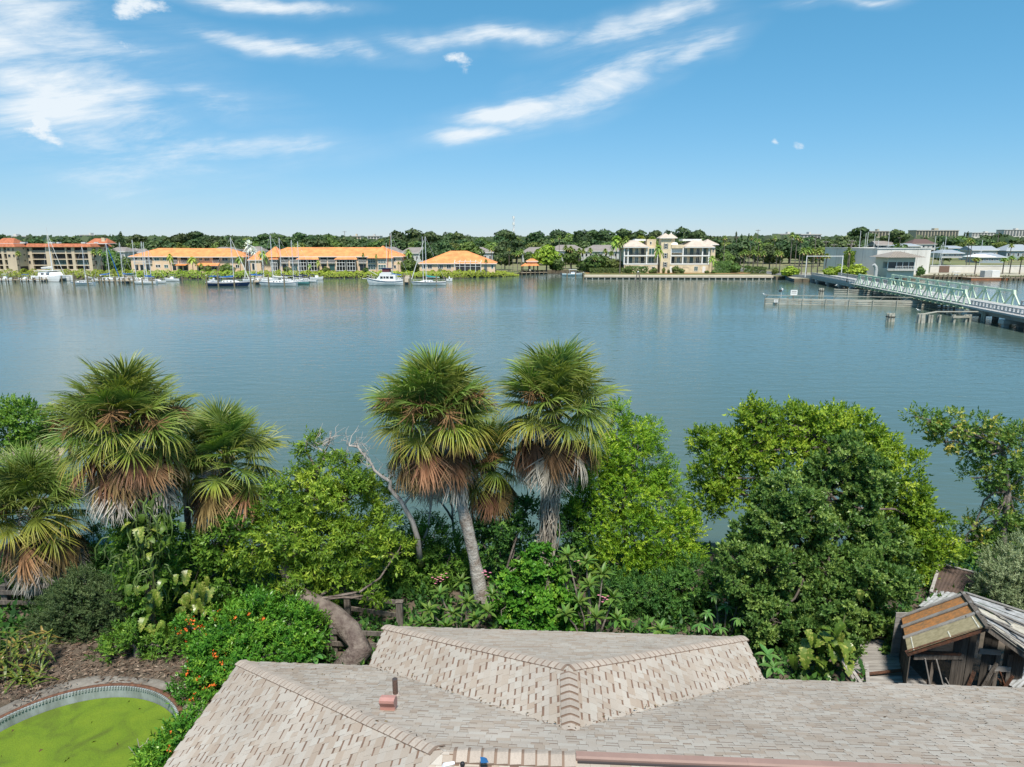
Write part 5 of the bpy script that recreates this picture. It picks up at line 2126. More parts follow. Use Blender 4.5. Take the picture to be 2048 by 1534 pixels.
# ---------------------------------------------------------------- tan apartment block
def tan_block():
	for (nm, pa, pb_, Y, lab, dep) in (("near", -70, 33, 258, "tan four storey apartment block cut by the left edge, red tiled roof edge", 14), ("far", 55, 184, 264, "tan four storey apartment block with red tile roof edge and screened balconies", 12.5)):
		b = FB("apartment_building", lab, "building", (pa + pb_) / 2, Y)
		mb = MB()
		# back wall of recesses, end walls, slabs
		b.box(mb, pa, pb_, 490, 546, 1.6, dep, tan)
		levels = [506.5, 518.6, 530.6]
		for q in levels:
			b.box(mb, pa, pb_, q - .9, q + .9, .004, 1.598, tan)
		b.box(mb, pa, pb_, 490, 494.6, .002, 1.599, tan)
		b.box(mb, pa, pb_, 538.5, 546, .002, 1.597, tan)
		rows = [(494.6, 505.6), (507.4, 517.7), (519.5, 529.7), (531.5, 538.5)]
		if nm == "far":
			solid = [(55, 65.5), (93, 105), (132, 134.5), (144.5, 150.5), (177, 184)]
			bays = [(65.5, 93), (105, 132), (134.5, 144.5), (150.5, 177)]
		else:
			solid = [(-70, -60), (-36, -30), (-8, -4), (4.5, 9.5), (15, 33)]
			bays = [(-60, -36), (-30, -8), (-4, 4.5), (9.5, 15)]
		for (s0, s1) in solid:
			b.box(mb, s0, s1, 494.6, 538.5, 0, 1.6, tan)
		mb.build("wall", b.root)
		for (p0, p1) in bays:
			for r, (q0, q1) in enumerate(rows):
				m = [screen, screen, glass, darkvoid][r]
				if r == 2 and int(p0) % 3 == 0:
					m = tealglass
				mb2 = MB()
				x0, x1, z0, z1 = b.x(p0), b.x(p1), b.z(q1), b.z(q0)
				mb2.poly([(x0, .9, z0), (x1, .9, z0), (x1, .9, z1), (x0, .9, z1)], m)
				o = mb2.build("balcony_screen" if r < 3 else "car_port_shade", b.root)  # lowest row: dark sheet painted for the shade inside the car port
				if r < 3:
					n = max(2, int((p1 - p0) / 9))
					fr = MB()
					for i in range(n + 1):
						xx = x0 + (x1 - x0 - .1) * i / n
						fr.box(xx, xx + .1, .82, .88, z0, z1, rail_dark)
					fr.box(x0, x1, .81, .87, z0 + .9, z0 + 1.0, rail_dark)
					if r == 0:
						fr.box(x0, x1, .3, .36, z0, z0 + .95, mat("balcony_panel", (.30, .29, .25), .8))
					fr.build("frame", o)
		if nm == "far":
			for q0, q1 in rows[:3]:
				b.window(56.5, 61.5, q0 + 1.5, q1 - 1.5, 1, 0, tan)
			# right end wall windows
			xr = b.x(184)
			for (y0, z0, z1, w) in ((1.2, 522, 529, 1.6), (1.2, 496, 501.5, 1.8), (1.2, 508.5, 515, 1.6), (5.5, 509, 513, .9), (5.5, 520, 524, .9), (9, 509, 513, .9), (9, 496, 500, .9), (5.5, 496, 500, .9)):
				w_ = MB().box(xr + .002, xr + .06, y0, y0 + w, b.z(z1), b.z(z0), rail_dark).build("window", b.root)
				MB().poly([(xr + .065, y0 + .1, b.z(z1) + .1), (xr + .065, y0 + w - .1, b.z(z1) + .1), (xr + .065, y0 + w - .1, b.z(z0) - .1), (xr + .065, y0 + .1, b.z(z0) - .1)], glass).build("pane", w_)
			MB().box(xr + .002, xr + .05, 5, 9.5, .1, 2.4, darkvoid).build("car_port_shade", b.root)  # dark slab on the end wall paints the unlit car port opening
		else:
			for q0, q1 in rows[:2]:
				b.window(17, 23, q0 + 1, q1 - 3, 1, 0, tan)
				b.window(27, 31.5, q0 + 1, q1 - 3, 1, 0, tan)
			xr = b.x(33)
			for z0 in (496, 508.5, 520.5):
				MB().box(xr + .002, xr + .06, 4.2, 4.8, b.z(z0 + 3), b.z(z0), rail_dark).build("vent", b.root)
			MB().box(xr + .002, xr + .05, 1.2, 5.6, .1, 2.4, darkvoid).build("car_port_shade", b.root)  # dark slab on the side wall, its colour replacing the car port's inner shade
		# mansard edge and flat roof
		mb = MB()
		x0, x1 = b.x(pa) - .6, b.x(pb_) + .7
		z1, z0 = b.z(487.3), b.z(493.8)
		y0, y1 = -.9, dep + .9
		P = [(x0, y0, z0), (x1, y0, z0), (x1, y1, z0), (x0, y1, z0), (x0 + .9, y0 + .9, z1), (x1 - .9, y0 + .9, z1), (x1 - .9, y1 - .9, z1), (x0 + .9, y1 - .9, z1)]
		mb.faces(P, [(0, 1, 5, 4), (1, 2, 6, 5), (2, 3, 7, 6), (3, 0, 4, 7)], redtile)
		mb.faces(P, [(3, 2, 1, 0)], tan)
		mb.poly([(p[0], p[1], p[2] - .12) for p in P[4:]], concrete)
		rf = mb.build("roof", b.root)
		mb = MB()
		if nm == "far":
			hip(mb, b.x(162), b.x(203), 5, 11, b.z(487), 1.9, .2, redtile, inset=1.6)
			mb.build("stair_roof", rf)
			MB().box(b.x(189), b.x(195.5), 6, 7.2, b.z(486), b.z(475.5), cream).build("chimney", rf)
			for px, w in ((82, 10), (100, 5), (150, 8), (176, 9)):
				MB().box(b.x(px), b.x(px + w), 5, 6.6, b.z(487.2), b.z(484.2), palegrey).build("roof_unit", rf)
		else:
			hip(mb, b.x(-22), b.x(16), 4, 10, b.z(487), 2.0, .2, redtile, inset=1.6)
			mb.build("stair_roof", rf)
			MB().box(b.x(26), b.x(36), 5, 6.6, b.z(487.2), b.z(484), palegrey).build("roof_unit", rf)


tan_block()


# ---------------------------------------------------------------- orange roofed townhouses
def townhouse_one():
	b = FB("orange_roof_townhouse", "two storey peach townhouse row with orange tile roof, behind the left marina boats", "building", 373, 256)
	mb = MB()
	b.box(mb, 261.5, 487, 511, 546, 0, 11, peach)
	b.box(mb, 398, 440, 529, 546, -2.2, -.002, peach)
	mb.build("wall", b.root)
	mb = MB()
	hip(mb, b.x(261.5), b.x(366), 0, 11, b.z(513), b.z(496.5) - b.z(513), .7, orange, inset=8.6, r=False)
	hip(mb, b.x(362), b.x(487), -.5, 11, b.z(513.4), b.z(496.9) - b.z(513.4), .7, orange, inset=7.6, l=False)
	rf = mb.build("roof", b.root)
	mb = MB()
	x0, x1 = b.x(396), b.x(442)
	P = [(x0, -3.2, b.z(530.8)), (x1, -3.2, b.z(530.8)), (x1 - .5, -.05, b.z(525.5)), (x0 + .5, -.05, b.z(525.5))]
	mb.poly(P, orange)
	mb.poly([(p[0], p[1], p[2] - .15) for p in P[::-1]], white)
	mb.build("porch_roof", rf)
	mb = MB()
	mb.hexa([(b.x(354), -2.4, b.z(530.5)), (b.x(376), -2.4, b.z(530.5)), (b.x(376), -.05, b.z(528.3)), (b.x(354), -.05, b.z(528.3)), (b.x(354), -2.4, b.z(530.1)), (b.x(376), -2.4, b.z(530.1)), (b.x(376), -.05, b.z(527.9)), (b.x(354), -.05, b.z(527.9))], orange)
	mb.build("awning", b.root)
	for (p0, p1, q0, q1, n, pm) in ((265, 275, 515, 520.5, 2, glass), (281, 287, 515, 520.5, 1, glass), (308.5, 319, 515, 521.5, 2, tealglass), (325.5, 336, 515, 521.5, 3, tealglass), (398.5, 405, 515.5, 521, 2, glass), (408.5, 420, 515.5, 522, 3, glass), (444, 456, 515, 522, 2, glass), (461, 467, 515, 522, 1, glass),
									(310, 320, 529, 535, 2, glass), (327, 335.5, 529, 536, 2, tealglass), (446, 455, 530, 536, 2, glass), (470, 478, 529, 536, 2, glass)):
		b.window(p0, p1, q0, q1, n, 0, pm=pm)
	for (p0, p1) in ((291, 304), (343, 355), (362, 375), (426, 439)):
		MB().poly([(b.x(p0), -.012, b.z(526)), (b.x(p1), -.012, b.z(526)), (b.x(p1), -.012, b.z(514.5)), (b.x(p0), -.012, b.z(514.5))], screen).build("balcony_shade_panel", b.root)  # flat dark sheet on the wall, painting in the balcony's shade
		b.railing(p0, p1, 519.8, 526.6, -.5, white)
		MB().box(b.x(p0), b.x(p1), -.5, -.002, b.z(527.3), b.z(526.7), white).build("balcony_floor", b.root)
	b.railing(268, 290, 519.8, 526.6, -.5, white)
	for (p0, p1) in ((268, 275), (279, 287), (291, 298), (344, 351), (357, 363), (366, 374), (401, 411), (415, 426), (428, 437)):
		y = -.012 if p0 < 398 or p0 > 440 else -2.212
		o = MB().poly([(b.x(p0), y, b.z(540.5)), (b.x(p1), y, b.z(540.5)), (b.x(p1), y, b.z(529.5)), (b.x(p0), y, b.z(529.5))], glass).build("patio_door", b.root)
		MB().box(b.x(p0) - .1, b.x(p0), y - .05, y + .01, b.z(540.5), b.z(529.5), white).build("frame", o)


townhouse_one()


def townhouse_two():
	b = FB("orange_roof_townhouse", "long two storey peach townhouse row with orange roof and tall white framed lanais", "building", 652, 254)
	mb = MB()
	b.box(mb, 524, 803, 511, 546, 0, 12, peach)
	b.box(mb, 503, 524, 519, 546, -1.5, 9, peach)
	b.box(mb, 756, 785, 516, 546, -1.2, -.002, peach)
	mb.build("wall", b.root)
	mb = MB()
	e, rdg = b.z(513), b.z(495)
	hip(mb, b.x(527), b.x(803), 0, 12, e, rdg - e, .7, orange, inset=7.8)
	rf = mb.build("roof", b.root)
	mb = MB()
	hip(mb, b.x(501), b.x(525), -1.5, 9, b.z(519.5), 3.2, .5, orange, inset=3)
	mb.build("lower_roof", rf)
	for (p0, p1, apex, q) in ((528, 560, 493.6, 514), (738, 786, 491.8, 516)):      # projecting hips
		mb = MB()
		xm = (b.x(p0) + b.x(p1)) / 2
		z, za = b.z(q), b.z(apex)
		yf = -1.4
		P = [(b.x(p0) - .4, yf - .5, z), (b.x(p1) + .4, yf - .5, z), (b.x(p1) + .4, 8, z), (b.x(p0) - .4, 8, z), (xm, 4.2, za), (xm, 6.0, za)]
		mb.faces(P, [(0, 1, 4), (1, 2, 5, 4), (2, 3, 5), (3, 0, 4, 5)], orange)
		mb.build("projecting_roof", rf)
	for (p0, p1) in ((543, 560), (597, 640), (673, 716)):
		mb = MB()                                          # low skirt of roof over the lanai
		P = [(b.x(p0) - .3, -2.6, b.z(518.4)), (b.x(p1) + .3, -2.6, b.z(518.4)), (b.x(p1) - 1.0, .5, b.z(512)), (b.x(p0) + 1.0, .5, b.z(512))]
		mb.poly(P, orange)
		mb.poly([(p[0], p[1], p[2] - .12) for p in P[::-1]], white)
		mb.build("lanai_roof", rf)
	for (p0, p1) in ((545, 558), (599, 616), (619, 637), (675, 693), (696, 713)):
		x0, x1 = b.x(p0), b.x(p1)
		z0, z1 = b.z(541.5), b.z(518.8)
		mb = MB()
		mb.poly([(x0, -.9, z0), (x1, -.9, z0), (x1, -.9, z1), (x0, -.9, z1)], screen)
		o = mb.build("lanai_screen", b.root)
		fr = MB()
		n = 3
		for i in range(n + 1):
			xx = x0 + (x1 - x0 - .13) * i / n
			fr.box(xx, xx + .13, -2.2, -2.07, z0, z1, white)
		for zz in (z0 + .05, z0 + (z1 - z0) * .42, z0 + (z1 - z0) * .72, z1 - .1):
			fr.box(x0, x1, -2.18, -2.09, zz, zz + .13, white)
		for xx in (x0, x1 - .13):
			fr.box(xx, xx + .13, -2.06, -.95, z1 - .14, z1 - .02, white)
		fr.build("frame", o)
	for (p0, p1) in ((562, 577), (580, 596), (641, 654), (656, 671), (717, 733)):
		MB().poly([(b.x(p0), -.012, b.z(525)), (b.x(p1), -.012, b.z(525)), (b.x(p1), -.012, b.z(514.5)), (b.x(p0), -.012, b.z(514.5))], screen).build("balcony_shade_panel", b.root)  # balcony depth is only a flat sheet coloured as dark as its shade
		b.railing(p0, p1, 519.6, 525.8, -.6, white)
		MB().box(b.x(p0), b.x(p1), -.6, -.002, b.z(526.6), b.z(525.8), white).build("balcony_floor", b.root)
		o = MB().poly([(b.x(p0 + 2), -.012, b.z(541)), (b.x(p1 - 2), -.012, b.z(541)), (b.x(p1 - 2), -.012, b.z(528.5)), (b.x(p0 + 2), -.012, b.z(528.5))], tealglass if p0 in (580, 656) else glass).build("patio_door", b.root)
	b.window(735.5, 751, 514.5, 526, 3, 0, pm=tealglass, hb=1)
	b.window(735.5, 751, 529, 539, 3, 0, pm=tealglass, hb=1)
	b.window(757, 773, 520, 526.2, 3, -1.2, pm=tealglass, hb=1)
	b.window(757, 773, 529, 539, 3, -1.2, pm=tealglass, hb=1)
	b.window(787, 792, 516, 523, 1, 0)
	b.window(787, 792, 530, 537, 1, 0)
	b.window(506, 512, 526, 540, 1, -1.5)


townhouse_two()


def bungalow():
	b = FB("orange_roof_bungalow", "single storey peach house with wide orange hip roof and white pool cage", "house", 913, 252)
	mb = MB()
	b.box(mb, 839, 990, 526, 546, 0, 15, peach)
	mb.build("wall", b.root)
	mb = MB()
	e = b.z(526.8)
	hip(mb, b.x(839), b.x(990), 0, 15, e, b.z(502.3) - e, .6, orange, inset=11.2)
	mb.build("roof", b.root)
	for (p0, p1, n) in ((843, 851, 2), (855, 864, 2), (875, 886, 3), (893, 902, 2), (968, 974, 2), (982, 987, 1)):
		b.window(p0, p1, 529.3, 537.5, n, 0, pm=glass if p0 % 2 else tealglass)
	x0, x1, z0, z1 = b.x(910), b.x(963), b.z(543), b.z(521.8)
	o = MB().poly([(x0 + .3, -.02, z0), (x1 - .3, -.02, z0), (x1 - .3, -.02, b.z(528)), (x0 + .3, -.02, b.z(528))], screen).build("patio_door", b.root)
	fr = MB()
	for i in range(6):
		xx = x0 + (x1 - x0 - .15) * i / 5
		zt = z1 if 0 < i < 5 else b.z(525)
		fr.box(xx, xx + .15, -4.0, -3.85, z0, zt, white)
		fr.bar((xx + .07, -3.9, zt), (xx + .07, -.1, z1 + .3), .14, .14, white)
	fr.bar((x0, -3.92, b.z(525)), (x0 + (x1 - x0) / 5, -3.92, z1), .14, .14, white)
	fr.bar((x1, -3.92, b.z(525)), (x1 - (x1 - x0) / 5, -3.92, z1), .14, .14, white)
	fr.box(x0 + (x1 - x0) / 5, x1 - (x1 - x0) / 5, -3.98, -3.87, z1 - .14, z1, white)
	fr.box(x0, x1, -3.97, -3.88, b.z(532), b.z(531.4), white)
	fr.build("pool_cage", b.root)


bungalow()


# ---------------------------------------------------------------- cream three storey villa block with tower
def villa():
	b = FB("cream_villa_block", "three storey cream apartment villa with square tower and white columned balconies", "building", 1340, 262)
	D = 14
	mb = MB()
	b.box(mb, 1249, 1316, 494, 549, 1.8, D, cream)
	b.box(mb, 1340, 1418, 490, 549, 1.8, D, cream)
	b.box(mb, 1418, 1436, 490, 549, 4, D, cream)
	b.box(mb, 1249, 1316, 529.2, 549, .1, 1.798, cream)
	b.box(mb, 1341, 1418, 529.2, 549, .1, 1.798, cream)
	for q in (511.8, 528.4):
		b.box(mb, 1247.5, 1317, q - 1.5, q + .8, 0, 1.796, white)
		b.box(mb, 1341, 1419, q - 1.5, q + .8, 0, 1.796, white)
	b.box(mb, 1341, 1365, 489.5, 496.5, 0, 1.794, cream)
	mb.build("wall", b.root)
	mb = MB()
	b.box(mb, 1319.5, 1339, 474, 549, -1.4, 3.2, cream)
	tw = mb.build("tower", b.root)
	mb = MB()
	hip(mb, b.x(1319.5), b.x(1339), -1.4, 3.2, b.z(475.6), 1.75, .75, creamroof)
	mb.build("tower_roof", tw)
	mb = MB()
	b.box(mb, 1339.5, 1353, 474, 495, 4, 7.5, cream)
	t2 = mb.build("rear_tower", b.root)
	mb = MB()
	hip(mb, b.x(1339.5), b.x(1353), 4, 7.5, b.z(475.3), 1.7, .8, creamroof)
	mb.box(b.x(1345.5), b.x(1348), 5.4, 6.2, b.z(470), b.z(464.8), white)
	mb.build("tower_roof", t2)
	for q0, q1 in ((487, 497.5), (506, 516), (524, 533.5)):
		b.window(1326.5, 1331.5, q0, q1, 1, -1.4, hb=1, shut=True)
	# balcony bays
	cols = [1248.5, 1256, 1293.3, 1315.5, 1341.5, 1365.5, 1404.5, 1417.5]
	for p in cols:
		m2 = MB()
		for q0, q1 in ((495, 510.3), (512.6, 526.9)):
			m2.box(b.x(p) - .22, b.x(p) + .22, .08, .5, b.z(q1), b.z(q0), white)
		m2.build("column", b.root)
	bays = [(1249, 1255.5), (1256.8, 1292.5), (1294, 1314.8), (1342.2, 1364.8), (1366.3, 1403.8), (1405.2, 1416.8)]
	for k, (p0, p1) in enumerate(bays):
		for q0, q1 in ((495.2, 510.3), (512.6, 526.9)):
			b.railing(p0, p1, q1 - 4.6, q1 - .2, .3, rail_dark, step=.3)
			n = max(1, int((p1 - p0) / 11))
			for i in range(n):
				c0 = p0 + (p1 - p0) * (i + .22) / n
				c1 = p0 + (p1 - p0) * (i + .78) / n
				if k == 3 and q0 < 500:
					continue
				b.window(c0, c1, q0 + 1.5, q1 - .3, 2, 1.8, fm=shutter if (i + k) % 2 else white, pm=tealglass if (i + k) % 3 else glass)
		if k == 3:
			MB().box(b.x(p0), b.x(p1), .9, 1.0, b.z(506), b.z(495.5), white).build("roller_blind", b.root)
	for (p0, p1, q0, q1) in ((1280, 1290, 532, 537), (1304, 1311, 533, 537.5), (1389, 1397, 532.5, 542)):
		b.window(p0, p1, q0, q1, 2, .1, pm=tealglass)
	for (p0, p1) in ((1340.5, 1345), (1406, 1412)):
		MB().box(b.x(p0), b.x(p1), .03, .098, b.z(546.5), b.z(533), white).build("door", b.root)
	arch = MB()
	for (c, w) in ((1354, 9), (1372, 7), (1301, 9), (1268, 7)):
		for i in range(9):
			a0, a1 = math.pi * i / 9, math.pi * (i + 1) / 9
			r = b.k * w
			arch.bar((b.x(c) + r * math.cos(a0), .06, b.z(537) + r * .45 * math.sin(a0)), (b.x(c) + r * math.cos(a1), .06, b.z(537) + r * .45 * math.sin(a1)), .07, .12, creamroof)
	arch.build("arch_moulding", b.root)
	# roofs: steep skirts round flat tops
	def skirt(p0, p1, y0, y1, q_e, q_t, ins, name):
		mb = MB()
		x0, x1, ze, zt = b.x(p0), b.x(p1), b.z(q_e), b.z(q_t)
		P = [(x0, y0, ze), (x1, y0, ze), (x1, y1, ze), (x0, y1, ze), (x0 + ins, y0 + ins, zt), (x1 - ins, y0 + ins, zt), (x1 - ins, y1 - ins, zt), (x0 + ins, y1 - ins, zt)]
		mb.faces(P, [(0, 1, 5, 4), (1, 2, 6, 5), (2, 3, 7, 6), (3, 0, 4, 7)], creamroof)
		mb.poly([(p[0], p[1], p[2] - .1) for p in P[4:]], white)
		mb.poly([(p[0], p[1], p[2] - .02) for p in P[:4][::-1]], white)
		mb.hexa([(x0 + .05, y0 + .05, ze - .35), (x1 - .05, y0 + .05, ze - .35), (x1 - .05, y1 - .05, ze - .35), (x0 + .05, y1 - .05, ze - .35), (x0 + .05, y0 + .05, ze - .03), (x1 - .05, y0 + .05, ze - .03), (x1 - .05, y1 - .05, ze - .03), (x0 + .05, y1 - .05, ze - .03)], white)
		return mb.build(name, b.root)
	skirt(1243.5, 1297, -.7, 13, 493.6, 480.5, 4.2, "roof")
	mb = MB()
	b.box(mb, 1296, 1314, 478.5, 494, 3.2, 10, cream)
	b.box(mb, 1273, 1295, 478.2, 482, 5, 10, white)
	mb.build("parapet_block", b.root)
	b.window(1301.5, 1305.5, 483, 489.5, 1, 3.2)
	skirt(1367, 1428, -.7, 13, 493.6, 480.5, 4.2, "roof")
	mb = MB()
	b.box(mb, 1368.5, 1407, 478.2, 482, 4, 10, white)
	mb.build("parapet_block", b.root)
	mb = MB()
	hip(mb, b.x(1414), b.x(1438), 3.6, 14, b.z(489), 2.0, .6, creamroof, inset=4)
	mb.build("roof", b.root)
	mb = MB()
	for i in range(8):
		a = i * .785
		mb.bar((b.x(1352), 6, b.z(490)), (b.x(1352) + 1.9 * math.cos(a), 6 + 1.9 * math.sin(a), b.z(490)), .5, .3, white)
	mb.tube([(b.x(1352), 5, b.z(492)), (b.x(1352), 5, b.z(486)), (b.x(1352), 5, b.z(483))], [2.0, 1.4, .3], 12, white)
	mb.build("roof_cover", b.root)
	b.window(1429.5, 1433, 497, 505, 1, 4)
	b.window(1429.5, 1433, 515, 522, 1, 4)


villa()


# ---------------------------------------------------------------- seawall before the villa
def seawall():
	cap = mat("seawall_cap", (.56, .48, .37), .9, var=.12, scale=.6)
	face = mat("seawall_face", (.20, .17, .125), .95, col2=(.09, .08, .06), scale=.9, stretch=(1, 1, 2))
	a, b = onz(1170, 557.6, 0), onz(1546, 558.6, 0)
	root = thing("seawall", "concrete seawall with pale cap in front of the cream villa", "seawall", a)
	d = (b - a)
	MB().hexa([Vector((0, -.15, -1)), d + Vector((0, -.15, -1)), d + Vector((0, .6, -1)), Vector((0, .6, -1)), Vector((0, -.15, .55)), d + Vector((0, -.15, .55)), d + Vector((0, .6, .55)), Vector((0, .6, .55))], face).build("wall_face", root)
	MB().hexa([Vector((-.3, -.55, .552)), d + Vector((.3, -.55, .552)), d + Vector((.3, 3.2, .552)), Vector((-.3, 3.2, .552)), Vector((-.3, -.55, FZ + .06)), d + Vector((.3, -.55, FZ + .06)), d + Vector((.3, 3.2, FZ + .06)), Vector((-.3, 3.2, FZ + .06))], cap).build("cap_slab", root)
	n = 30
	me = MB().box(-.16, .16, -.42, -.152, -.6, .55, concrete).mesh("buttress")
	for i in range(n + 1):
		link("buttress", me, root, d * ((i + .2) / (n + .5)))
	# terracotta mulch bed and lawn strip
	bed = MB()
	x0, x1 = wx(1172, 258), wx(1550, 258)
	bed.poly([(x0, 253.6, FZ + .012), (x1, 253.6, FZ + .012), (x1, 262, FZ + .012), (x0, 262, FZ + .012)], mat("red_mulch", (.33, .10, .05), .95, col2=(.19, .20, .06), scale=.22))
	structure(bed.build("mulch_bed"))


seawall()


# ---------------------------------------------------------------- generic far foliage
def far_quads(rng, blobs, n, size):
	"""leaf clumps on lumpy ellipsoids: quads and tints"""
	Q, T = [], []
	tot = sum(b[1][0] * b[1][2] for b in blobs)
	for c, r in blobs:
		k = max(8, int(n * r[0] * r[2] / tot))
		d = unit(rng.normal(size=(k, 3)))
		rad = .72 + .28 * np.sqrt(rng.uniform(size=k))
		rad = rad * (1 + .12 * np.sin(d[:, 0] * 6 + c[0]) + .12 * np.sin(d[:, 2] * 7 + c[1]))
		p = np.array(c) + d * np.array(r) * rad[:, None]
		nrm = unit(d + rng.normal(size=d.shape) * .45 + np.array([0, 0, .25]))
		s = size * rng.uniform(.6, 1.4, k)
		x, y, z = frames(nrm, rng)
		s = s[:, None]
		q = np.stack([p - x * s - y * s * .5, p + x * s * .4 - y * s + z * s * .2, p + x * s + y * s * .5, p - x * s * .4 + y * s + z * s * .2], 1)
		Q.append(q)
		T.append(rng.uniform(size=k) * .6 + .2 + rng.normal(size=k) * .1)
	return np.concatenate(Q), np.concatenate(T)


LF_dark = leafmat("far_dark_leaf", [(.016, .036, .014), (.03, .058, .02), (.05, .085, .027), (.085, .12, .04)], rough=.6, transl=.15, objrand=.3, gain=1.45)
LF_mid = leafmat("far_mid_leaf", [(.028, .055, .014), (.055, .095, .022), (.085, .135, .03), (.13, .18, .045)], rough=.6, transl=.2, objrand=.3, gain=1.5)
LF_hedge = leafmat("far_mangrove_leaf", [(.05, .085, .012), (.105, .155, .016), (.15, .20, .022), (.19, .24, .035)], rough=.55, transl=.25, objrand=.15)
LF_silver = leafmat("silver_palm_leaf", [(.20, .24, .20), (.32, .36, .31), (.42, .46, .41)], rough=.6, transl=.1)


def far_tree_proto(name, blobs, n, size, leaf, trunk_h, seed, trunk_r=.3, branches=True):
	rng = np.random.default_rng(seed)
	Q, T = far_quads(rng, blobs, n, size)
	cm = np_mesh("crown", Q, T, leaf)
	mb = MB()
	top = Vector((0, 0, trunk_h))
	mb.tube([(0, 0, -.5), (.1, 0, trunk_h * .5), top], [trunk_r, trunk_r * .85, trunk_r * .6], 7, greybark)
	for c, r in blobs:
		mb.tube([top * .8, (Vector(c) + top * .8) * .5, c], [trunk_r * .5, trunk_r * .35, trunk_r * .15], 5, greybark, False)
	tm = mb.mesh("trunk")
	return cm, tm


PROTO = {
	'umb': [far_tree_proto("u", [((0, 0, 8.4), (3.6, 3.6, 1.3)), ((-2.2, .5, 7.4), (2.2, 2.2, 1.0)), ((2.4, -.4, 7.6), (2.3, 2.2, 1.0)), ((.5, 1.2, 9.1), (2.2, 2.2, .9))], 1300, .34, LF_dark, 7.0, 1),
			far_tree_proto("u", [((0, 0, 8.8), (2.6, 2.6, 1.2)), ((-2.8, .5, 7.8), (2.0, 2.2, .9)), ((2.8, -.4, 7.2), (2.2, 2.0, .9)), ((-1, -.6, 6.6), (2.2, 2, .8))], 1200, .34, LF_dark, 6.8, 2)],
	'oak': [far_tree_proto("o", [((0, 0, 6.2), (3.4, 3.4, 3.0)), ((-2.6, .4, 5.0), (2.6, 2.6, 2.4)), ((2.7, -.3, 5.2), (2.6, 2.6, 2.4)), ((.4, -1.2, 7.8), (2.3, 2.2, 1.6)), ((-.6, -2, 4.4), (2.6, 2, 2.4))], 1700, .36, LF_dark, 4.5, 3),
			far_tree_proto("o", [((0, 0, 5.8), (3.0, 3.2, 3.2)), ((-2.2, .4, 6.6), (2.2, 2.4, 2.0)), ((2.4, -.3, 4.6), (2.8, 2.6, 2.4)), ((1.2, -.6, 8.2), (1.9, 2.2, 1.4)), ((-1.6, -1.5, 3.8), (2.4, 2, 2.2))], 1700, .36, LF_dark, 4.5, 4),
			far_tree_proto("o", [((0, 0, 5.4), (3.2, 3.2, 2.6)), ((-2.4, .2, 4.2), (2.4, 2.4, 2.2)), ((2.2, .2, 4.6), (2.4, 2.4, 2.2)), ((0, -1.2, 6.8), (2.2, 2, 1.5))], 1500, .34, LF_mid, 4, 5)],
	'bush': [far_tree_proto("b", [((0, 0, 2.6), (2.6, 2.4, 2.4)), ((-1.6, -.2, 2.0), (1.8, 1.8, 1.8)), ((1.7, -.3, 2.1), (1.8, 1.8, 1.8))], 1300, .26, LF_mid, 1.6, 6, .14),
			 far_tree_proto("b", [((0, 0, 3.2), (2.2, 2.2, 2.2)), ((-1.2, -.2, 2.0), (1.8, 1.8, 1.7)), ((1.5, -.3, 2.5), (1.6, 1.6, 1.6))], 1300, .26, LF_mid, 1.6, 7, .14)],
	'pine': [far_tree_proto("p", [((0, 0, 5), (1.7, 1.7, 1.8)), ((.1, 0, 8), (1.3, 1.3, 1.8)), ((-.1, 0, 10.5), (.9, .9, 1.6)), ((0, 0, 12.6), (.45, .45, 1.4))], 900, .28, LF_dark, 10, 8, .16)],
	'hedgeball': [far_tree_proto("h", [((0, 0, 1.0), (1.1, 1.1, 1.0))], 420, .15, LF_mid, .6, 9, .08)],
}


def far_tree(kind, i, px, Y, top_py, label, group, name="background_tree", wide=1.0, z0=None, cat="tree", leaf=None):
	cm, tm = PROTO[kind][i % len(PROTO[kind])]
	z0 = FZ if z0 is None else z0
	h0 = {'umb': 9.9, 'oak': 9.0, 'bush': 5.1, 'pine': 14.0, 'hedgeball': 2.0}[kind]
	h = zat(top_py, Y) - z0
	s = h / h0
	root = thing(name, label, cat, (wx(px, Y), Y, z0), (i * 1.7) % 6.28, group)
	root.scale = (s * wide, s * wide, s)
	link("crown", cm, root)
	link("trunk", tm, root)
	return root


# palms seen across the water
def far_palm_proto(seed, n, R, droop, leafm, H=8.0, skirt=8, tr=.17):
	r = np.random.default_rng(seed)
	Q, T = [], []
	for i in range(n):
		a = i * 2.39996
		t = i / n
		e = math.radians(80 - 120 * t + r.normal() * 6)
		d = np.array([math.cos(a) * math.cos(e), math.sin(a) * math.cos(e), math.sin(e)])
		s = np.array([-math.sin(a), math.cos(a), 0])
		p = np.zeros(3)
		w0 = .05
		for k in range(4):
			q = p + d * R / 4 + np.array([0, 0, -droop * R / 4 * (k + .5) * .5])
			w1 = [.30, .42, .30, .05][k] * R * .5
			for sg in (-1, 1):
				up = np.array([0, 0, -.35 * w1])
				Q.append([p, q, q + s * sg * w1 + up, p + s * sg * w0 + up * .5])
				T.append(.3 + .45 * r.uniform() if i < n - skirt // 2 else 1.0)
			p, w0 = q, w1
	Q = np.array(Q) + np.array([0, 0, H])
	cm = np_mesh("crown", Q, np.array(T), leafm)
	tm = MB().tube([(0, 0, -.4), (.05, 0, H * .5), (0, 0, H + .1)], [tr * 1.2, tr * .9, tr * .8], 7, greybark).mesh("trunk")
	return cm, tm


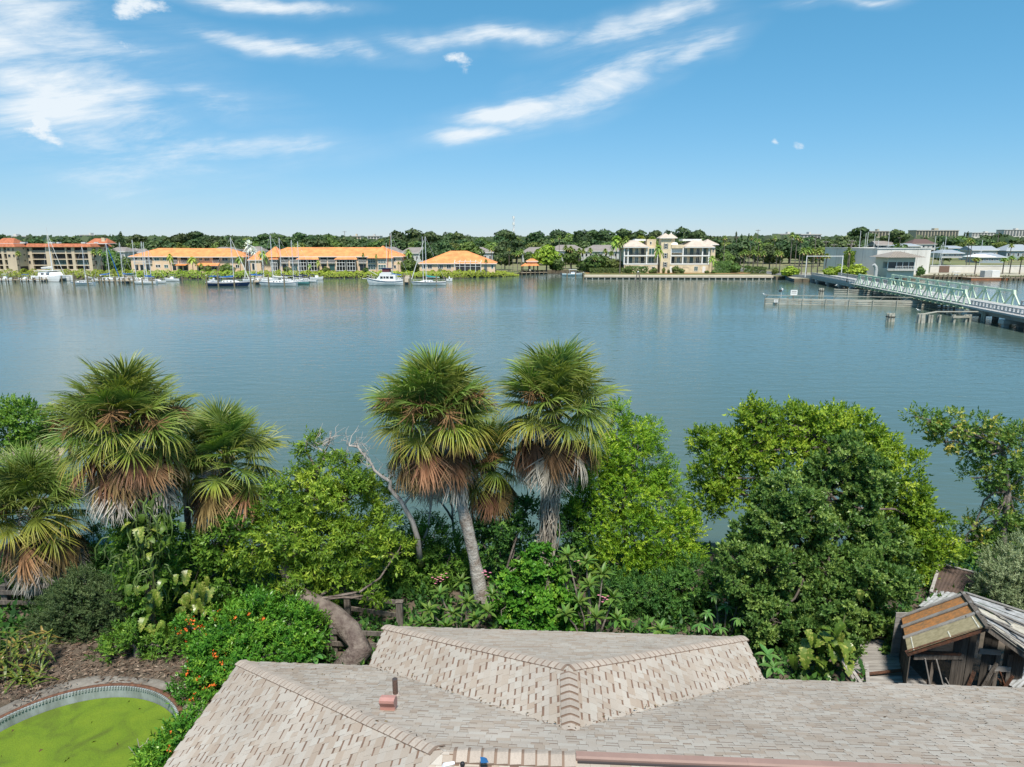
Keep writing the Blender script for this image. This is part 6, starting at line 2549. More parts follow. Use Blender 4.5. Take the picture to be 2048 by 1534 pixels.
LP_sabal = leafmat("far_sabal_leaf", [(.03, .06, .014), (.065, .105, .022), (.11, .155, .035), (.13, .11, .045)], rough=.55, transl=.2, objrand=.25)
LP_coco = leafmat("far_feather_palm_leaf", [(.035, .07, .014), (.08, .13, .022), (.14, .19, .03), (.20, .20, .05)], rough=.5, transl=.25, objrand=.25)
FP = {'sabal': (far_palm_proto(1, 34, 1.7, .45, LP_sabal), 9.2), 'wash': (far_palm_proto(2, 34, 1.35, .5, LP_sabal, 12.0, 10, .13), 12.9),
	  'coco': (far_palm_proto(3, 20, 2.7, .75, LP_coco, 6.5, 2, .13), 8.0), 'date': (far_palm_proto(4, 40, 3.2, .5, LP_coco, 9.0, 4, .22), 11.5),
	  'silver': (far_palm_proto(5, 30, 2.3, .35, LF_silver, 7.0, 0, .25), 8.6)}


def far_palm(kind, px, Y, top_py, label, group=None, wide=1.0, z0=None):
	(cm, tm), h0 = FP[kind]
	z0 = FZ if z0 is None else z0
	s = (zat(top_py, Y) - z0) / h0
	root = thing("far_palm", label, "palm tree", (wx(px, Y), Y, z0), (px * .37) % 6.28, group)
	root.scale = (wide, wide, s)
	link("crown", cm, root)
	link("trunk", tm, root)
	return root


def hedge(label, pts, q_top, depth, seed, leaf=LF_hedge, name="shore_hedge", size=.17, dens=100, cat="hedge"):
	"""clipped or natural hedge following shoreline points (px, water row)"""
	rng = np.random.default_rng(seed)
	P = [onz(px, py, 0) for px, py in pts]
	base = P[0].copy()
	base.z = .2
	Q, T = [], []
	for a, b, (qa, qb) in zip(P[:-1], P[1:], zip(q_top[:-1], q_top[1:])):
		L = (b - a).length
		n = int(L * dens)
		t = rng.uniform(size=n)
		h0 = np.array([zat(qa, a.y + depth * .6) + (zat(qb, b.y + depth * .6) - zat(qa, a.y + depth * .6)) * q for q in t])
		u = rng.uniform(0, math.pi, size=n)
		lump = 1 + .10 * np.sin(t * L * 1.3 + seed) + .08 * np.sin(t * L * 3.1)
		yy = depth * .5 - np.cos(u) * depth * .5 * lump
		zz = .05 + (h0 * lump - .05) * np.sin(u) ** .55
		pos = np.stack([a.x + (b.x - a.x) * t, a.y + (b.y - a.y) * t + yy, zz], 1)
		nrm = np.stack([rng.normal(size=n) * .3, -np.cos(u) + rng.normal(size=n) * .35, np.sin(u) + .3 + rng.normal(size=n) * .3], 1)
		x, y, z = frames(unit(nrm), rng)
		s = (size * rng.uniform(.6, 1.4, n))[:, None]
		Q.append(np.stack([pos - x * s - y * s * .5, pos + x * s * .4 - y * s + z * s * .3, pos + x * s + y * s * .5, pos - x * s * .4 + y * s + z * s * .3], 1))
		T.append(rng.uniform(size=n) * .7 + .15)
	Q = np.concatenate(Q) - np.array(base)
	o = link(name, np_mesh(name, Q, np.concatenate(T), leaf), None, base)
	return tag(o, label, cat)


hedge("mangrove hedge along the bank before the tan apartment block", [(-60, 562), (60, 560), (160, 558.5), (262, 558)], [541, 540.5, 540.5, 541], 3.2, 1)
hedge("mangrove hedge along the bank before the first orange roofed townhouse", [(262, 558), (330, 558), (400, 558), (505, 557.5)], [541, 541.5, 541.5, 542], 3.2, 2)
hedge("mangrove hedge along the bank before the long orange roofed townhouse", [(505, 557.5), (640, 556.5), (745, 556)], [542, 542.5, 543], 3.2, 3)
hedge("mangrove hedge behind the white trawler and ketch", [(745, 556), (800, 555.8), (850, 555.5)], [543, 543, 543], 3.0, 4)
hedge("mounded mangrove thicket on the point before the orange roofed bungalow", [(850, 556.5), (905, 557), (955, 555.5), (1000, 554), (1038, 552)], [542.5, 541.5, 540.5, 541.5, 548], 5.5, 5, dens=150)

# clipped hedges and shrubs at the villa
def clipped(label, p0, p1, q0, q1, Y, dep, seed, leaf=LF_mid):
	rng = np.random.default_rng(seed)
	x0, x1, z0, z1 = wx(p0, Y), wx(p1, Y), FZ, zat(q0, Y)
	base = Vector(((x0 + x1) / 2, Y, FZ))
	w, h = (x1 - x0) / 2, z1 - z0
	n = int((w * 2 * (dep + h)) * 26)
	f = rng.uniform(size=n)
	u = rng.uniform(-1, 1, size=n)
	v = rng.uniform(size=n)
	top = f < dep / (dep + h * 1.4)
	pos = np.where(top[:, None], np.stack([u * w, v * dep, np.full(n, h)], 1), np.stack([u * w, np.zeros(n), v * h], 1)) + rng.normal(size=(n, 3)) * .12
	pos[:, 2] = np.clip(pos[:, 2], .02, None)
	nrm = np.where(top[:, None], np.array([0, 0, 1.0]), np.array([0, -1.0, .35])) + rng.normal(size=(n, 3)) * .35
	x, y, z = frames(unit(nrm), rng)
	s = (.18 * rng.uniform(.6, 1.4, n))[:, None]
	Q = np.stack([pos - x * s - y * s * .5, pos + x * s * .4 - y * s + z * s * .3, pos + x * s + y * s * .5, pos - x * s * .4 + y * s + z * s * .3], 1)
	o = link("clipped_hedge", np_mesh("clipped_hedge", Q, rng.uniform(size=n) * .7, leaf), None, base)
	tag(o, label, "hedge")


clipped("low clipped hedge left of the cream villa along the seawall", 1180, 1252, 537, 548, 255.5, 2.0, 1)
clipped("taller clipped hedge before the villa's left wing", 1252, 1296, 534, 548, 255.5, 2.4, 2)
clipped("tall square clipped hedge right of the cream villa", 1426, 1463, 524, 541, 259, 3, 3)
clipped("square clipped hedge at the seawall's right end", 1503, 1534, 535, 549, 254, 4, 4)
clipped("clipped hedge between the cream villa lawn and the round shrub", 1487, 1504, 533, 545, 262, 3, 7)
for i, (px, q, k, lab) in enumerate([(1258, 532, 2.2, "round shrub at the left corner of the cream villa"), (1303, 539, 1.5, "yellow green round shrub before the villa's left wing"), (1309, 535, 1.6, "dark round shrub left of the villa tower"), (1328, 535, .9, "small ball topiary below the villa tower"), (1352, 532, 2.0, "large ball shaped shrub right of the villa tower"), (1364, 537, 1.6, "flat ball shaped shrub right of the largest villa shrub"), (1338, 539, .8, "little shrub beside the villa door"), (1415, 541, 1.3, "low round shrub at the villa's right end"), (1428, 541, 1.2, "last low round shrub right of the villa"), (1337, 545, .6, "tiny shrub on the red mulch below the tower")]):
	far_tree('hedgeball', i, px, 256, q, lab, "shrubs before the cream villa", "garden_shrub", k * .62 / max(.3, (zat(q, 256) - FZ) / 2.0), cat="shrub")

# ================================================================== BOATS AND DOCKS
gel = mat("white_gelcoat", (.74, .75, .75), .3)
navy = mat("navy_hull", (.012, .035, .10), .25)
stripe = mat("blue_stripe", (.03, .06, .12), .4)
antifoul = mat("antifoul_dark", (.02, .03, .045), .6)
alu = mat("mast_aluminium", (.66, .67, .68), .4)
bluecover = mat("blue_canvas", (.012, .12, .40), .8)
tealcover = mat("teal_canvas", (.02, .30, .30), .8)
navycover = mat("navy_canvas", (.012, .02, .07), .8)
greencover = mat("green_canvas", (.01, .07, .045), .8)
whitecover = mat("white_canvas", (.62, .62, .58), .8)
teak = mat("teak_wood", (.26, .16, .08), .8)
pile_m = mat("mooring_pile_wood", (.25, .215, .14), .95, col2=(.13, .11, .07), scale=3, stretch=(3, 3, .6))
dockwood = mat("dock_planks", (.36, .30, .22), .9, var=.25, scale=1.5)
orangecover = mat("rust_canvas", (.35, .08, .04), .8)

ST = [0, .10, .25, .45, .65, .82, .93, 1.0]
HB = [.70, .84, .96, 1.0, .88, .60, .28, .03]


def hull_mesh(L, B, fb, hm, sheer=.3, band=None):
	rings, deck, wl = [], [], []
	for t, h in zip(ST, HB):
		x = -L / 2 + L * t
		z = fb * (1 + sheer * (t - .3) ** 2 * 1.6 + (.06 if t < .1 else 0))
		hb = B / 2 * h
		rings.append([Vector((x, hb, z)), Vector((x - .02 * L * t, hb * .93, z * .5)), Vector((x - .06 * L * t * t, hb * .78, .06)), Vector((x - .10 * L * t * t, hb * .45, -.35)), Vector((x - .10 * L * t * t, -hb * .45, -.35)), Vector((x - .06 * L * t * t, -hb * .78, .06)), Vector((x - .02 * L * t, -hb * .93, z * .5)), Vector((x, -hb, z))])
	mb = MB()
	for i in range(len(rings) - 1):
		for j in range(7):
			m = hm if j in (0, 1, 5, 6) else antifoul
			mb.poly([rings[i][j], rings[i + 1][j], rings[i + 1][j + 1], rings[i][j + 1]], m)
	mb.poly(rings[0][::-1], hm)
	if band:
		for i in range(len(rings) - 1):
			for j, s in ((0, 1), (7, -1)):
				a, b = rings[i][j], rings[i + 1][j]
				o = Vector((0, .015 * s, 0))
				q = [a + o - UP * .12, b + o - UP * .12, b + o - UP * .26, a + o - UP * .26]
				mb.poly(q, band)
	dk = MB()
	for i in range(len(rings) - 1):
		dk.poly([rings[i][0], rings[i][7], rings[i + 1][7], rings[i + 1][0]], gel)
	return mb, dk, rings


def sailboat(label, px, py, length_px, mast_px, top_py, hull=None, cover=None, face=1, jib=None, second=None, bimini=None, rz=0.0, Lm=None, band=None, group="sailboats in the far marina"):
	w = onz(px, py, 0)
	Y = w.y
	k = pxm(Y, 1)
	L = Lm or length_px * k
	B = L * .29
	fb = .075 * L + .25
	root = thing("sailboat", label, "sailboat", w, (0 if face > 0 else math.pi) + rz, group)
	hm = hull or gel
	mb, dk, rings = hull_mesh(L, B, fb, hm, band=band)
	h = mb.build("hull", root)
	dk.build("deck", root)
	c = MB()
	cr = []
	for x, wd, hh in ((-.12 * L, .26, .42), (.0, .28, .48), (.14 * L, .24, .42), (.26 * L, .12, .12)):
		z = fb * 1.0
		cr.append([Vector((x, -wd * B, z)), Vector((x, wd * B, z)), Vector((x, wd * B * .85, z + hh)), Vector((x, -wd * B * .85, z + hh))])
	c.loft(cr, gel)
	cab = c.build("cabin", root)
	wn = MB()
	for s in (-1, 1):
		for x in (-.08, .0, .08):
			wn.box(x * L - .25, x * L + .25, s * B * .268 - .03, s * B * .268 + .03, fb + .16, fb + .33, glass)
	wn.build("portlights", cab)
	# cockpit coaming and rails
	rl = MB()
	for s in (-1, 1):
		pts = [r[0] if s > 0 else r[7] for r in rings]
		for a, b in zip(pts[:-1], pts[1:]):
			rl.bar(a + UP * .55, b + UP * .55, .025, .025, alu)
			rl.bar(a, a + UP * .55, .03, .03, alu)
	rl.build("guard_rail", root)
	sg = 1 if face > 0 else -1
	mx = (wx(mast_px, Y) - w.x) * sg
	mx = max(-.3 * L, min(.3 * L, mx))
	H = zat(top_py, Y)
	z0 = fb + .3
	MB().tube([(mx, 0, z0), (mx, 0, H)], [.11, .08], 8, alu).build("mast", root)
	sp = MB()
	for zz, ww in ((z0 + (H - z0) * .42, .28), (z0 + (H - z0) * .7, .2)):
		sp.bar((mx, -ww * B, zz), (mx, ww * B, zz), .05, .05, alu)
	sp.build("spreaders", root)
	bl = min(.38 * L, mx + .42 * L)
	bm = MB().tube([(mx, 0, z0 + 1.0), (mx - bl, 0, z0 + .95)], .07, 6, alu).build("boom", root)
	cv = MB()
	cv.tube([(mx + .05, 0, z0 + 1.75), (mx - .15, 0, z0 + 1.38), (mx - bl * .4, 0, z0 + 1.24), (mx - bl, 0, z0 + 1.1)], [.10, .24, .19, .09], 8, cover or bluecover)
	cv.build("sail_cover", bm, smooth=True)
	rg = MB()
	bow = rings[-1][0]
	rg.tube([(mx, 0, H - .1), (bow.x - .1, 0, bow.z)], .022, 4, alu)
	rg.tube([(mx, 0, H - .1), (-L / 2 + .1, 0, fb)], .02, 4, alu)
	for s in (-1, 1):
		rg.tube([(mx, 0, H - .2), (mx - .2, s * B * .47, fb)], .018, 4, alu)
	rg.build("rigging", root)
	if jib:
		MB().tube([(mx + (bow.x - mx) * .05, 0, H - (H - bow.z) * .06), (mx + (bow.x - mx) * .5, 0, H - (H - bow.z) * .5), (bow.x - .25, 0, bow.z + .5)], [.05, .11, .15], 7, jib).build("furled_jib", root)
	if bimini:
		m = MB()
		m.hexa([Vector((x, y, z)) for z in (fb + 1.65, fb + 1.75) for x, y in ((-.42 * L, -.32 * B), (-.2 * L, -.32 * B), (-.2 * L, .32 * B), (-.42 * L, .32 * B))], bimini)
		for x in (-.4 * L, -.22 * L):
			for s in (-1, 1):
				m.bar((x, s * .3 * B, fb), (x, s * .3 * B, fb + 1.65), .04, .04, alu)
		m.build("bimini", root)
	if second:
		sx = (wx(second[0], Y) - w.x) * sg
		MB().tube([(sx, 0, fb), (sx, 0, zat(second[1], Y))], [.10, .07], 8, alu).build("mizzen_mast", root)
	return root


sailboat("navy hulled sailboat with blue sail cover, left of the centre marina group", 458, 572, 86, 466, 474.5, navy, bluecover, 1, whitecover, None, bluecover, band=gel)
sailboat("white sloop with white sail cover in the centre marina group", 556, 571.5, 76, 545, 469.5, gel, whitecover, -1, None, None, None, band=stripe)
sailboat("sailboat with light blue cover right behind the navy hulled one", 520, 566, 62, 497, 484.5, gel, bluecover, -1, whitecover)
sailboat("small sailboat behind the white sloop with thick white mast", 575, 567, 58, 562, 475.5, gel, navycover, -1, None)
sailboat("green hulled sailboat right of the white sloop", 594, 568.5, 50, 586, 480, mat("green_hull", (.10, .27, .27), .3), navycover, -1, None, None, navycover)
sailboat("sailboat with navy canvas at the right of the centre marina group", 612, 564.5, 44, 598, 483, gel, navycover, -1, None, None, navycover)
sailboat("sailboat with short mast and green canvas behind the centre group", 534, 563, 46, 526, 493, gel, greencover, 1, None)
sailboat("sailboat with the shortest mast, between the two left ones of the centre group", 507, 563, 40, 512, 493, gel, bluecover, 1, None)
sailboat("small white daysailer with bare mast in front of the left dock", 166, 569.5, 46, 169, 493, gel, whitecover, -1, None, band=stripe)
sailboat("sailboat with blue furled jib at the left dock", 214, 563.5, 54, 217, 486, gel, bluecover, 1, bluecover)
sailboat("white sailboat second from left along the left dock", 246, 563, 50, 244, 485, gel, bluecover, -1, None, None, bluecover)
sailboat("tallest masted sailboat in the left dock cluster", 272, 564.5, 56, 270, 479.5, gel, greencover, 1, None)
sailboat("sailboat with bright blue cover at the right of the left dock", 291, 568, 46, 288, 483, gel, bluecover, -1, None, (292, 484))
sailboat("white centre cockpit sailboat at the end of the left dock", 312, 566.5, 42, 300, 500, gel, bluecover, 1, None, None, bluecover)
sailboat("white ketch with two tall masts and teal sail cover", 857, 570.5, 70, 852, 472.5, gel, tealcover, -1, whitecover, (846, 473), None, band=antifoul)
sailboat("sailboat behind the trawler with light blue cover", 796, 563.5, 48, 784, 464.5, gel, bluecover, -1, orangecover)


def catamaran():
	w = onz(108, 562, 0)
	k = pxm(w.y, 1)
	L = 68 * k
	root = thing("sailing_catamaran", "large white sailing catamaran moored before the tan apartment block", "catamaran", w, math.radians(-14))
	for s in (-1, 1):
		mb, dk, rings = hull_mesh(L, 1.7, 1.7, gel, .12)
		o = mb.build("hull", root)
		o.location = (0, s * 2.7, 0)
		d = dk.build("deck", o)
	MB().box(-L * .36, L * .26, -2.6, 2.6, .85, 1.75, gel).build("bridge_deck", root)
	mb = MB()
	rr = []
	for x, wd, h0, h1 in ((-L * .32, 2.5, 1.76, 3.0), (-L * .05, 2.6, 1.76, 3.15), (L * .12, 2.2, 1.76, 2.9), (L * .22, 1.8, 1.76, 1.95)):
		rr.append([Vector((x, -wd, h0)), Vector((x, wd, h0)), Vector((x, wd * .88, h1)), Vector((x, -wd * .88, h1))])
	mb.loft(rr, gel)
	c = mb.build("cabin", root)
	mb = MB()
	for s in (-1, 1):
		mb.poly([(-L * .2, s * 2.53, 2.2), (L * .08, s * 2.42, 2.2), (L * .08, s * 2.30, 2.62), (-L * .2, s * 2.42, 2.72)], glass)
	mb.build("windows", c)
	MB().box(-L * .42, L * .08, -2.5, 2.5, 3.3, 3.42, gel).build("hardtop", root)
	H = zat(455, w.y)
	MB().tube([(.0, 0, 3.4), (-.2, 0, H)], [.16, .09], 8, alu).build("mast", root)
	bm = MB().tube([(0, 0, 4.0), (-L * .4, 0, 4.1)], .1, 6, alu).build("boom", root)
	MB().tube([(-.1, 0, 4.5), (-L * .2, 0, 4.45), (-L * .4, 0, 4.3)], [.3, .26, .15], 8, whitecover).build("sail_cover", bm)
	rg = MB()
	rg.tube([(-.2, 0, H * .9), (L * .42, 0, 1.6)], .07, 5, whitecover)
	for s in (-1, 1):
		rg.tube([(-.2, 0, H * .9), (-.6, s * 3.2, 1.6)], .02, 4, alu)
	rg.build("rigging", root)
	MB().bar((L * .38, -2.7, 1.5), (L * .38, 2.7, 1.5), .2, .2, alu).build("crossbeam", root)


catamaran()


def trawler():
	w = onz(771, 570.5, 0)
	k = pxm(w.y, 1)
	L = 74 * k
	B = 4.2
	root = thing("white_trawler", "white trawler yacht with maroon flybridge canvas and blue stripe", "boat", w, math.pi)
	mb, dk, rings = hull_mesh(L, B, 1.35, gel, .9, band=stripe)
	mb.build("hull", root)
	dk.build("deck", root)
	mb = MB()
	rr = []
	for x, wd, h1 in ((-.30 * L, 1.6, 3.1), (-.05 * L, 1.65, 3.2), (.12 * L, 1.6, 3.2), (.22 * L, 1.35, 1.9)):
		rr.append([Vector((x, -wd, 1.3)), Vector((x, wd, 1.3)), Vector((x, wd * .93, h1)), Vector((x, -wd * .93, h1))])
	mb.loft(rr, gel)
	c = mb.build("cabin", root)
	mb = MB()
	for s in (-1, 1):
		for x0, x1 in ((.04, .11), (-.03, .02), (-.12, -.05), (-.24, -.15)):
			mb.box(x0 * L, x1 * L, s * 1.6 - .04, s * 1.6 + .04, 2.1, 2.75, glass)
	mb.build("windows", c)
	mb = MB()
	mb.loft([[Vector((x, -wd, 3.2)), Vector((x, wd, 3.2)), Vector((x, wd, h)), Vector((x, -wd, h))] for x, wd, h in ((-.18 * L, 1.5, 4.0), (.06 * L, 1.5, 4.0), (.14 * L, 1.2, 3.4))], gel)
	mb.build("flybridge", root)
	maroon = mat("maroon_canvas", (.11, .025, .04), .8)
	MB().box(-.14 * L, .05 * L, -1.45, 1.45, 4.002, 4.95, maroon).build("side_canvas", root)
	MB().box(-.20 * L, .09 * L, -1.6, 1.6, 5.0, 5.12, navycover).build("bimini", root)
	for x, q in ((-.06 * L, 486),):
		MB().tube([(x, 0, 5.1), (x, 0, zat(q, w.y))], [.08, .05], 6, alu).build("mast", root)
	rl = MB()
	for s in (-1, 1):
		pts = [r[0] if s > 0 else r[7] for r in rings]
		for a, b in zip(pts[:-1], pts[1:]):
			rl.bar(a + UP * .7, b + UP * .7, .03, .03, alu)
			rl.bar(a, a + UP * .7, .03, .03, alu)
	rl.build("guard_rail", root)
	MB().bar((L * .47, 0, 1.9), (L * .62, 0, 2.1), .4, .1, gel).build("bow_pulpit", root)
	MB().bar((L * .2, 0, 3.0), (L * .45, 0, 4.6), .1, .1, alu).build("boat_boom", root)


trawler()


def motorboat(label, px, py, lpx, face=1, top=None, rz=0.0, canvas=None, hull=None):
	w = onz(px, py, 0)
	L = lpx * pxm(w.y, 1)
	B = L * .34
	root = thing("motorboat", label, "motorboat", w, (0 if face > 0 else math.pi) + rz, "small motorboats")
	mb, dk, rings = hull_mesh(L, B, .8, hull or gel, .7)
	mb.build("hull", root)
	dk.build("deck", root)
	MB().loft([[Vector((x, -wd, .75)), Vector((x, wd, .75)), Vector((x, wd * .8, h)), Vector((x, -wd * .8, h))] for x, wd, h in ((-.1 * L, .5, 1.5), (.05 * L, .5, 1.6), (.12 * L, .4, 1.0))], gel).build("console", root)
	if top:
		m = MB()
		m.box(-.2 * L, .16 * L, -B * .36, B * .36, 2.25, 2.35, canvas or gel)
		for x in (-.17 * L, .13 * L):
			for s in (-1, 1):
				m.bar((x, s * B * .32, .8), (x, s * B * .32, 2.25), .05, .05, alu)
		m.build("hard_top", root)
	m = MB()
	m.loft([[Vector((-L * .5 - .1, -.25, z)), Vector((-L * .5 - .1, .25, z)), Vector((-L * .5 - .6, .2, z)), Vector((-L * .5 - .6, -.2, z))] for z in (.1, .8, 1.25)], mat("outboard_grey", (.05, .055, .06), .4))
	m.build("outboard_motor", root)
	return root


motorboat("pale blue centre console boat with white top, moored left of the seawall end", 1146, 551.5, 44, 1, True, hull=mat("pale_blue_hull", (.45, .60, .66), .3))
motorboat("white runabout with blue canvas left of the catamaran", 52, 563, 30, -1, True, canvas=bluecover)
motorboat("white skiff cut by the left edge at the lift", 12, 562, 26, 1, True)
motorboat("small white tender at the right of the centre marina group", 634, 559.5, 26, 1)
motorboat("small white runabout with navy canvas at the right end of the left dock", 345, 562.5, 30, -1, True, canvas=navycover)
motorboat("white dinghy left of the navy hulled sailboat", 428, 566, 18, -1)
motorboat("inflatable tender hanging behind the white ketch", 899, 562.5, 12, 1)
motorboat("small boat under the orange roofed boathouse", 1060, 546.5, 20, -1)


def dock(label, a, b, width, zt, piles, group=None):
	a, b = Vector(a), Vector(b)
	root = thing("timber_dock", label, "dock", a)
	d = b - a
	s = Vector((-d.y, d.x, 0)).normalized() * width / 2
	MB().hexa([-s + UP * (zt - .12), s + UP * (zt - .12), d + s + UP * (zt - .12), d - s + UP * (zt - .12), -s + UP * zt, s + UP * zt, d + s + UP * zt, d - s + UP * zt], dockwood).build("deck", root)
	n = piles
	for i in range(n + 1):
		for q in (-1, 1):
			p = d * (i / n) + s * q * 1.12
			MB().tube([p - UP * 1.2, p + UP * (zt + .5 + .2 * ((i * 7 + q) % 3))], .16, 7, pile_m).build("pile", root)


dock("long timber dock behind the sailboats on the left", onz(184, 567, 0), onz(305, 567.5, 0), 1.8, .95, 12)
dock("timber dock in front of the tan apartment block at the left edge", onz(-40, 566, 0), onz(95, 563.5, 0), 2.0, .9, 10)
dock("timber walkway from the bank to the left dock", onz(252, 567, 0), onz(262, 557, 0), 1.6, .95, 3)
dock("timber dock between the trawler and the ketch", onz(812, 570, 0), onz(816, 556, 0), 1.6, .95, 4)
dock("timber dock in the centre marina group", onz(514, 570, 0), onz(522, 557, 0), 1.6, .95, 4)
dock("short timber dock below the orange roofed boathouse", onz(1040, 549.5, 0), onz(1092, 548.2, 0), 3.0, .85, 6)
dock("timber walkway along the inlet bank right of the mangrove point", onz(990, 549, 0), onz(1046, 548, 0), 2.0, .9, 6)
dock("pale wooden dock over the water at the left edge behind the mangrove shrub", Vector((-35, 38, 0)), Vector((-27.8, 40.5, 0)), 2.6, 1.0, 5)

rp = random.Random(4)
PILES = ([(125, 571, 20), (149, 573, 26), (176.5, 573, 24), (204, 571.5, 20), (232, 572, 18), (268, 571.5, 17), (414, 575, 24), (437, 574, 26), (469, 574, 20), (502, 573, 26), (538, 574, 24), (569, 574, 26), (744, 570.5, 20), (808, 571, 24), (873, 571, 20), (1167, 561, 16), (1134, 557, 14), (1151, 556, 12), (285, 570, 14), (305, 569, 14), (365, 566, 12)])
PLAB = lambda px: ("wooden mooring pile among the left dock boats" if px < 380 else ("wooden mooring pile among the centre marina boats" if px < 700 else ("wooden mooring pile beside the trawler and ketch" if px < 900 else "weathered mooring pile near the seawall's left end")))
for i, (px, py, h) in enumerate(PILES):
	w = onz(px, py, 0)
	hh = h * pxm(w.y, 1)
	mb = MB()
	mb.tube([(0, 0, -1.5), (.02, 0, hh * .5), (0, .02, hh)], [.22, .21, .19], 8, pile_m)
	mb.tube([(0, 0, hh + .002), (0, 0, hh + .14)], [.20, .03], 8, white if i % 3 == 0 else pile_m)
	o = mb.build("mooring_pile", loc=w)
	tag(o, nth([p[0] for p in PILES if PLAB(p[0]) == PLAB(px)], px) + PLAB(px), "pile", "mooring piles in the far marina")

# A-frame marker piles in front of the seawall
w = onz(1275.5, 563.5, 0)
mb = MB()
k = pxm(w.y, 1)
for s in (-1, 1):
	mb.tube([(s * 5.5 * k, 0, -.5), (s * 1.0 * k, 0, 20 * k)], .17, 7, greybark)
mb.tube([(-1.2 * k, 0, 19.5 * k), (1.2 * k, 0, 20.4 * k)], .2, 7, white)
tag(mb.build("marker_piles", loc=w), "two leaning piles tied as an A in front of the villa seawall", "marker")


# boathouse with orange roof
def boathouse():
	b = FB("orange_roof_boathouse", "small open boathouse with orange tile roof on posts over the inlet dock", "boathouse", 1061, 271, z0=.8)
	mb = MB()
	x0, x1 = b.x(1041.5), b.x(1079)
	P = [(x0, -1, b.z(532)), (x0, 6, b.z(532)), (b.x(1052), 2.5, b.z(526)), (b.x(1073), 2.5, b.z(526)), (x1, -1, b.z(531)), (x1, 6, b.z(531))]
	mb.faces(P, [(0, 4, 3, 2), (1, 2, 3, 5), (0, 2, 1), (4, 5, 3)], orange)
	rf = mb.build("roof", b.root)
	mb = MB()
	b.box(mb, 1054, 1075, 521, 527, 1.5, 4.5, peach)
	c = mb.build("cupola", b.root)
	mb = MB()
	hip(mb, b.x(1054), b.x(1075), 1.5, 4.5, b.z(522.5), .95, .4, orange)
	mb.build("cupola_roof", c)
	for px in (1046, 1058, 1068, 1076):
		for y in (-.6, 5.4):
			MB().box(b.x(px) - .14, b.x(px) + .14, y, y + .25, -1.6, b.z(530.5), darkvoid if y < 0 else pile_m).build("post", b.root)
	return b


boathouse()

# ================================================================== SWING BRIDGE
mint = mat("mint_steel", (.53, .66, .48), .55, var=.16, scale=1.2)
decks = mat("bridge_deck_grey", (.36, .36, .355), .9, var=.15, scale=.5)
girder = mat("bridge_girder", (.33, .345, .33), .8, var=.2, scale=.6)
BR0 = Vector((95.6, 218.0, 0))
BD = Vector((79.0 - 95.6, 104.0 - 218.0, 0)).normalized()
bridge = thing("swing_bridge", "low pale green truss swing bridge with grey concrete approaches at the right", "bridge", BR0, math.atan2(BD.y, BD.x))
ZD = 2.3
SW0, SW1, SEND, BW = 37.0, 97.0, 150.0, 8.4


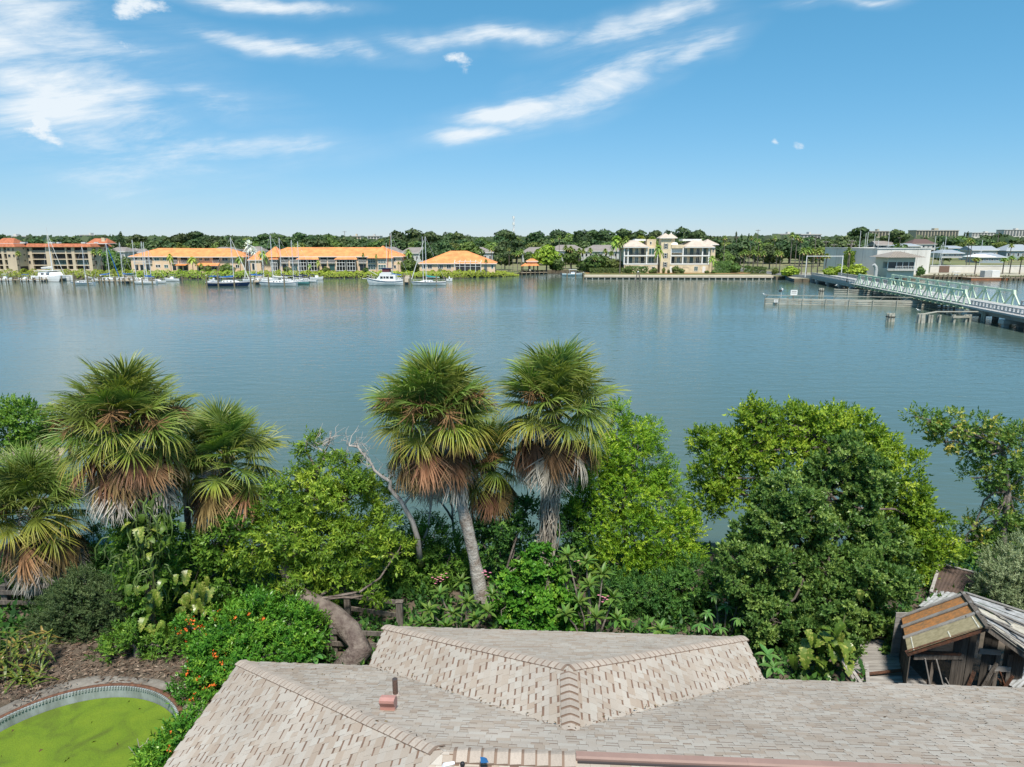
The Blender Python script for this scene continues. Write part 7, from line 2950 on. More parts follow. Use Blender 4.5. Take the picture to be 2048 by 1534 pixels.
def build_bridge():
	mb = MB()
	mb.box(-4, SW0 - .15, 0, BW, ZD - .55, ZD, decks)
	mb.build("approach_deck", bridge)
	mb = MB()
	mb.box(SW1 + .15, SEND, 0, BW, ZD - .55, ZD, decks)
	mb.build("approach_deck", bridge)
	mb = MB()
	mb.box(SW0, SW1, .9, BW - .9, ZD - .3, ZD + .02, decks)
	mb.build("swing_deck", bridge)
	# side walk with plain railing outside the near truss
	mb = MB()
	mb.box(SW0, SW1, -1.3, -.35, ZD - .12, ZD, girder)
	mb.build("footway", bridge)
	for y, s0, s1 in ((.06, -4, SW0 - .2), (BW - .26, -4, SW0 - .2), (.06, SW1 + .2, SEND), (BW - .26, SW1 + .2, SEND)):
		mb = MB()
		mb.box(s0, s1, y, y + .22, ZD + .72, ZD + .92, concrete)
		mb.box(s0, s1, y - .03, y + .25, ZD + .003, ZD + .2, concrete)
		for s in np.arange(s0, s1 - .3, 1.15):
			mb.box(s, s + .3, y + .02, y + .2, ZD + .2, ZD + .72, concrete)
		mb.build("parapet", bridge)
	mb = MB()
	for s in np.arange(SW0, SEND, 2.0):
		mb.box(s, s + .05, -1.28, -1.23, ZD, ZD + 1.1, alu)
	for z in (.4, .75, 1.08):
		mb.box(SW0, SEND, -1.275, -1.235, ZD + z, ZD + z + .045, alu)
	mb.build("footway_railing", bridge)
	MB().box(SW1 + .2, SEND, -1.3, -.02, ZD - .3, ZD, decks).build("footway", bridge)
	# trusses
	n = 12
	pl = (SW1 - SW0) / n
	H = 2.55
	dia = MB
	for yt in (0.0, BW - .35):
		t0, t1 = SW0 + pl * .5, SW1 - pl * .5
		MB().box(SW0, SW1, yt, yt + .35, ZD - .75, ZD - .1, mint).build("bottom_chord", bridge)
		MB().box(t0 - .1, t1 + .1, yt, yt + .35, ZD + H - .34, ZD + H, mint).build("top_chord", bridge)
		for i in range(n):
			a, m, b = SW0 + pl * i, SW0 + pl * (i + .5), SW0 + pl * (i + 1)
			yc = yt + .175
			MB().bar((a, yc, ZD - .1), (m, yc, ZD + H - .3), .18, .23, mint, up=Vector((0, 1, 0))).build("diagonal", bridge)
			MB().bar((m, yc, ZD + H - .3), (b, yc, ZD - .1), .18, .23, mint, up=Vector((0, 1, 0))).build("diagonal", bridge)
			MB().box(m - .12, m + .12, yt + .05, yt + .30, ZD - .1, ZD + H - .34, mint).build("vertical", bridge)
			MB().hexa([(m - .5, yt - .03, ZD + H - .7), (m + .5, yt - .03, ZD + H - .7), (m + .5, yt + .38, ZD + H - .7), (m - .5, yt + .38, ZD + H - .7), (m - .28, yt - .03, ZD + H + .04), (m + .28, yt - .03, ZD + H + .04), (m + .28, yt + .38, ZD + H + .04), (m - .28, yt + .38, ZD + H + .04)], mint).build("gusset_plate", bridge)
	mb = MB()
	for s in np.arange(SW0 + .6, SW1, pl / 2):
		mb.hexa([(s, -1.25, ZD - .16), (s + .2, -1.25, ZD - .16), (s + .2, BW + .9, ZD - .16), (s, BW + .9, ZD - .16), (s, -1.25, ZD - .13), (s + .2, -1.25, ZD - .13), (s + .2, BW + .9, ZD - .13), (s, BW + .9, ZD - .13)], mint)
		mb.hexa([(s, -.02, ZD - .95), (s + .2, -.02, ZD - .95), (s + .2, BW, ZD - .95), (s, BW, ZD - .95), (s, -1.2, ZD - .2), (s + .2, -1.2, ZD - .2), (s + .2, BW + .8, ZD - .2), (s, BW + .8, ZD - .2)], mint)
	mb.build("floor_beams", bridge)
	# girders under approaches and piers
	for y in (.15, 2.6, 5.2, 7.7):
		for s0, s1 in ((-4, SW0 - .3), (SW1 + .3, SEND)):
			MB().box(s0, s1, y, y + .45, ZD - 1.15, ZD - .553, girder).build("girder", bridge)
	for s in (2, 13, 24, 34):
		mb = MB()
		mb.box(s - .5, s + .5, -.2, BW + .2, ZD - 1.75, ZD - 1.153, concrete)
		mb.build("pier_cap", bridge)
		for y in (.4, 3, 5.6, 7.8):
			MB().box(s - .25, s + .25, y - .25, y + .25, -1.5, ZD - 1.753, concrete).build("pier_pile", bridge)
	for s in (SW1 + 1.3, SW1 + 13, SW1 + 24, SW1 + 36):
		MB().box(s - .8, s + .8, -1.2, BW + .4, ZD - 1.75, ZD - 1.153, concrete).build("pier_cap", bridge)
		for y in (-.5, 1.7, 3.9, 6.1, 8.2):
			MB().box(s - .35, s + .35, y - .4, y + .4, -1.5, ZD - 1.753, concrete).build("pier_pile", bridge)
	c = (SW0 + SW1) / 2
	MB().tube([(c, BW / 2, -1.5), (c, BW / 2, 1.1)], [3.4, 3.4], 28, concrete).build("pivot_pier", bridge)
	MB().tube([(c, BW / 2, 1.1), (c, BW / 2, ZD - .8)], [1.6, 1.6], 20, girder).build("pivot_drum", bridge)
	MB().box(c - 7, c + 1, 1.5, 3.2, ZD - 1.3, ZD - .9, mat("blue_machinery", (.02, .08, .25), .5)).build("drive_gear", bridge)


build_bridge()


def brpt(s, y, z=0.0):
	d = BD * s + Vector((-BD.y, BD.x, 0)) * y
	return BR0 + d + UP * z


# timber fenders
fendw = mat("fender_timber", (.47, .455, .39), .95, col2=(.28, .275, .23), scale=1.4, stretch=(.3, 2, 1))


def fender(label, a, b, h, rows, step, front=-1, walk=True):
	a, b = Vector(a), Vector(b)
	root = thing("timber_fender", label, "bridge fender", a, math.atan2(b.y - a.y, b.x - a.x))
	L = (b - a).length
	n = int(L / step)
	for i in range(n + 1):
		x = L * i / n
		MB().tube([(x, .2, -1.5), (x, .2, h + .1)], .2, 7, fendw).build("pile", root)
		if i % 2:
			MB().tube([(x + .6, -.27, -1.5), (x + .6, -.27, h + .35)], .13, 7, fendw).build("pile", root)
	for r in range(rows):
		z = .15 + (h - .25) * r / max(1, rows - 1)
		MB().box(0, L, -.14, 0, z - .13, z + .15, fendw).build("waler", root)
	if walk:
		MB().box(0, L, .02, 1.1, h + .1, h + .18, fendw).build("walkway", root)
		for i in range(0, n, 2):
			x = L * i / n
			MB().bar((x, 1.1, h + .18), (x + .5, .2, h + .95), .12, .12, fendw).build("strut", root)
		MB().box(0, L, .15, .27, h + .85, h + .97, fendw).build("hand_rail", root)
	return root


fender("long timber fender with walkway pointing left from under the swing bridge", onz(1530, 608.5, 0), onz(1985, 617, 0), 1.05, 3, 2.2)
fender("shorter timber fender behind, under the left part of the bridge", onz(1668, 587.5, 0), onz(1812, 593, 0), 1.2, 3, 2.4, walk=False)


def near_fender():
	a, b = onz(1836, 646, 0), onz(1968, 644, 0)
	root = thing("timber_fender", "broken timber fender with clustered piles right of the pile dolphin", "bridge fender", a, math.atan2(b.y - a.y, b.x - a.x))
	L = (b - a).length
	for i in range(7):
		an = i * .9
		MB().tube([(.6 * math.cos(an) + .4, .6 * math.sin(an), -1.2), (.42 * math.cos(an) + .4, .42 * math.sin(an), 1.55)], .2, 7, fendw).build("pile", root)
	for t in (.16, .2, .32, .54, .72, .78, 1.0):
		for dy in (0, .5):
			MB().tube([(L * t, dy, -1.2), (L * t, dy, 1.3 if t < .9 else 1.5)], .2, 7, fendw).build("pile", root)
	MB().bar((.4, 0, 1.45), (L * .28, .2, 1.85), .3, .14, fendw).build("waler", root)
	MB().bar((L * .28, .2, 1.85), (L * .92, .3, 1.75), .3, .14, fendw).build("waler", root)
	MB().bar((L * .5, -.2, .95), (L * .76, -.2, .95), .2, .35, fendw).build("waler", root)


near_fender()


def dolphin(label, px, py, hpx, r, n):
	w = onz(px, py, 0)
	h = hpx * pxm(w.y, 1)
	root = thing("pile_dolphin", label, "piles", w)
	for i in range(n):
		a = 6.283 * i / n
		c, s = math.cos(a), math.sin(a)
		MB().tube([(r * 1.15 * c, r * 1.15 * s, -1.2), (r * .9 * c, r * .9 * s, h + .12 * math.sin(i * 3))], .2, 8, fendw).build("pile", root)
	MB().tube([(0, 0, -1.2), (0, 0, h * .96)], .3, 8, fendw).build("pile", root)
	MB().tube([(0, 0, h * .55), (0, 0, h * .68)], r * 1.2 + .12, 14, darkvoid, cap=False).build("cable_band", root)


dolphin("round cluster of tied wooden piles standing alone before the bridge", 1780, 643, 16, .52, 8)
dolphin("small brown cluster of piles in the water left of the bridge", 1642, 589.5, 13, .5, 6)


def gull(px, py, Y, label, s=1.0, rz=0.0):
	"""small standing gull: body, neck, head, bill and tail in one skin"""
	c = aty(px, py, Y)
	wm, gm = mat("gull_white", (.78, .78, .76), .7), mat("gull_grey", (.25, .26, .27), .7)
	mb = MB()
	sec = [(-.30, .0, .01), (-.18, .02, .05), (-.05, .03, .095), (.08, .06, .09), (.14, .13, .055), (.17, .20, .055), (.21, .225, .05), (.245, .215, .02), (.30, .205, .006)]
	mb.loft([[Vector((x * s, r * s * math.cos(a), (z + r * math.sin(a)) * s)) for a in np.linspace(0, 6.283, 9)[:-1]] for x, z, r in sec], wm)
	for sd in (-1, 1):
		mb.poly([Vector((.08, sd * .095, .09)) * s, Vector((-.1, sd * .11, .05)) * s, Vector((-.36, sd * .03, .02)) * s, Vector((-.05, sd * .06, .13)) * s], gm)
		mb.tube([Vector((0, sd * .03, -.05)) * s, Vector((.01, sd * .03, -.2)) * s], .008 * s, 4, gm)
	tag(mb.build("gull", loc=c + UP * .12 * s, rz=rz, smooth=True), label, "bird")


gull(1528.5, 591, 148.5, "white gull perched on the left tip of the long fender", 1.4, 2.5)
gull(1836, 622.5, 115.2, "white gull perched on the clustered piles of the broken fender", 1.25, 2.8)
gull(1672, 572.5, 176, "white gull perched on the shorter rear fender", 1.3, .4)

# signs on the long fender
def sign(label, px, py, Y, w, h, post_top, name="fender_sign", lines=2):
	c = aty(px, py, Y)
	root = thing(name, label, "sign", (c.x, Y, .6))
	z = c.z - .6
	MB().box(-.08, .08, .03, .15, -.6, z + h / 2, greybark).build("post", root)
	p = MB().box(-w / 2, w / 2, -.03, .028, z - h / 2, z + h / 2, white).build("board", root)
	mb = MB()
	for i in range(lines):
		zz = z + h * (.22 - .32 * i)
		mb.box(-w * .36, w * .36, -.036, -.031, zz - h * .05, zz + h * .05, rail_dark)
	mb.build("lettering", p)


sign("white notice board standing above the long fender", 1588, 585, 147.2, 1.45, 1.1, 0)
sign("small white notice board low on the long fender", 1587, 607, 146.6, .6, 1.1, 0, lines=2)
sign("white notice board at the left end of the long fender", 1552, 602, 147.0, .9, .6, 0)
sign("white notice board under the swing bridge", 1902, 607, 137.5, .8, .7, 0)


# navigation light on the fender
def navlight():
	c = onz(1562, 594, 1.3)
	root = thing("navigation_light", "small navigation light with dark battery boxes on the long fender", "light", c)
	MB().tube([(0, 0, -.1), (0, 0, 2.1)], .06, 6, alu).build("post", root)
	MB().box(-.5, .0, -.2, .2, 1.1, 1.6, rail_dark).build("battery_box", root)
	MB().tube([(.2, 0, 1.4), (.2, 0, 1.7), (.2, 0, 1.9)], [.12, .16, .05], 8, white).build("lamp", root)
	MB().bar((0, 0, 1.4), (.2, 0, 1.4), .05, .05, alu).build("arm", root)


navlight()

# street lamp on the bridge, traffic gantry at the bridge head
def lamp_post(label, p, h, name="street_lamp"):
	root = thing(name, label, "street lamp", p)
	MB().tube([(0, 0, 0), (0, 0, .4), (0, 0, .45), (0, 0, h)], [.14, .14, .06, .05], 8, darkvoid).build("post", root)
	MB().tube([(0, 0, h), (0, 0, h + .15), (0, 0, h + .55), (0, 0, h + .75)], [.06, .2, .16, .02], 8, darkvoid).build("lantern", root)


lamp_post("black lamp post on the near parapet of the bridge approach", brpt(SW0 - 5.5, -.25, ZD), 4.6)


def gantry():
	p = Vector((wx(1612, 221), 221, ZD - .6))
	root = thing("traffic_gantry", "white steel signal gantry spanning the bridge approach", "gantry", p)
	k = pxm(221, 6)
	W = 72 * k
	H = zat(511, 221) - p.z
	for x in (0, W):
		MB().tube([(x, 0, 0), (x, 0, H)], .13, 8, white).build("post", root)
	MB().bar((0, 0, H - .2), (W, 0, H - .2), .16, .18, white).build("beam", root)
	for x in (W * .28, W * .36):
		o = MB().box(x - .2, x + .2, -.3, .0, H - 1.5, H - .38, darkvoid).build("signal_head", root)
		for i, c in enumerate(((.35, .02, .01), (.35, .2, .01), (.02, .25, .05))):
			MB().tube([(x, -.32, H - .6 - .33 * i), (x, -.302, H - .6 - .33 * i)], .11, 8, mat("lens%d" % i, c, .3)).build("lens", o)


gantry()


# ================================================================== LAND AT THE RIGHT
def white_hall():
	"""large windowless pale hall, one corner towards the viewer"""
	c0 = Vector((wx(1752, 244), 244, FZ))
	root = thing("white_windowless_hall", "big windowless pale concrete hall behind the bridge house", "building", c0)
	zt = zat(497.5, 244) - FZ
	pl, pr = Vector((wx(1648, 275), 275, FZ)) - c0, Vector((wx(1859, 252), 252, FZ)) - c0
	pbk = pl + pr
	w = mat("hall_white", (.72, .70, .66), .9, col2=(.58, .56, .52), scale=.25, stretch=(1, 1, .3))
	mb = MB()
	ring = [Vector((0, 0, 0)), pr, pbk, pl]
	for i in range(4):
		a, b = ring[i], ring[(i + 1) % 4]
		mb.poly([a, b, b + UP * zt, a + UP * zt], w)
	mb.poly([r + UP * (zt - .5) for r in ring], concrete)
	mb.build("wall", root)
	cp = MB()
	for a, b in ((ring[3], ring[0]), (ring[0], ring[1])):
		d = (b - a).normalized()
		cp.bar(a + UP * (zt + .08), b + UP * (zt + .08), .5, .2, white)
	cp.build("coping", root)
	# expansion joints and pilasters
	for t in (.25, .5, .75):
		for a, b in ((ring[3], ring[0]), (ring[0], ring[1])):
			q = a.lerp(b, t)
			n_ = Vector(((b - a).y, -(b - a).x, 0)).normalized()
			MB().bar(q + n_ * .03 + UP * .1, q + n_ * .03 + UP * (zt - .1), .12, .06, concrete, up=n_).build("wall_joint", root)


white_hall()


def bridge_house():
	b = FB("bridge_tender_house", "square bridge tender house with brown standing seam hip roof and wide windows", "building", 1806, 228)
	w = mat("tender_wall", (.60, .60, .52), .85, var=.06, scale=.4)
	mb = MB()
	b.box(mb, 1776, 1830, 515, 524, 0, 8, w)
	b.box(mb, 1776, 1830, 536.5, 556, 0, 8, w)
	b.box(mb, 1776, 1830, 524, 536.5, 3, 8, w)
	mb.build("wall", b.root)
	for p in (1776.4, 1794, 1806, 1818, 1829.2):
		mb = MB()
		b.box(mb, p - .5, p + .5, 524, 536.5, .02, .3, white)
		mb.build("window_post", b.root)
	for p0, p1 in ((1777, 1793.4), (1794.6, 1805.4), (1806.6, 1817.4), (1818.6, 1828.6)):
		mb = MB()
		mb.poly([(b.x(p0), .25, b.z(536.5)), (b.x(p1), .25, b.z(536.5)), (b.x(p1), .25, b.z(524)), (b.x(p0), .25, b.z(524))], glass)
		mb.build("window", b.root)
	b.railing(1788, 1830, 532, 540, -1.2, white, "terrace_railing", .5)
	MB().box(b.x(1774), b.x(1832), -1.4, -.002, b.z(541), b.z(540), concrete).build("terrace", b.root)
	seam = mat("seam_roof", (.30, .255, .21), .5, var=.1, scale=1)
	mb = MB()
	x0, x1, y0, y1, z, h = b.x(1767.5), b.x(1845), -2.2, 10, b.z(514.6), b.z(503.2) - b.z(514.6)
	xa, xb, yc = b.x(1799), b.x(1812), 4
	mb.faces([(x0, y0, z), (x1, y0, z), (x1, y1, z), (x0, y1, z), (xa, yc, z + h), (xb, yc, z + h)], [(0, 1, 5, 4), (1, 2, 5), (2, 3, 4, 5), (3, 0, 4), (3, 2, 1, 0)], seam)
	rf = mb.build("roof", b.root)
	mb = MB()
	for i in range(1, 16):
		t = i / 16
		xx = x0 + (x1 - x0) * t
		tx = xa + (xb - xa) * t
		q = min(1, min((xx - x0) / (xa - x0), (x1 - xx) / (x1 - xb)))
		mb.bar((xx, y0, z + .04), (xx, y0 + (yc - y0) * q, z + h * q + .04), .06, .08, seam)
	mb.build("seams", rf)


bridge_house()


def tank_pipe():
	p = Vector((wx(1753, 226), 226, FZ))
	root = thing("steel_flue", "bent grey steel flue standing left of the bridge tender house", "pipe", p)
	k = pxm(226, 5)
	MB().tube([(0, 0, 0), (0, 0, 16 * k), (-1.5 * k, 0, 22 * k), (-6 * k, 0, 27 * k)], .55, 10, palegrey).build("pipe", root)


tank_pipe()


def simple_house(label, p0, p1, q_eave, q_ridge, q_base, Y, wall, roof, seed, dep=9, gable=False, cat="house", name="far_house", win=True, group=None):
	b = FB(name, label, cat, (p0 + p1) / 2, Y, group)
	mb = MB()
	b.box(mb, p0, p1, q_eave, q_base, 0, dep, wall)
	mb.build("wall", b.root)
	mb = MB()
	h = b.z(q_ridge) - b.z(q_eave)
	hip(mb, b.x(p0), b.x(p1), 0, dep, b.z(q_eave), h, .6, roof, inset=.05 if gable else min(dep / 2, (b.x(p1) - b.x(p0)) * .3))
	mb.build("roof", b.root)
	if win:
		r = random.Random(seed)
		n = max(2, int((p1 - p0) / 9))
		q0, q1 = q_eave + (q_base - q_eave) * .25, q_eave + (q_base - q_eave) * .62
		for i in range(n):
			a = p0 + (p1 - p0) * (i + .25) / n
			b.window(a, a + (p1 - p0) / n * .5, q0, q1, 1 + i % 2, 0)
	return b


# houses across the side canal
aqua = mat("aqua_wall", (.12, .45, .47), .8)
bluegrey = mat("bluegrey_wall", (.30, .36, .40), .8)
seamgrey = mat("pale_metal_roof", (.30, .33, .36), .5)
tanwall = mat("tan_siding", (.38, .33, .24), .85)
simple_house("aqua house with pale metal roof behind the tall twin palms", 1895, 1928, 496, 491.5, 515, 330, aqua, seamgrey, 1)
simple_house("long white low house with pale roof right of the pale hall", 1883, 1925, 506, 499.5, 516, 300, palegrey, seamgrey, 2)
simple_house("grey roofed house with tan chimney gable right of the twin palms", 1944, 1992, 500, 492, 520, 310, palegrey, seamgrey, 3, gable=True)
simple_house("tan gabled house between the grey roofed houses", 1962, 1994, 499, 493.5, 516, 318, tanwall, greyroof, 4)
simple_house("blue grey waterfront house with white roof at the right", 1960, 2010, 514, 506, 526, 288, bluegrey, seamgrey, 5)
simple_house("grey house at the right edge behind the palms", 2012, 2070, 501, 489, 520, 322, bluegrey, seamgrey, 6)
simple_house("white roofed boathouse shelter on the canal", 1957, 1990, 514, 509, 516, 278, palegrey, white, 7, win=False)
simple_house("dark roofed house among trees beyond the pale hall", 1822, 1870, 488, 478, 500, 420, palegrey, mat("maroon_roof", (.11, .07, .065), .9), 8)
simple_house("pale metal roofed house beyond the pale hall's right part", 1795, 1840, 492, 487, 502, 380, palegrey, seamgrey, 9)
simple_house("dark house with white gables beyond the pale hall", 1752, 1786, 490, 482, 500, 400, mat("navy_wall", (.05, .07, .10), .8), greyroof, 10, gable=True)

# white canal wall, sandy lot
wl = thing("white_lot_wall", "low white wall along the sandy lot right of the pale hall", "wall", (wx(1862, 262), 262, FZ))
MB().box(0, wx(2070, 262) - wx(1862, 262), 0, .4, 0, zat(532, 262) - FZ, mat("lot_wall_white", (.64, .61, .55), .9, var=.1, scale=.3)).build("panel", wl)
MB().box(-.1, wx(2070, 262) - wx(1862, 262), -.12, .52, zat(532, 262) - FZ + .002, zat(532, 262) - FZ + .2, white).build("coping", wl)
gt = MB().box(wx(1880, 262) - wx(1862, 262), wx(1900, 262) - wx(1862, 262), -.16, -.004, .1, zat(531, 262) - FZ - .1, mat("brown_gate", (.16, .10, .075), .8))
gt.build("gate", wl)
sand = MB()
sand.poly([(105, 223.4, FZ + .012), (wx(1862, 246), 246.4, FZ + .012), (wx(2070, 240), 240.4, FZ + .012), (wx(2070, 262), 261.8, FZ + .012), (wx(1750, 262), 262, FZ + .012), (100, 262, FZ + .012), (91, 223.4, FZ + .012)], mat("sandy_lot", (.40, .36, .28), .95, col2=(.28, .27, .19), scale=.15))
structure(sand.build("sandy_ground"))
road = MB()
road.poly([(96, 223.5, FZ + .02), (104.4, 223.5, FZ + .02), (100, 300, FZ + .02), (88, 300, FZ + .02)], mat("asphalt", (.16, .155, .15), .9, var=.1, scale=.5))
structure(road.build("approach_road"))


def ramp():
	"""sloping end of the approach from bridge deck down to the road"""
	a = brpt(-4.05, 0)
	b = brpt(-4.05, BW)
	m = MB()
	e = Vector((-3, 26, 0))
	m.hexa([Vector((a.x, a.y, 0)), Vector((b.x, b.y, 0)), b + e, a + e, Vector((a.x, a.y, ZD - .002)), Vector((b.x, b.y, ZD - .002)), Vector((b.x, b.y, FZ + .03)) + e, Vector((a.x, a.y, FZ + .03)) + e], decks)
	structure(m.build("road_ramp"))


ramp()


def barge():
	w = onz(1966, 560.5, 0)
	root = thing("work_barge", "low rust red work barge carrying white containers at the right", "barge", w)
	k = pxm(w.y, 1)
	MB().box(-24 * k, 52 * k, 0, 8, -.5, .75, mat("rust_hull", (.28, .11, .05), .85, var=.3, scale=1)).build("hull", root)
	MB().box(-24 * k, 52 * k, -.1, 8.1, .752, .85, dockwood).build("deck", root)


barge()
for i, (p0, p1, q0, lab, m) in enumerate([(1972, 1986, 541.5, "grey box container on the barge, left of the white one", palegrey), (1986.5, 2003, 541, "white ribbed box container on the rust red barge", white)]):
	w = onz(1966, 560.5, 0)
	Y = w.y + 2
	root = thing("box_container", lab, "container", (wx((p0 + p1) / 2, Y), Y, .86))
	hw = (wx(p1, Y) - wx(p0, Y)) / 2
	h = zat(q0, Y) - .86
	MB().box(-hw, hw, 0, 2.4, 0, h, m).build("body", root)
	rb = MB()
	for t in np.linspace(-hw + .1, hw - .1, 9):
		rb.box(t - .05, t + .05, -.05, -.002, .1, h - .1, m)
	rb.build("ribs", root)
motorboat("white cabin boat tied at the wharf right of the bridge house", 1912, 557, 36, 1, True)
motorboat("white boat on the lot beside the white wall", 1876, 545, 22, -1, True)
dock("timber wharf with posts along the right bank beyond the bridge", onz(1868, 557.5, 0), onz(1950, 559, 0), 1.6, 1.0, 9)
dock("timber finger dock with tall posts at the right edge", onz(2008, 561, 0), onz(2070, 562, 0), 1.6, 1.0, 6)
sailboat("sailboat with paired masts in the canal beyond the pale hall", 1884, 549, 26, 1882, 484, gel, whitecover, 1, None, (1879, 490), Lm=9)

for i, (px, Y, q, lab) in enumerate([(1716, 300, 462, "tall pale flagpole like mast left above the pale hall"), (1727, 300, 466, "second tall mast above the pale hall's left half"), (1731, 300, 464, "third tall mast close beside the second above the hall"), (1745, 300, 468, "slim mast above the middle of the pale hall"), (1773, 296, 465, "thick white mast above the hall right of its corner"), (1753, 290, 480, "short white mast at the pale hall's corner"), (1866, 300, 472, "slim mast just right of the pale hall"), (1887, 310, 473, "slim mast behind the canal sailboat"), (1960, 300, 480, "slim white pole before the grey roofed houses")]):
	p = Vector((wx(px, Y), Y, FZ))
	h = zat(q, Y) - FZ
	mb = MB()
	mb.tube([(0, 0, 0), (0, 0, h)], [.16, .09], 7, alu)
	mb.bar((-.9, 0, h * .62), (.9, 0, h * .62), .06, .06, alu)
	tag(mb.build("boat_mast", loc=p), lab, "mast", "masts above the canal")

# utility poles
def utility_pole(label, px, Y, q):
	p = Vector((wx(px, Y), Y, FZ))
	h = zat(q, Y) - FZ
	root = thing("utility_pole", label, "utility pole", p, group="utility poles")
	MB().tube([(0, 0, 0), (0, 0, h)], [.2, .14], 7, greybark).build("pole", root)
	MB().box(-1.4, 1.4, -.1, .1, h - .7, h - .5, greybark).build("crossarm", root)
	for x in (-1.2, -.5, .5, 1.2):
		MB().tube([(x, 0, h - .5), (x, 0, h - .2)], .07, 6, palegrey).build("insulator", root)


for px, Y, q, lab in ((1628, 300, 471, "utility pole with lamp above the yellowing palms"), (1649, 290, 481, "utility pole with crossarm left of the pale hall"), (1665, 285, 487, "shorter utility pole at the hall's left end"), (1700, 262, 479, "utility pole with crossarms before the pale hall"), (1698, 240, 486, "lamp topped pole before the hall's ivy patch"), (1471, 360, 472, "utility pole right of the cream villa"), (1513, 420, 459, "thin tall pole on the skyline right of the villa"), (691, 500, 462, "thin pole on the skyline above the long townhouse"), (1992, 420, 462, "thin tall pole on the skyline at the right"), (1797, 400, 474, "utility pole on the skyline behind the pale hall")):
	utility_pole(lab, px, Y, q)


def antenna():
	Y = 900
	p = Vector((wx(1027, Y), Y, FZ))
	h = zat(434, Y) - FZ
	root = thing("lattice_antenna", "thin red and white lattice antenna tower on the skyline", "antenna", p)
	am = mat("antenna_steel", (.55, .5, .5), .6)
	mb = MB()
	n = 14
	r = 1.1
	cs = [Vector((math.cos(a) * r, math.sin(a) * r, 0)) for a in (0, 2.09, 4.19)]
	for c in cs:
		mb.bar(c, c + UP * h, .3, .3, am)
	for i in range(n):
		for j in range(3):
			mb.bar(cs[j] + UP * (h * i / n), cs[(j + 1) % 3] + UP * (h * (i + 1) / n), .18, .18, am)
	mb.build("mast", root)
	for z, w in ((.95, 1.3), (.75, 1.5), (.55, 1.3)):
		MB().tube([(0, 0, h * z), (0, 0, h * z + 3)], w, 8, white).build("dish_cluster", root)


antenna()

# ================================================================== BACKGROUND BUILDINGS AND TREES
for i, (p0, p1, qe, qr, qb, Y, lab) in enumerate([
		(214, 250, 503, 494.5, 524, 330, "grey roofed house right of the tan apartment block"), (240, 292, 505, 497, 526, 340, "grey gabled house behind the left end of the first townhouse"),
		(420, 470, 501, 494, 520, 345, "grey roofed house peeping over the first townhouse roof"), (488, 520, 503, 493, 524, 340, "grey roofed house in the gap between the two townhouses"),
		(745, 800, 505, 494, 530, 335, "grey roofed apartment row right of the long townhouse"), (800, 858, 506, 495, 530, 330, "grey roofed white apartment row left of the bungalow"),
		(908, 985, 505, 494.5, 530, 335, "long grey roofed apartment row behind the bungalow"), (1045, 1102, 505, 494.5, 524, 330, "grey roofed apartment row behind the boathouse"),
		(1100, 1170, 501, 490, 522, 340, "grey roofed row with white gable left of the cream villa"), (1168, 1246, 502, 490, 520, 345, "brown roofed row directly left of the cream villa")]):
	simple_house(lab, p0, p1, qe, qr, qb, Y, palegrey, greyroof, 20 + i, 12, name="row_house", group="grey roofed houses behind the trees")


def tower_block(label, p0, p1, q0, q1, Y, m, floors, name="tower_block", dep=18):
	b = FB(name, label, "building", (p0 + p1) / 2, Y)
	mb = MB()
	b.box(mb, p0, p1, q0, q1 + 20, 0, dep, m)
	mb.build("wall", b.root)
	zt, zb = b.z(q0), b.z(q1)
	for f in range(floors):
		z = zb + (zt - zb) * (f + .25) / floors
		h = (zt - zb) / floors * .5
		n = max(3, int((p1 - p0) / 6))
		st = MB()
		for i in range(n):
			xa = b.x(p0 + (p1 - p0) * (i + .12) / n)
			xb = b.x(p0 + (p1 - p0) * (i + .8) / n)
			st.box(xa, xb, -.3, -.01, z, z + h, glass)
		st.build("window_row", b.root)
	MB().box(b.x(p0) - .5, b.x(p1) + .5, -.6, dep, zt + .01, zt + .9, concrete).build("roof_edge", b.root)
	MB().box(b.x(p0 + (p1 - p0) * .45), b.x(p0 + (p1 - p0) * .55), 3, 9, zt + .91, zt + 3.0, m).build("lift_housing", b.root)


condo = mat("condo_tan", (.40, .36, .27), .9)
condow = mat("condo_white", (.58, .56, .52), .9)
tower_block("tan beachfront condominium on the skyline above the pale hall", 1737, 1775, 463, 473, 900, condo, 4)
tower_block("long tan condominium slab on the skyline right of the umbrella tree", 1830, 1914, 461.5, 474, 850, condo, 5)
tower_block("distant white condominium at the right edge of the skyline", 2005, 2060, 460.5, 472, 1100, condow, 5)
tower_block("low white condominium left of the right edge one on the skyline", 1942, 2003, 466, 473, 1300, condow, 3)
tower_block("white rooftop block on the skyline above the tan apartments", 162, 196, 471, 478, 800, condow, 2)
tower_block("white rooftop block on the skyline at the far left", 2, 56, 473.5, 479, 800, condow, 2)
tower_block("pale building on the skyline above the long townhouse", 702, 722, 473, 479, 800, cream, 2)
tower_block("white building on the skyline left of the double masts", 736, 760, 473, 479, 850, condow, 2)
tower_block("pale building on the skyline right of the cream villa", 1555, 1600, 469, 477, 800, condow, 2)
tower_block("white gabled building on the skyline above the twin palms group", 1600, 1640, 470, 477, 700, condow, 2)
tower_block("white building on the skyline above the first townhouse", 395, 425, 475, 480, 800, condow, 2)

rt = random.Random(12)
zone = lambda px: ("the tan apartment block" if px < 240 else "the first orange roofed townhouse" if px < 495 else "the long orange roofed townhouse" if px < 800 else "the orange roofed bungalow" if px < 1000 else "the inlet boathouse" if px < 1230 else "the cream villa" if px < 1460 else "the palm grove" if px < 1650 else "the pale hall" if px < 1870 else "the canal houses")
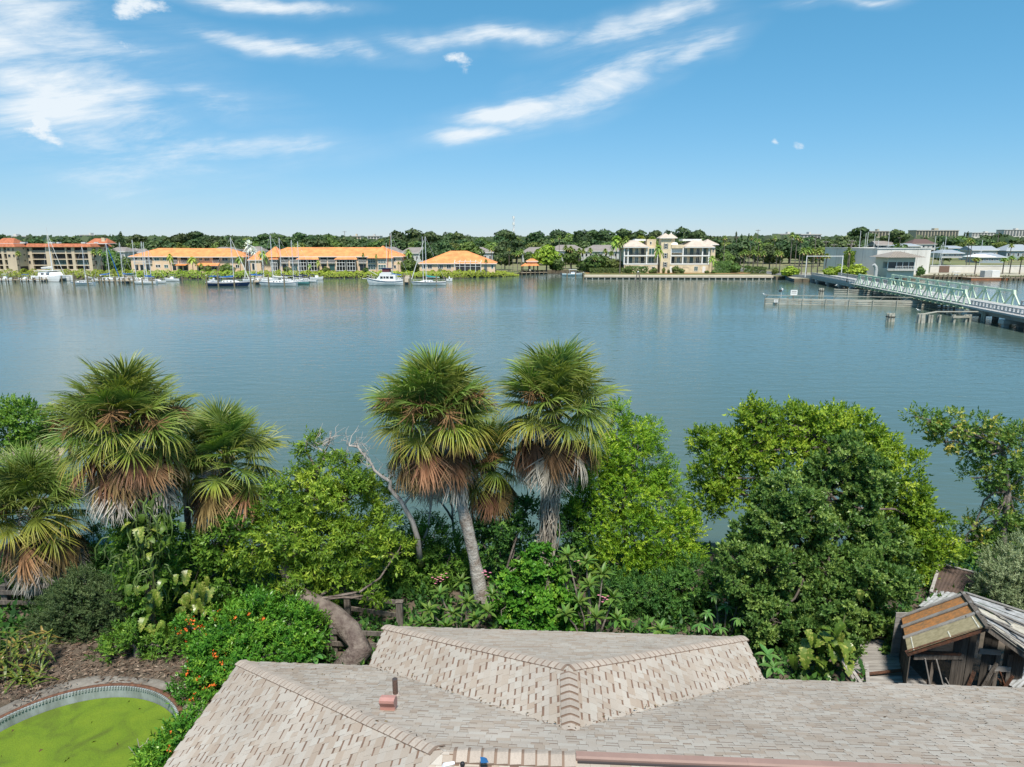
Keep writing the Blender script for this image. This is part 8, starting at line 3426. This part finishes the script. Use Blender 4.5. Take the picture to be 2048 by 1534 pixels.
# the trees one can tell apart on the skyline
big = [(8, 471, 'oak', .7), (64, 477, 'oak', 1), (110, 475, 'oak', 1), (150, 475, 'oak', 1), (205, 474, 'oak', 1), (246, 463, 'pine', 1), (278, 470, 'umb', .8), (225, 476, 'oak', .9), (310, 478, 'oak', 1), (340, 477, 'oak', 1.0), (365, 468, 'umb', .8), (395, 463.5, 'umb', .9), (430, 474, 'oak', 1), (465, 475, 'oak', 1.0),
	   (500, 472, 'oak', .9), (532, 468, 'umb', .8), (555, 467.5, 'umb', .8), (600, 466, 'umb', .8), (590, 476, 'oak', 1), (630, 474, 'oak', 1), (661, 465.5, 'oak', .7), (690, 478, 'oak', 1), (725, 479, 'oak', 1), (760, 474, 'oak', .7),
	   (795, 463.5, 'oak', .85), (832, 462, 'oak', 1.0), (860, 464, 'umb', .8), (895, 467, 'oak', .9), (922, 468, 'oak', .8), (964, 472, 'oak', .8), (1010, 460.5, 'umb', .8), (1000, 474, 'oak', .9), (1035, 471, 'oak', .9), (1075, 465, 'oak', .9), (1118, 460.5, 'umb', .8), (1140, 462, 'oak', .7), (1165, 463, 'oak', .8),
	   (1185, 461, 'umb', .8), (1212, 460, 'umb', .7), (1245, 459, 'umb', .8), (1278, 464, 'oak', .8), (1310, 462, 'umb', .7), (1335, 463, 'oak', .7), (1368, 459, 'oak', .8), (1392, 461, 'umb', .7), (1420, 474, 'oak', .8), (1445, 477, 'oak', .8), (1481, 468, 'pine', .8), (1495, 467, 'pine', .7), (1470, 463, 'pine', .7), (1515, 477, 'oak', 1), (1545, 478, 'oak', 1),
	   (1612, 476, 'oak', 1.1), (1655, 475, 'oak', 1.1), (1690, 474, 'oak', 1), (1718, 455, 'umb', .8), (1738, 478, 'oak', 1), (1787, 460, 'umb', .75), (1765, 477, 'oak', 1), (1815, 476, 'oak', 1), (1850, 477, 'oak', 1), (1890, 474, 'oak', 1.1), (1925, 471, 'oak', 1.2), (1965, 473, 'oak', 1.1), (2000, 470, 'oak', 1.1), (2040, 474, 'oak', 1.1), (1925, 464, 'pine', .7), (1931, 463, 'pine', .7)]
for i, (px, q, kd, wd) in enumerate(big):
	Y = 395 + (i * 37) % 60
	if px > 1700 and kd != 'umb':
		Y += 90
	nm = {'umb': "flat topped umbrella tree behind ", 'oak': "rounded dark belt tree behind ", 'pine': "narrow pointed conifer behind "}[kd]
	far_tree(kd, i, px, Y, q, nth([b[0] for b in big if b[2] == kd and zone(b[0]) == zone(px)], px) + nm + zone(px), "skyline trees behind " + zone(px), wide=wd * 1.15)
# second, lower row that closes the belt
k = 0
for px in range(-30, 2080, 26):
	if 255 < px < 262:
		continue
	q = 481 + rt.uniform(-2, 3)
	Y = 360 + rt.uniform(-10, 25) + (60 if px > 1650 else 0)
	if 1640 < px < 1870:
		Y += 60
	far_tree('oak', k, px + rt.uniform(-8, 8), Y, q, nth([p for p in range(-30, 2080, 26) if zone(p) == zone(px)], px) + "low rounded front tree of the belt behind " + zone(px), "front trees of the belt behind " + zone(px), wide=1.25)
	k += 1


def wood():
	"""woods that run on to the horizon: one mass"""
	rng = np.random.default_rng(3)
	Q, T = [], []
	for Y, n in ((520, 2600), (700, 2600), (1000, 2600), (1500, 2600), (2400, 2400), (4000, 2400)):
		hw = Y * .82
		x = rng.uniform(-hw, hw, n)
		y = Y + rng.uniform(-.1, .1, n) * Y
		h = FZ + (11 + 2.2 * np.sin(x / Y * 41) + 1.6 * np.sin(x / Y * 97 + Y)) * rng.uniform(.45, 1, n)
		p = np.stack([x, y, h], 1)
		s = (np.full(n, Y * .0032 + .8) * rng.uniform(.6, 1.3, n))[:, None]
		nr = np.stack([rng.normal(size=n) * .4, -.8 + rng.normal(size=n) * .3, .7 + rng.normal(size=n) * .3], 1)
		xx, yy, zz = frames(unit(nr), rng)
		Q.append(np.stack([p - xx * s - yy * s * .6, p + xx * s * .5 - yy * s, p + xx * s + yy * s * .6, p - xx * s * .5 + yy * s], 1))
		T.append(rng.uniform(size=n) * .6)
		# solid core so that no gap shows the ground
		m = 160
		xs = np.linspace(-hw, hw, m)
		for a, b in zip(xs[:-1], xs[1:]):
			Q.append(np.array([[[a, Y * 1.11, 0], [b, Y * 1.11, 0], [b, Y * 1.11, FZ + 8.5 + math.sin(b * .05)], [a, Y * 1.11, FZ + 8.5 + math.sin(a * .05)]]]))
			T.append(np.array([.2]))
	o = link("distant_woods", np_mesh("distant_woods", np.concatenate(Q), np.concatenate(T), LF_dark))
	tag(o, "distant green woods running along the whole horizon", "woods", kind='stuff')


wood()

# palms on the far bank
for i, (kd, px, Y, q, wd, lab) in enumerate([
		('sabal', 39, 254, 500, .8, "slim palm before the side wall of the left tan block"), ('sabal', 190, 258, 496, .9, "left of two palms before the tan block's end wall"), ('sabal', 203, 257, 496, .9, "right of two palms before the tan block's end wall"),
		('coco', 341, 251, 503, .55, "slender feather palm before the first townhouse balconies"), ('coco', 385, 251, 510, .85, "full feather palm in the middle of the first townhouse"), ('coco', 402, 249, 524, .4, "tiny palm beside the full feather palm"), ('silver', 500, 262, 478, 1.0, "silver blue fan palm between the two orange roofed townhouses"), ('silver', 510, 258, 493, .7, "smaller silver blue fan palm at the townhouse gap"),
		('coco', 480, 251, 509, .8, "bushy feather palm at the right end of the first townhouse"), ('coco', 527, 249, 497, .8, "dark feather palm at the left end of the long townhouse"), ('coco', 636, 249, 518, .4, "thin young palm before the long townhouse lanais"), ('coco', 619, 249, 526, .35, "small yellowish palm before the long townhouse"), ('sabal', 727, 249, 503, .45, "slim palm with small crown before the long townhouse's right part"), ('sabal', 753, 249, 506, .4, "second slim small palm at the long townhouse's right part"),
		('coco', 817, 262, 494, .9, "feather palm between the long townhouse and the bungalow"), ('sabal', 797, 249, 522, .4, "small palm behind the trawler"), ('sabal', 972, 250, 517, .55, "small palm at the bungalow's right corner"), ('sabal', 983, 268, 488, .9, "palm right behind the bungalow's right end"), ('wash', 1018, 270, 494, .8, "first palm of the grove left of the boathouse"), ('wash', 1026, 268, 504, .8, "second palm of the grove left of the boathouse"), ('sabal', 1035, 268, 500, .85, "third palm of the grove left of the boathouse"), ('sabal', 1043, 272, 496, .9, "fourth palm of the grove left of the boathouse"), ('sabal', 1003, 266, 514, .6, "small palm on the lawn left of the boathouse"),
		('wash', 1104, 300, 475, 1.0, "tall slim palm behind the inlet, left one"), ('wash', 1118, 300, 468, 1.1, "tall slim palm behind the inlet, taller one"), ('sabal', 1131, 290, 488, 1.0, "palm right of the two tall inlet palms"), ('sabal', 1141, 290, 490, 1.0, "next palm right of the two tall inlet palms"), ('sabal', 1158, 286, 494, .9, "first palm of the cluster left of the villa hedge"), ('sabal', 1166, 288, 496, .9, "second palm of the cluster left of the villa hedge"), ('sabal', 1180, 284, 493, .9, "third palm of the cluster left of the villa hedge"), ('sabal', 1190, 262, 512, .9, "palm with pale trunk over the clipped villa hedge"), ('sabal', 1196, 263, 516, .8, "second palm over the clipped villa hedge"),
		('date', 1232, 270, 463, .9, "big date palm behind the villa's left roof end"), ('sabal', 1240, 255, 476, 1.0, "tall palm standing before the villa's left end"), ('sabal', 1251, 268, 469, 1.0, "tall palm behind the villa's left roof"), ('date', 1280, 285, 463, .9, "date palm crown over the villa's left roof"), ('date', 1303, 285, 466, .9, "date palm crown left of the villa tower"), ('coco', 1316, 256, 484, .85, "leaning feather palm before the villa's tower foot"), ('coco', 1424, 256, 508, .75, "curved feather palm at the villa's right end"), ('sabal', 1210, 275, 495, .9, "yellowing palm left of the villa's left end"), ('sabal', 1222, 268, 500, .9, "second yellowing palm left of the villa's left end"),
		('wash', 1447, 262, 469, .9, "slim tall palm right of the cream villa")]):
	far_palm(kd, px, Y, q, lab, "palms on the far bank", wd)
for i, (kd, px, Y, q, wd) in enumerate([('wash', 1499, 275, 470, .9), ('wash', 1508, 277, 474, .9), ('wash', 1515, 274, 476, .9), ('wash', 1547, 300, 470, .8), ('sabal', 1488, 262, 497, .9), ('sabal', 1496, 264, 500, .9), ('sabal', 1506, 262, 498, .9), ('sabal', 1516, 263, 501, .9), ('sabal', 1526, 262, 500, .9), ('sabal', 1553, 258, 499, 1.0), ('sabal', 1560, 260, 501, .9), ('sabal', 1481, 266, 502, .9)]):
	far_palm(kd, px, Y, q, nth([1499, 1508, 1515, 1547], px) + "tall palm between the villa and the bridge head" if kd == 'wash' else nth([1488, 1496, 1506, 1516, 1526, 1553, 1560, 1481], px) + "short palm between the villa and the bridge head", "palms between villa and bridge head", wd)
for i, (kd, px, Y, q, wd, lab) in enumerate([('wash', 1580, 252, 462, 1.1, "tall twin crown palm left of the gantry, left one"), ('wash', 1590, 253, 467, 1.1, "tall twin crown palm left of the gantry, middle one"), ('wash', 1598, 254, 472, 1.1, "tall twin crown palm left of the gantry, right one"), ('sabal', 1604, 246, 493, 1.1, "yellowing sabal palm left end of the gantry row"), ('sabal', 1614, 248, 492, 1.1, "second yellowing sabal palm behind the gantry"), ('sabal', 1624, 249, 495, 1.0, "third yellowing sabal palm behind the gantry"), ('sabal', 1636, 247, 494, 1.1, "fourth yellowing sabal palm behind the gantry"), ('sabal', 1652, 244, 505, 1.1, "stout sabal palm at the right end of the gantry"), ('sabal', 1695, 238, 492, .9, "sabal palm before the pale hall's ivy patch"),
		('wash', 1933, 268, 474, 1.1, "tall fan palm of the leaning pair before the canal houses"), ('wash', 1939, 267, 477, 1.1, "straight white trunked palm of the pair before the canal houses"), ('wash', 2018, 270, 486, 1.1, "fan palm on the right before the grey house"), ('sabal', 1952, 250, 513, 1.2, "stout palm on the sandy lot left of the containers"), ('sabal', 2008, 252, 514, 1.2, "stout palm on the sandy lot right of the containers"), ('sabal', 2022, 256, 510, 1.2, "second stout palm right of the containers"), ('sabal', 2042, 250, 511, 1.2, "stout palm at the right edge of the sandy lot")]):
	far_palm(kd, px, Y, q, lab, "palms round the bridge head and lot", wd)

# mid distance shrubs and trees on the far bank
for i, (kd, px, Y, q, wd, lab) in enumerate([
		('bush', 233, 258, 512, .9, "grey green tree right of the tan block's end wall"), ('bush', 224, 262, 500, .8, "pale feathery tree at the tan block's corner"), ('bush', 253, 258, 513, .8, "dark green tree at the first townhouse's left end"), ('bush', 416, 250, 531, .8, "small round bush on the first townhouse lawn"), ('bush', 453, 250, 526, 1.0, "mushroom shaped clipped tree before the first townhouse"), ('bush', 574, 250, 534, 1.2, "green bush before the long townhouse's balconies"), ('bush', 651, 250, 533, 1.0, "green bush right of the long townhouse lanais"), ('bush', 731, 250, 535, 1.0, "low bush before the long townhouse's right windows"),
		('bush', 819, 254, 515, 1.0, "bright round tree between the long townhouse and the bungalow"), ('oak', 860, 300, 489, .8, "brownish tree left behind the bungalow roof"), ('oak', 893, 310, 486, .8, "tree directly behind the bungalow ridge"), ('oak', 938, 300, 478, 1.0, "broad brownish tree behind the bungalow's right roof"), ('bush', 880, 250, 537, .9, "low bush under the bungalow windows"), ('oak', 1010, 285, 496, .9, "dark tree behind the palm grove left of the boathouse"), ('oak', 1060, 282, 500, .9, "dark tree behind the boathouse"), ('oak', 1093, 276, 492, 1.05, "bright dense tree right of the boathouse"), ('bush', 1112, 276, 512, 1.0, "lower bright tree right of the boathouse"), ('oak', 1143, 292, 492, .9, "dark tree behind the inlet lawn"),
		('bush', 1173, 268, 517, 1.2, "yellow green bush left of the seawall end"), ('bush', 1193, 266, 509, 1.3, "yellow green tree behind the clipped hedge"), ('bush', 1213, 268, 512, 1.2, "second yellow green tree behind the clipped hedge"), ('bush', 1234, 266, 520, 1.1, "bush at the villa's left corner behind the hedge"), ('oak', 1462, 280, 492, 1.0, "broad grey green tree right of the cream villa"), ('bush', 1452, 266, 504, .9, "leafy tree beside the villa's right end"), ('oak', 1540, 290, 492, 1.0, "broad tree behind the clustered palms"), ('bush', 1473, 258, 528, 1.2, "shrub on the lawn right of the villa hedge"), ('oak', 1640, 320, 490, 1.0, "dark tree left behind the pale hall"), ('oak', 1600, 320, 485, 1.0, "dark tree behind the tall twin crown palms"),
		('bush', 1583, 236, 532, 1.5, "large bright green mangrove bush left of the bridge head"), ('bush', 1552, 246, 536, .9, "small dark bush between the seawall and the mangrove bush"), ('bush', 1662, 230, 533, 1.3, "bright green bush behind the bridge approach, left one"), ('bush', 1682, 231, 531, 1.3, "bright green bush behind the bridge approach, middle one"), ('bush', 1714, 232, 528, 1.6, "bright green bush at the pale hall's foot"), ('bush', 1843, 236, 533, .7, "yellow green shrub right of the bridge tender house"), ('bush', 1797, 330, 487, 1.2, "light green tree top above the pale hall"), ('oak', 1885, 330, 489, .8, "dark tree right of the pale hall")]):
	t = far_tree(kd, i, px, Y, q, lab, "trees and bushes on the far bank", "far_bush" if kd == 'bush' else "far_bank_tree", wide=wd, cat="bush" if kd == 'bush' else "tree")
	if px in (1583, 1662, 1682, 1714, 1093):
		for c in t.children:
			if c.name.startswith("crown"):
				me = c.data.copy()
				me.materials.clear()
				me.materials.append(LF_hedge)
				c.data = me

# ivy on the pale hall
rng = np.random.default_rng(5)
n = 900
c0 = Vector((wx(1752, 244), 244, FZ))
a = Vector((wx(1648, 275), 275, FZ))
t = rng.uniform(.42, .56, n) + rng.normal(size=n) * .02
tt = 1 - t
P = np.stack([c0.x + (a.x - c0.x) * t - .25, c0.y + (a.y - c0.y) * t - .25, FZ + rng.uniform(size=n) ** .8 * 8], 1)
x, y, z = frames(np.tile(np.array([[-.6, -.8, .3]]), (n, 1)) + rng.normal(size=(n, 3)) * .3, rng)
s = (.3 * rng.uniform(.6, 1.4, n))[:, None]
o = link("ivy", np_mesh("ivy", np.stack([P - x * s - y * s * .5, P + x * s * .4 - y * s, P + x * s + y * s * .5, P - x * s * .4 + y * s], 1) - np.array([c0.x, c0.y, FZ]), rng.uniform(size=n) * .7, LF_hedge), None, c0)
tag(o, "strip of green ivy climbing the pale hall's left wall", "ivy")
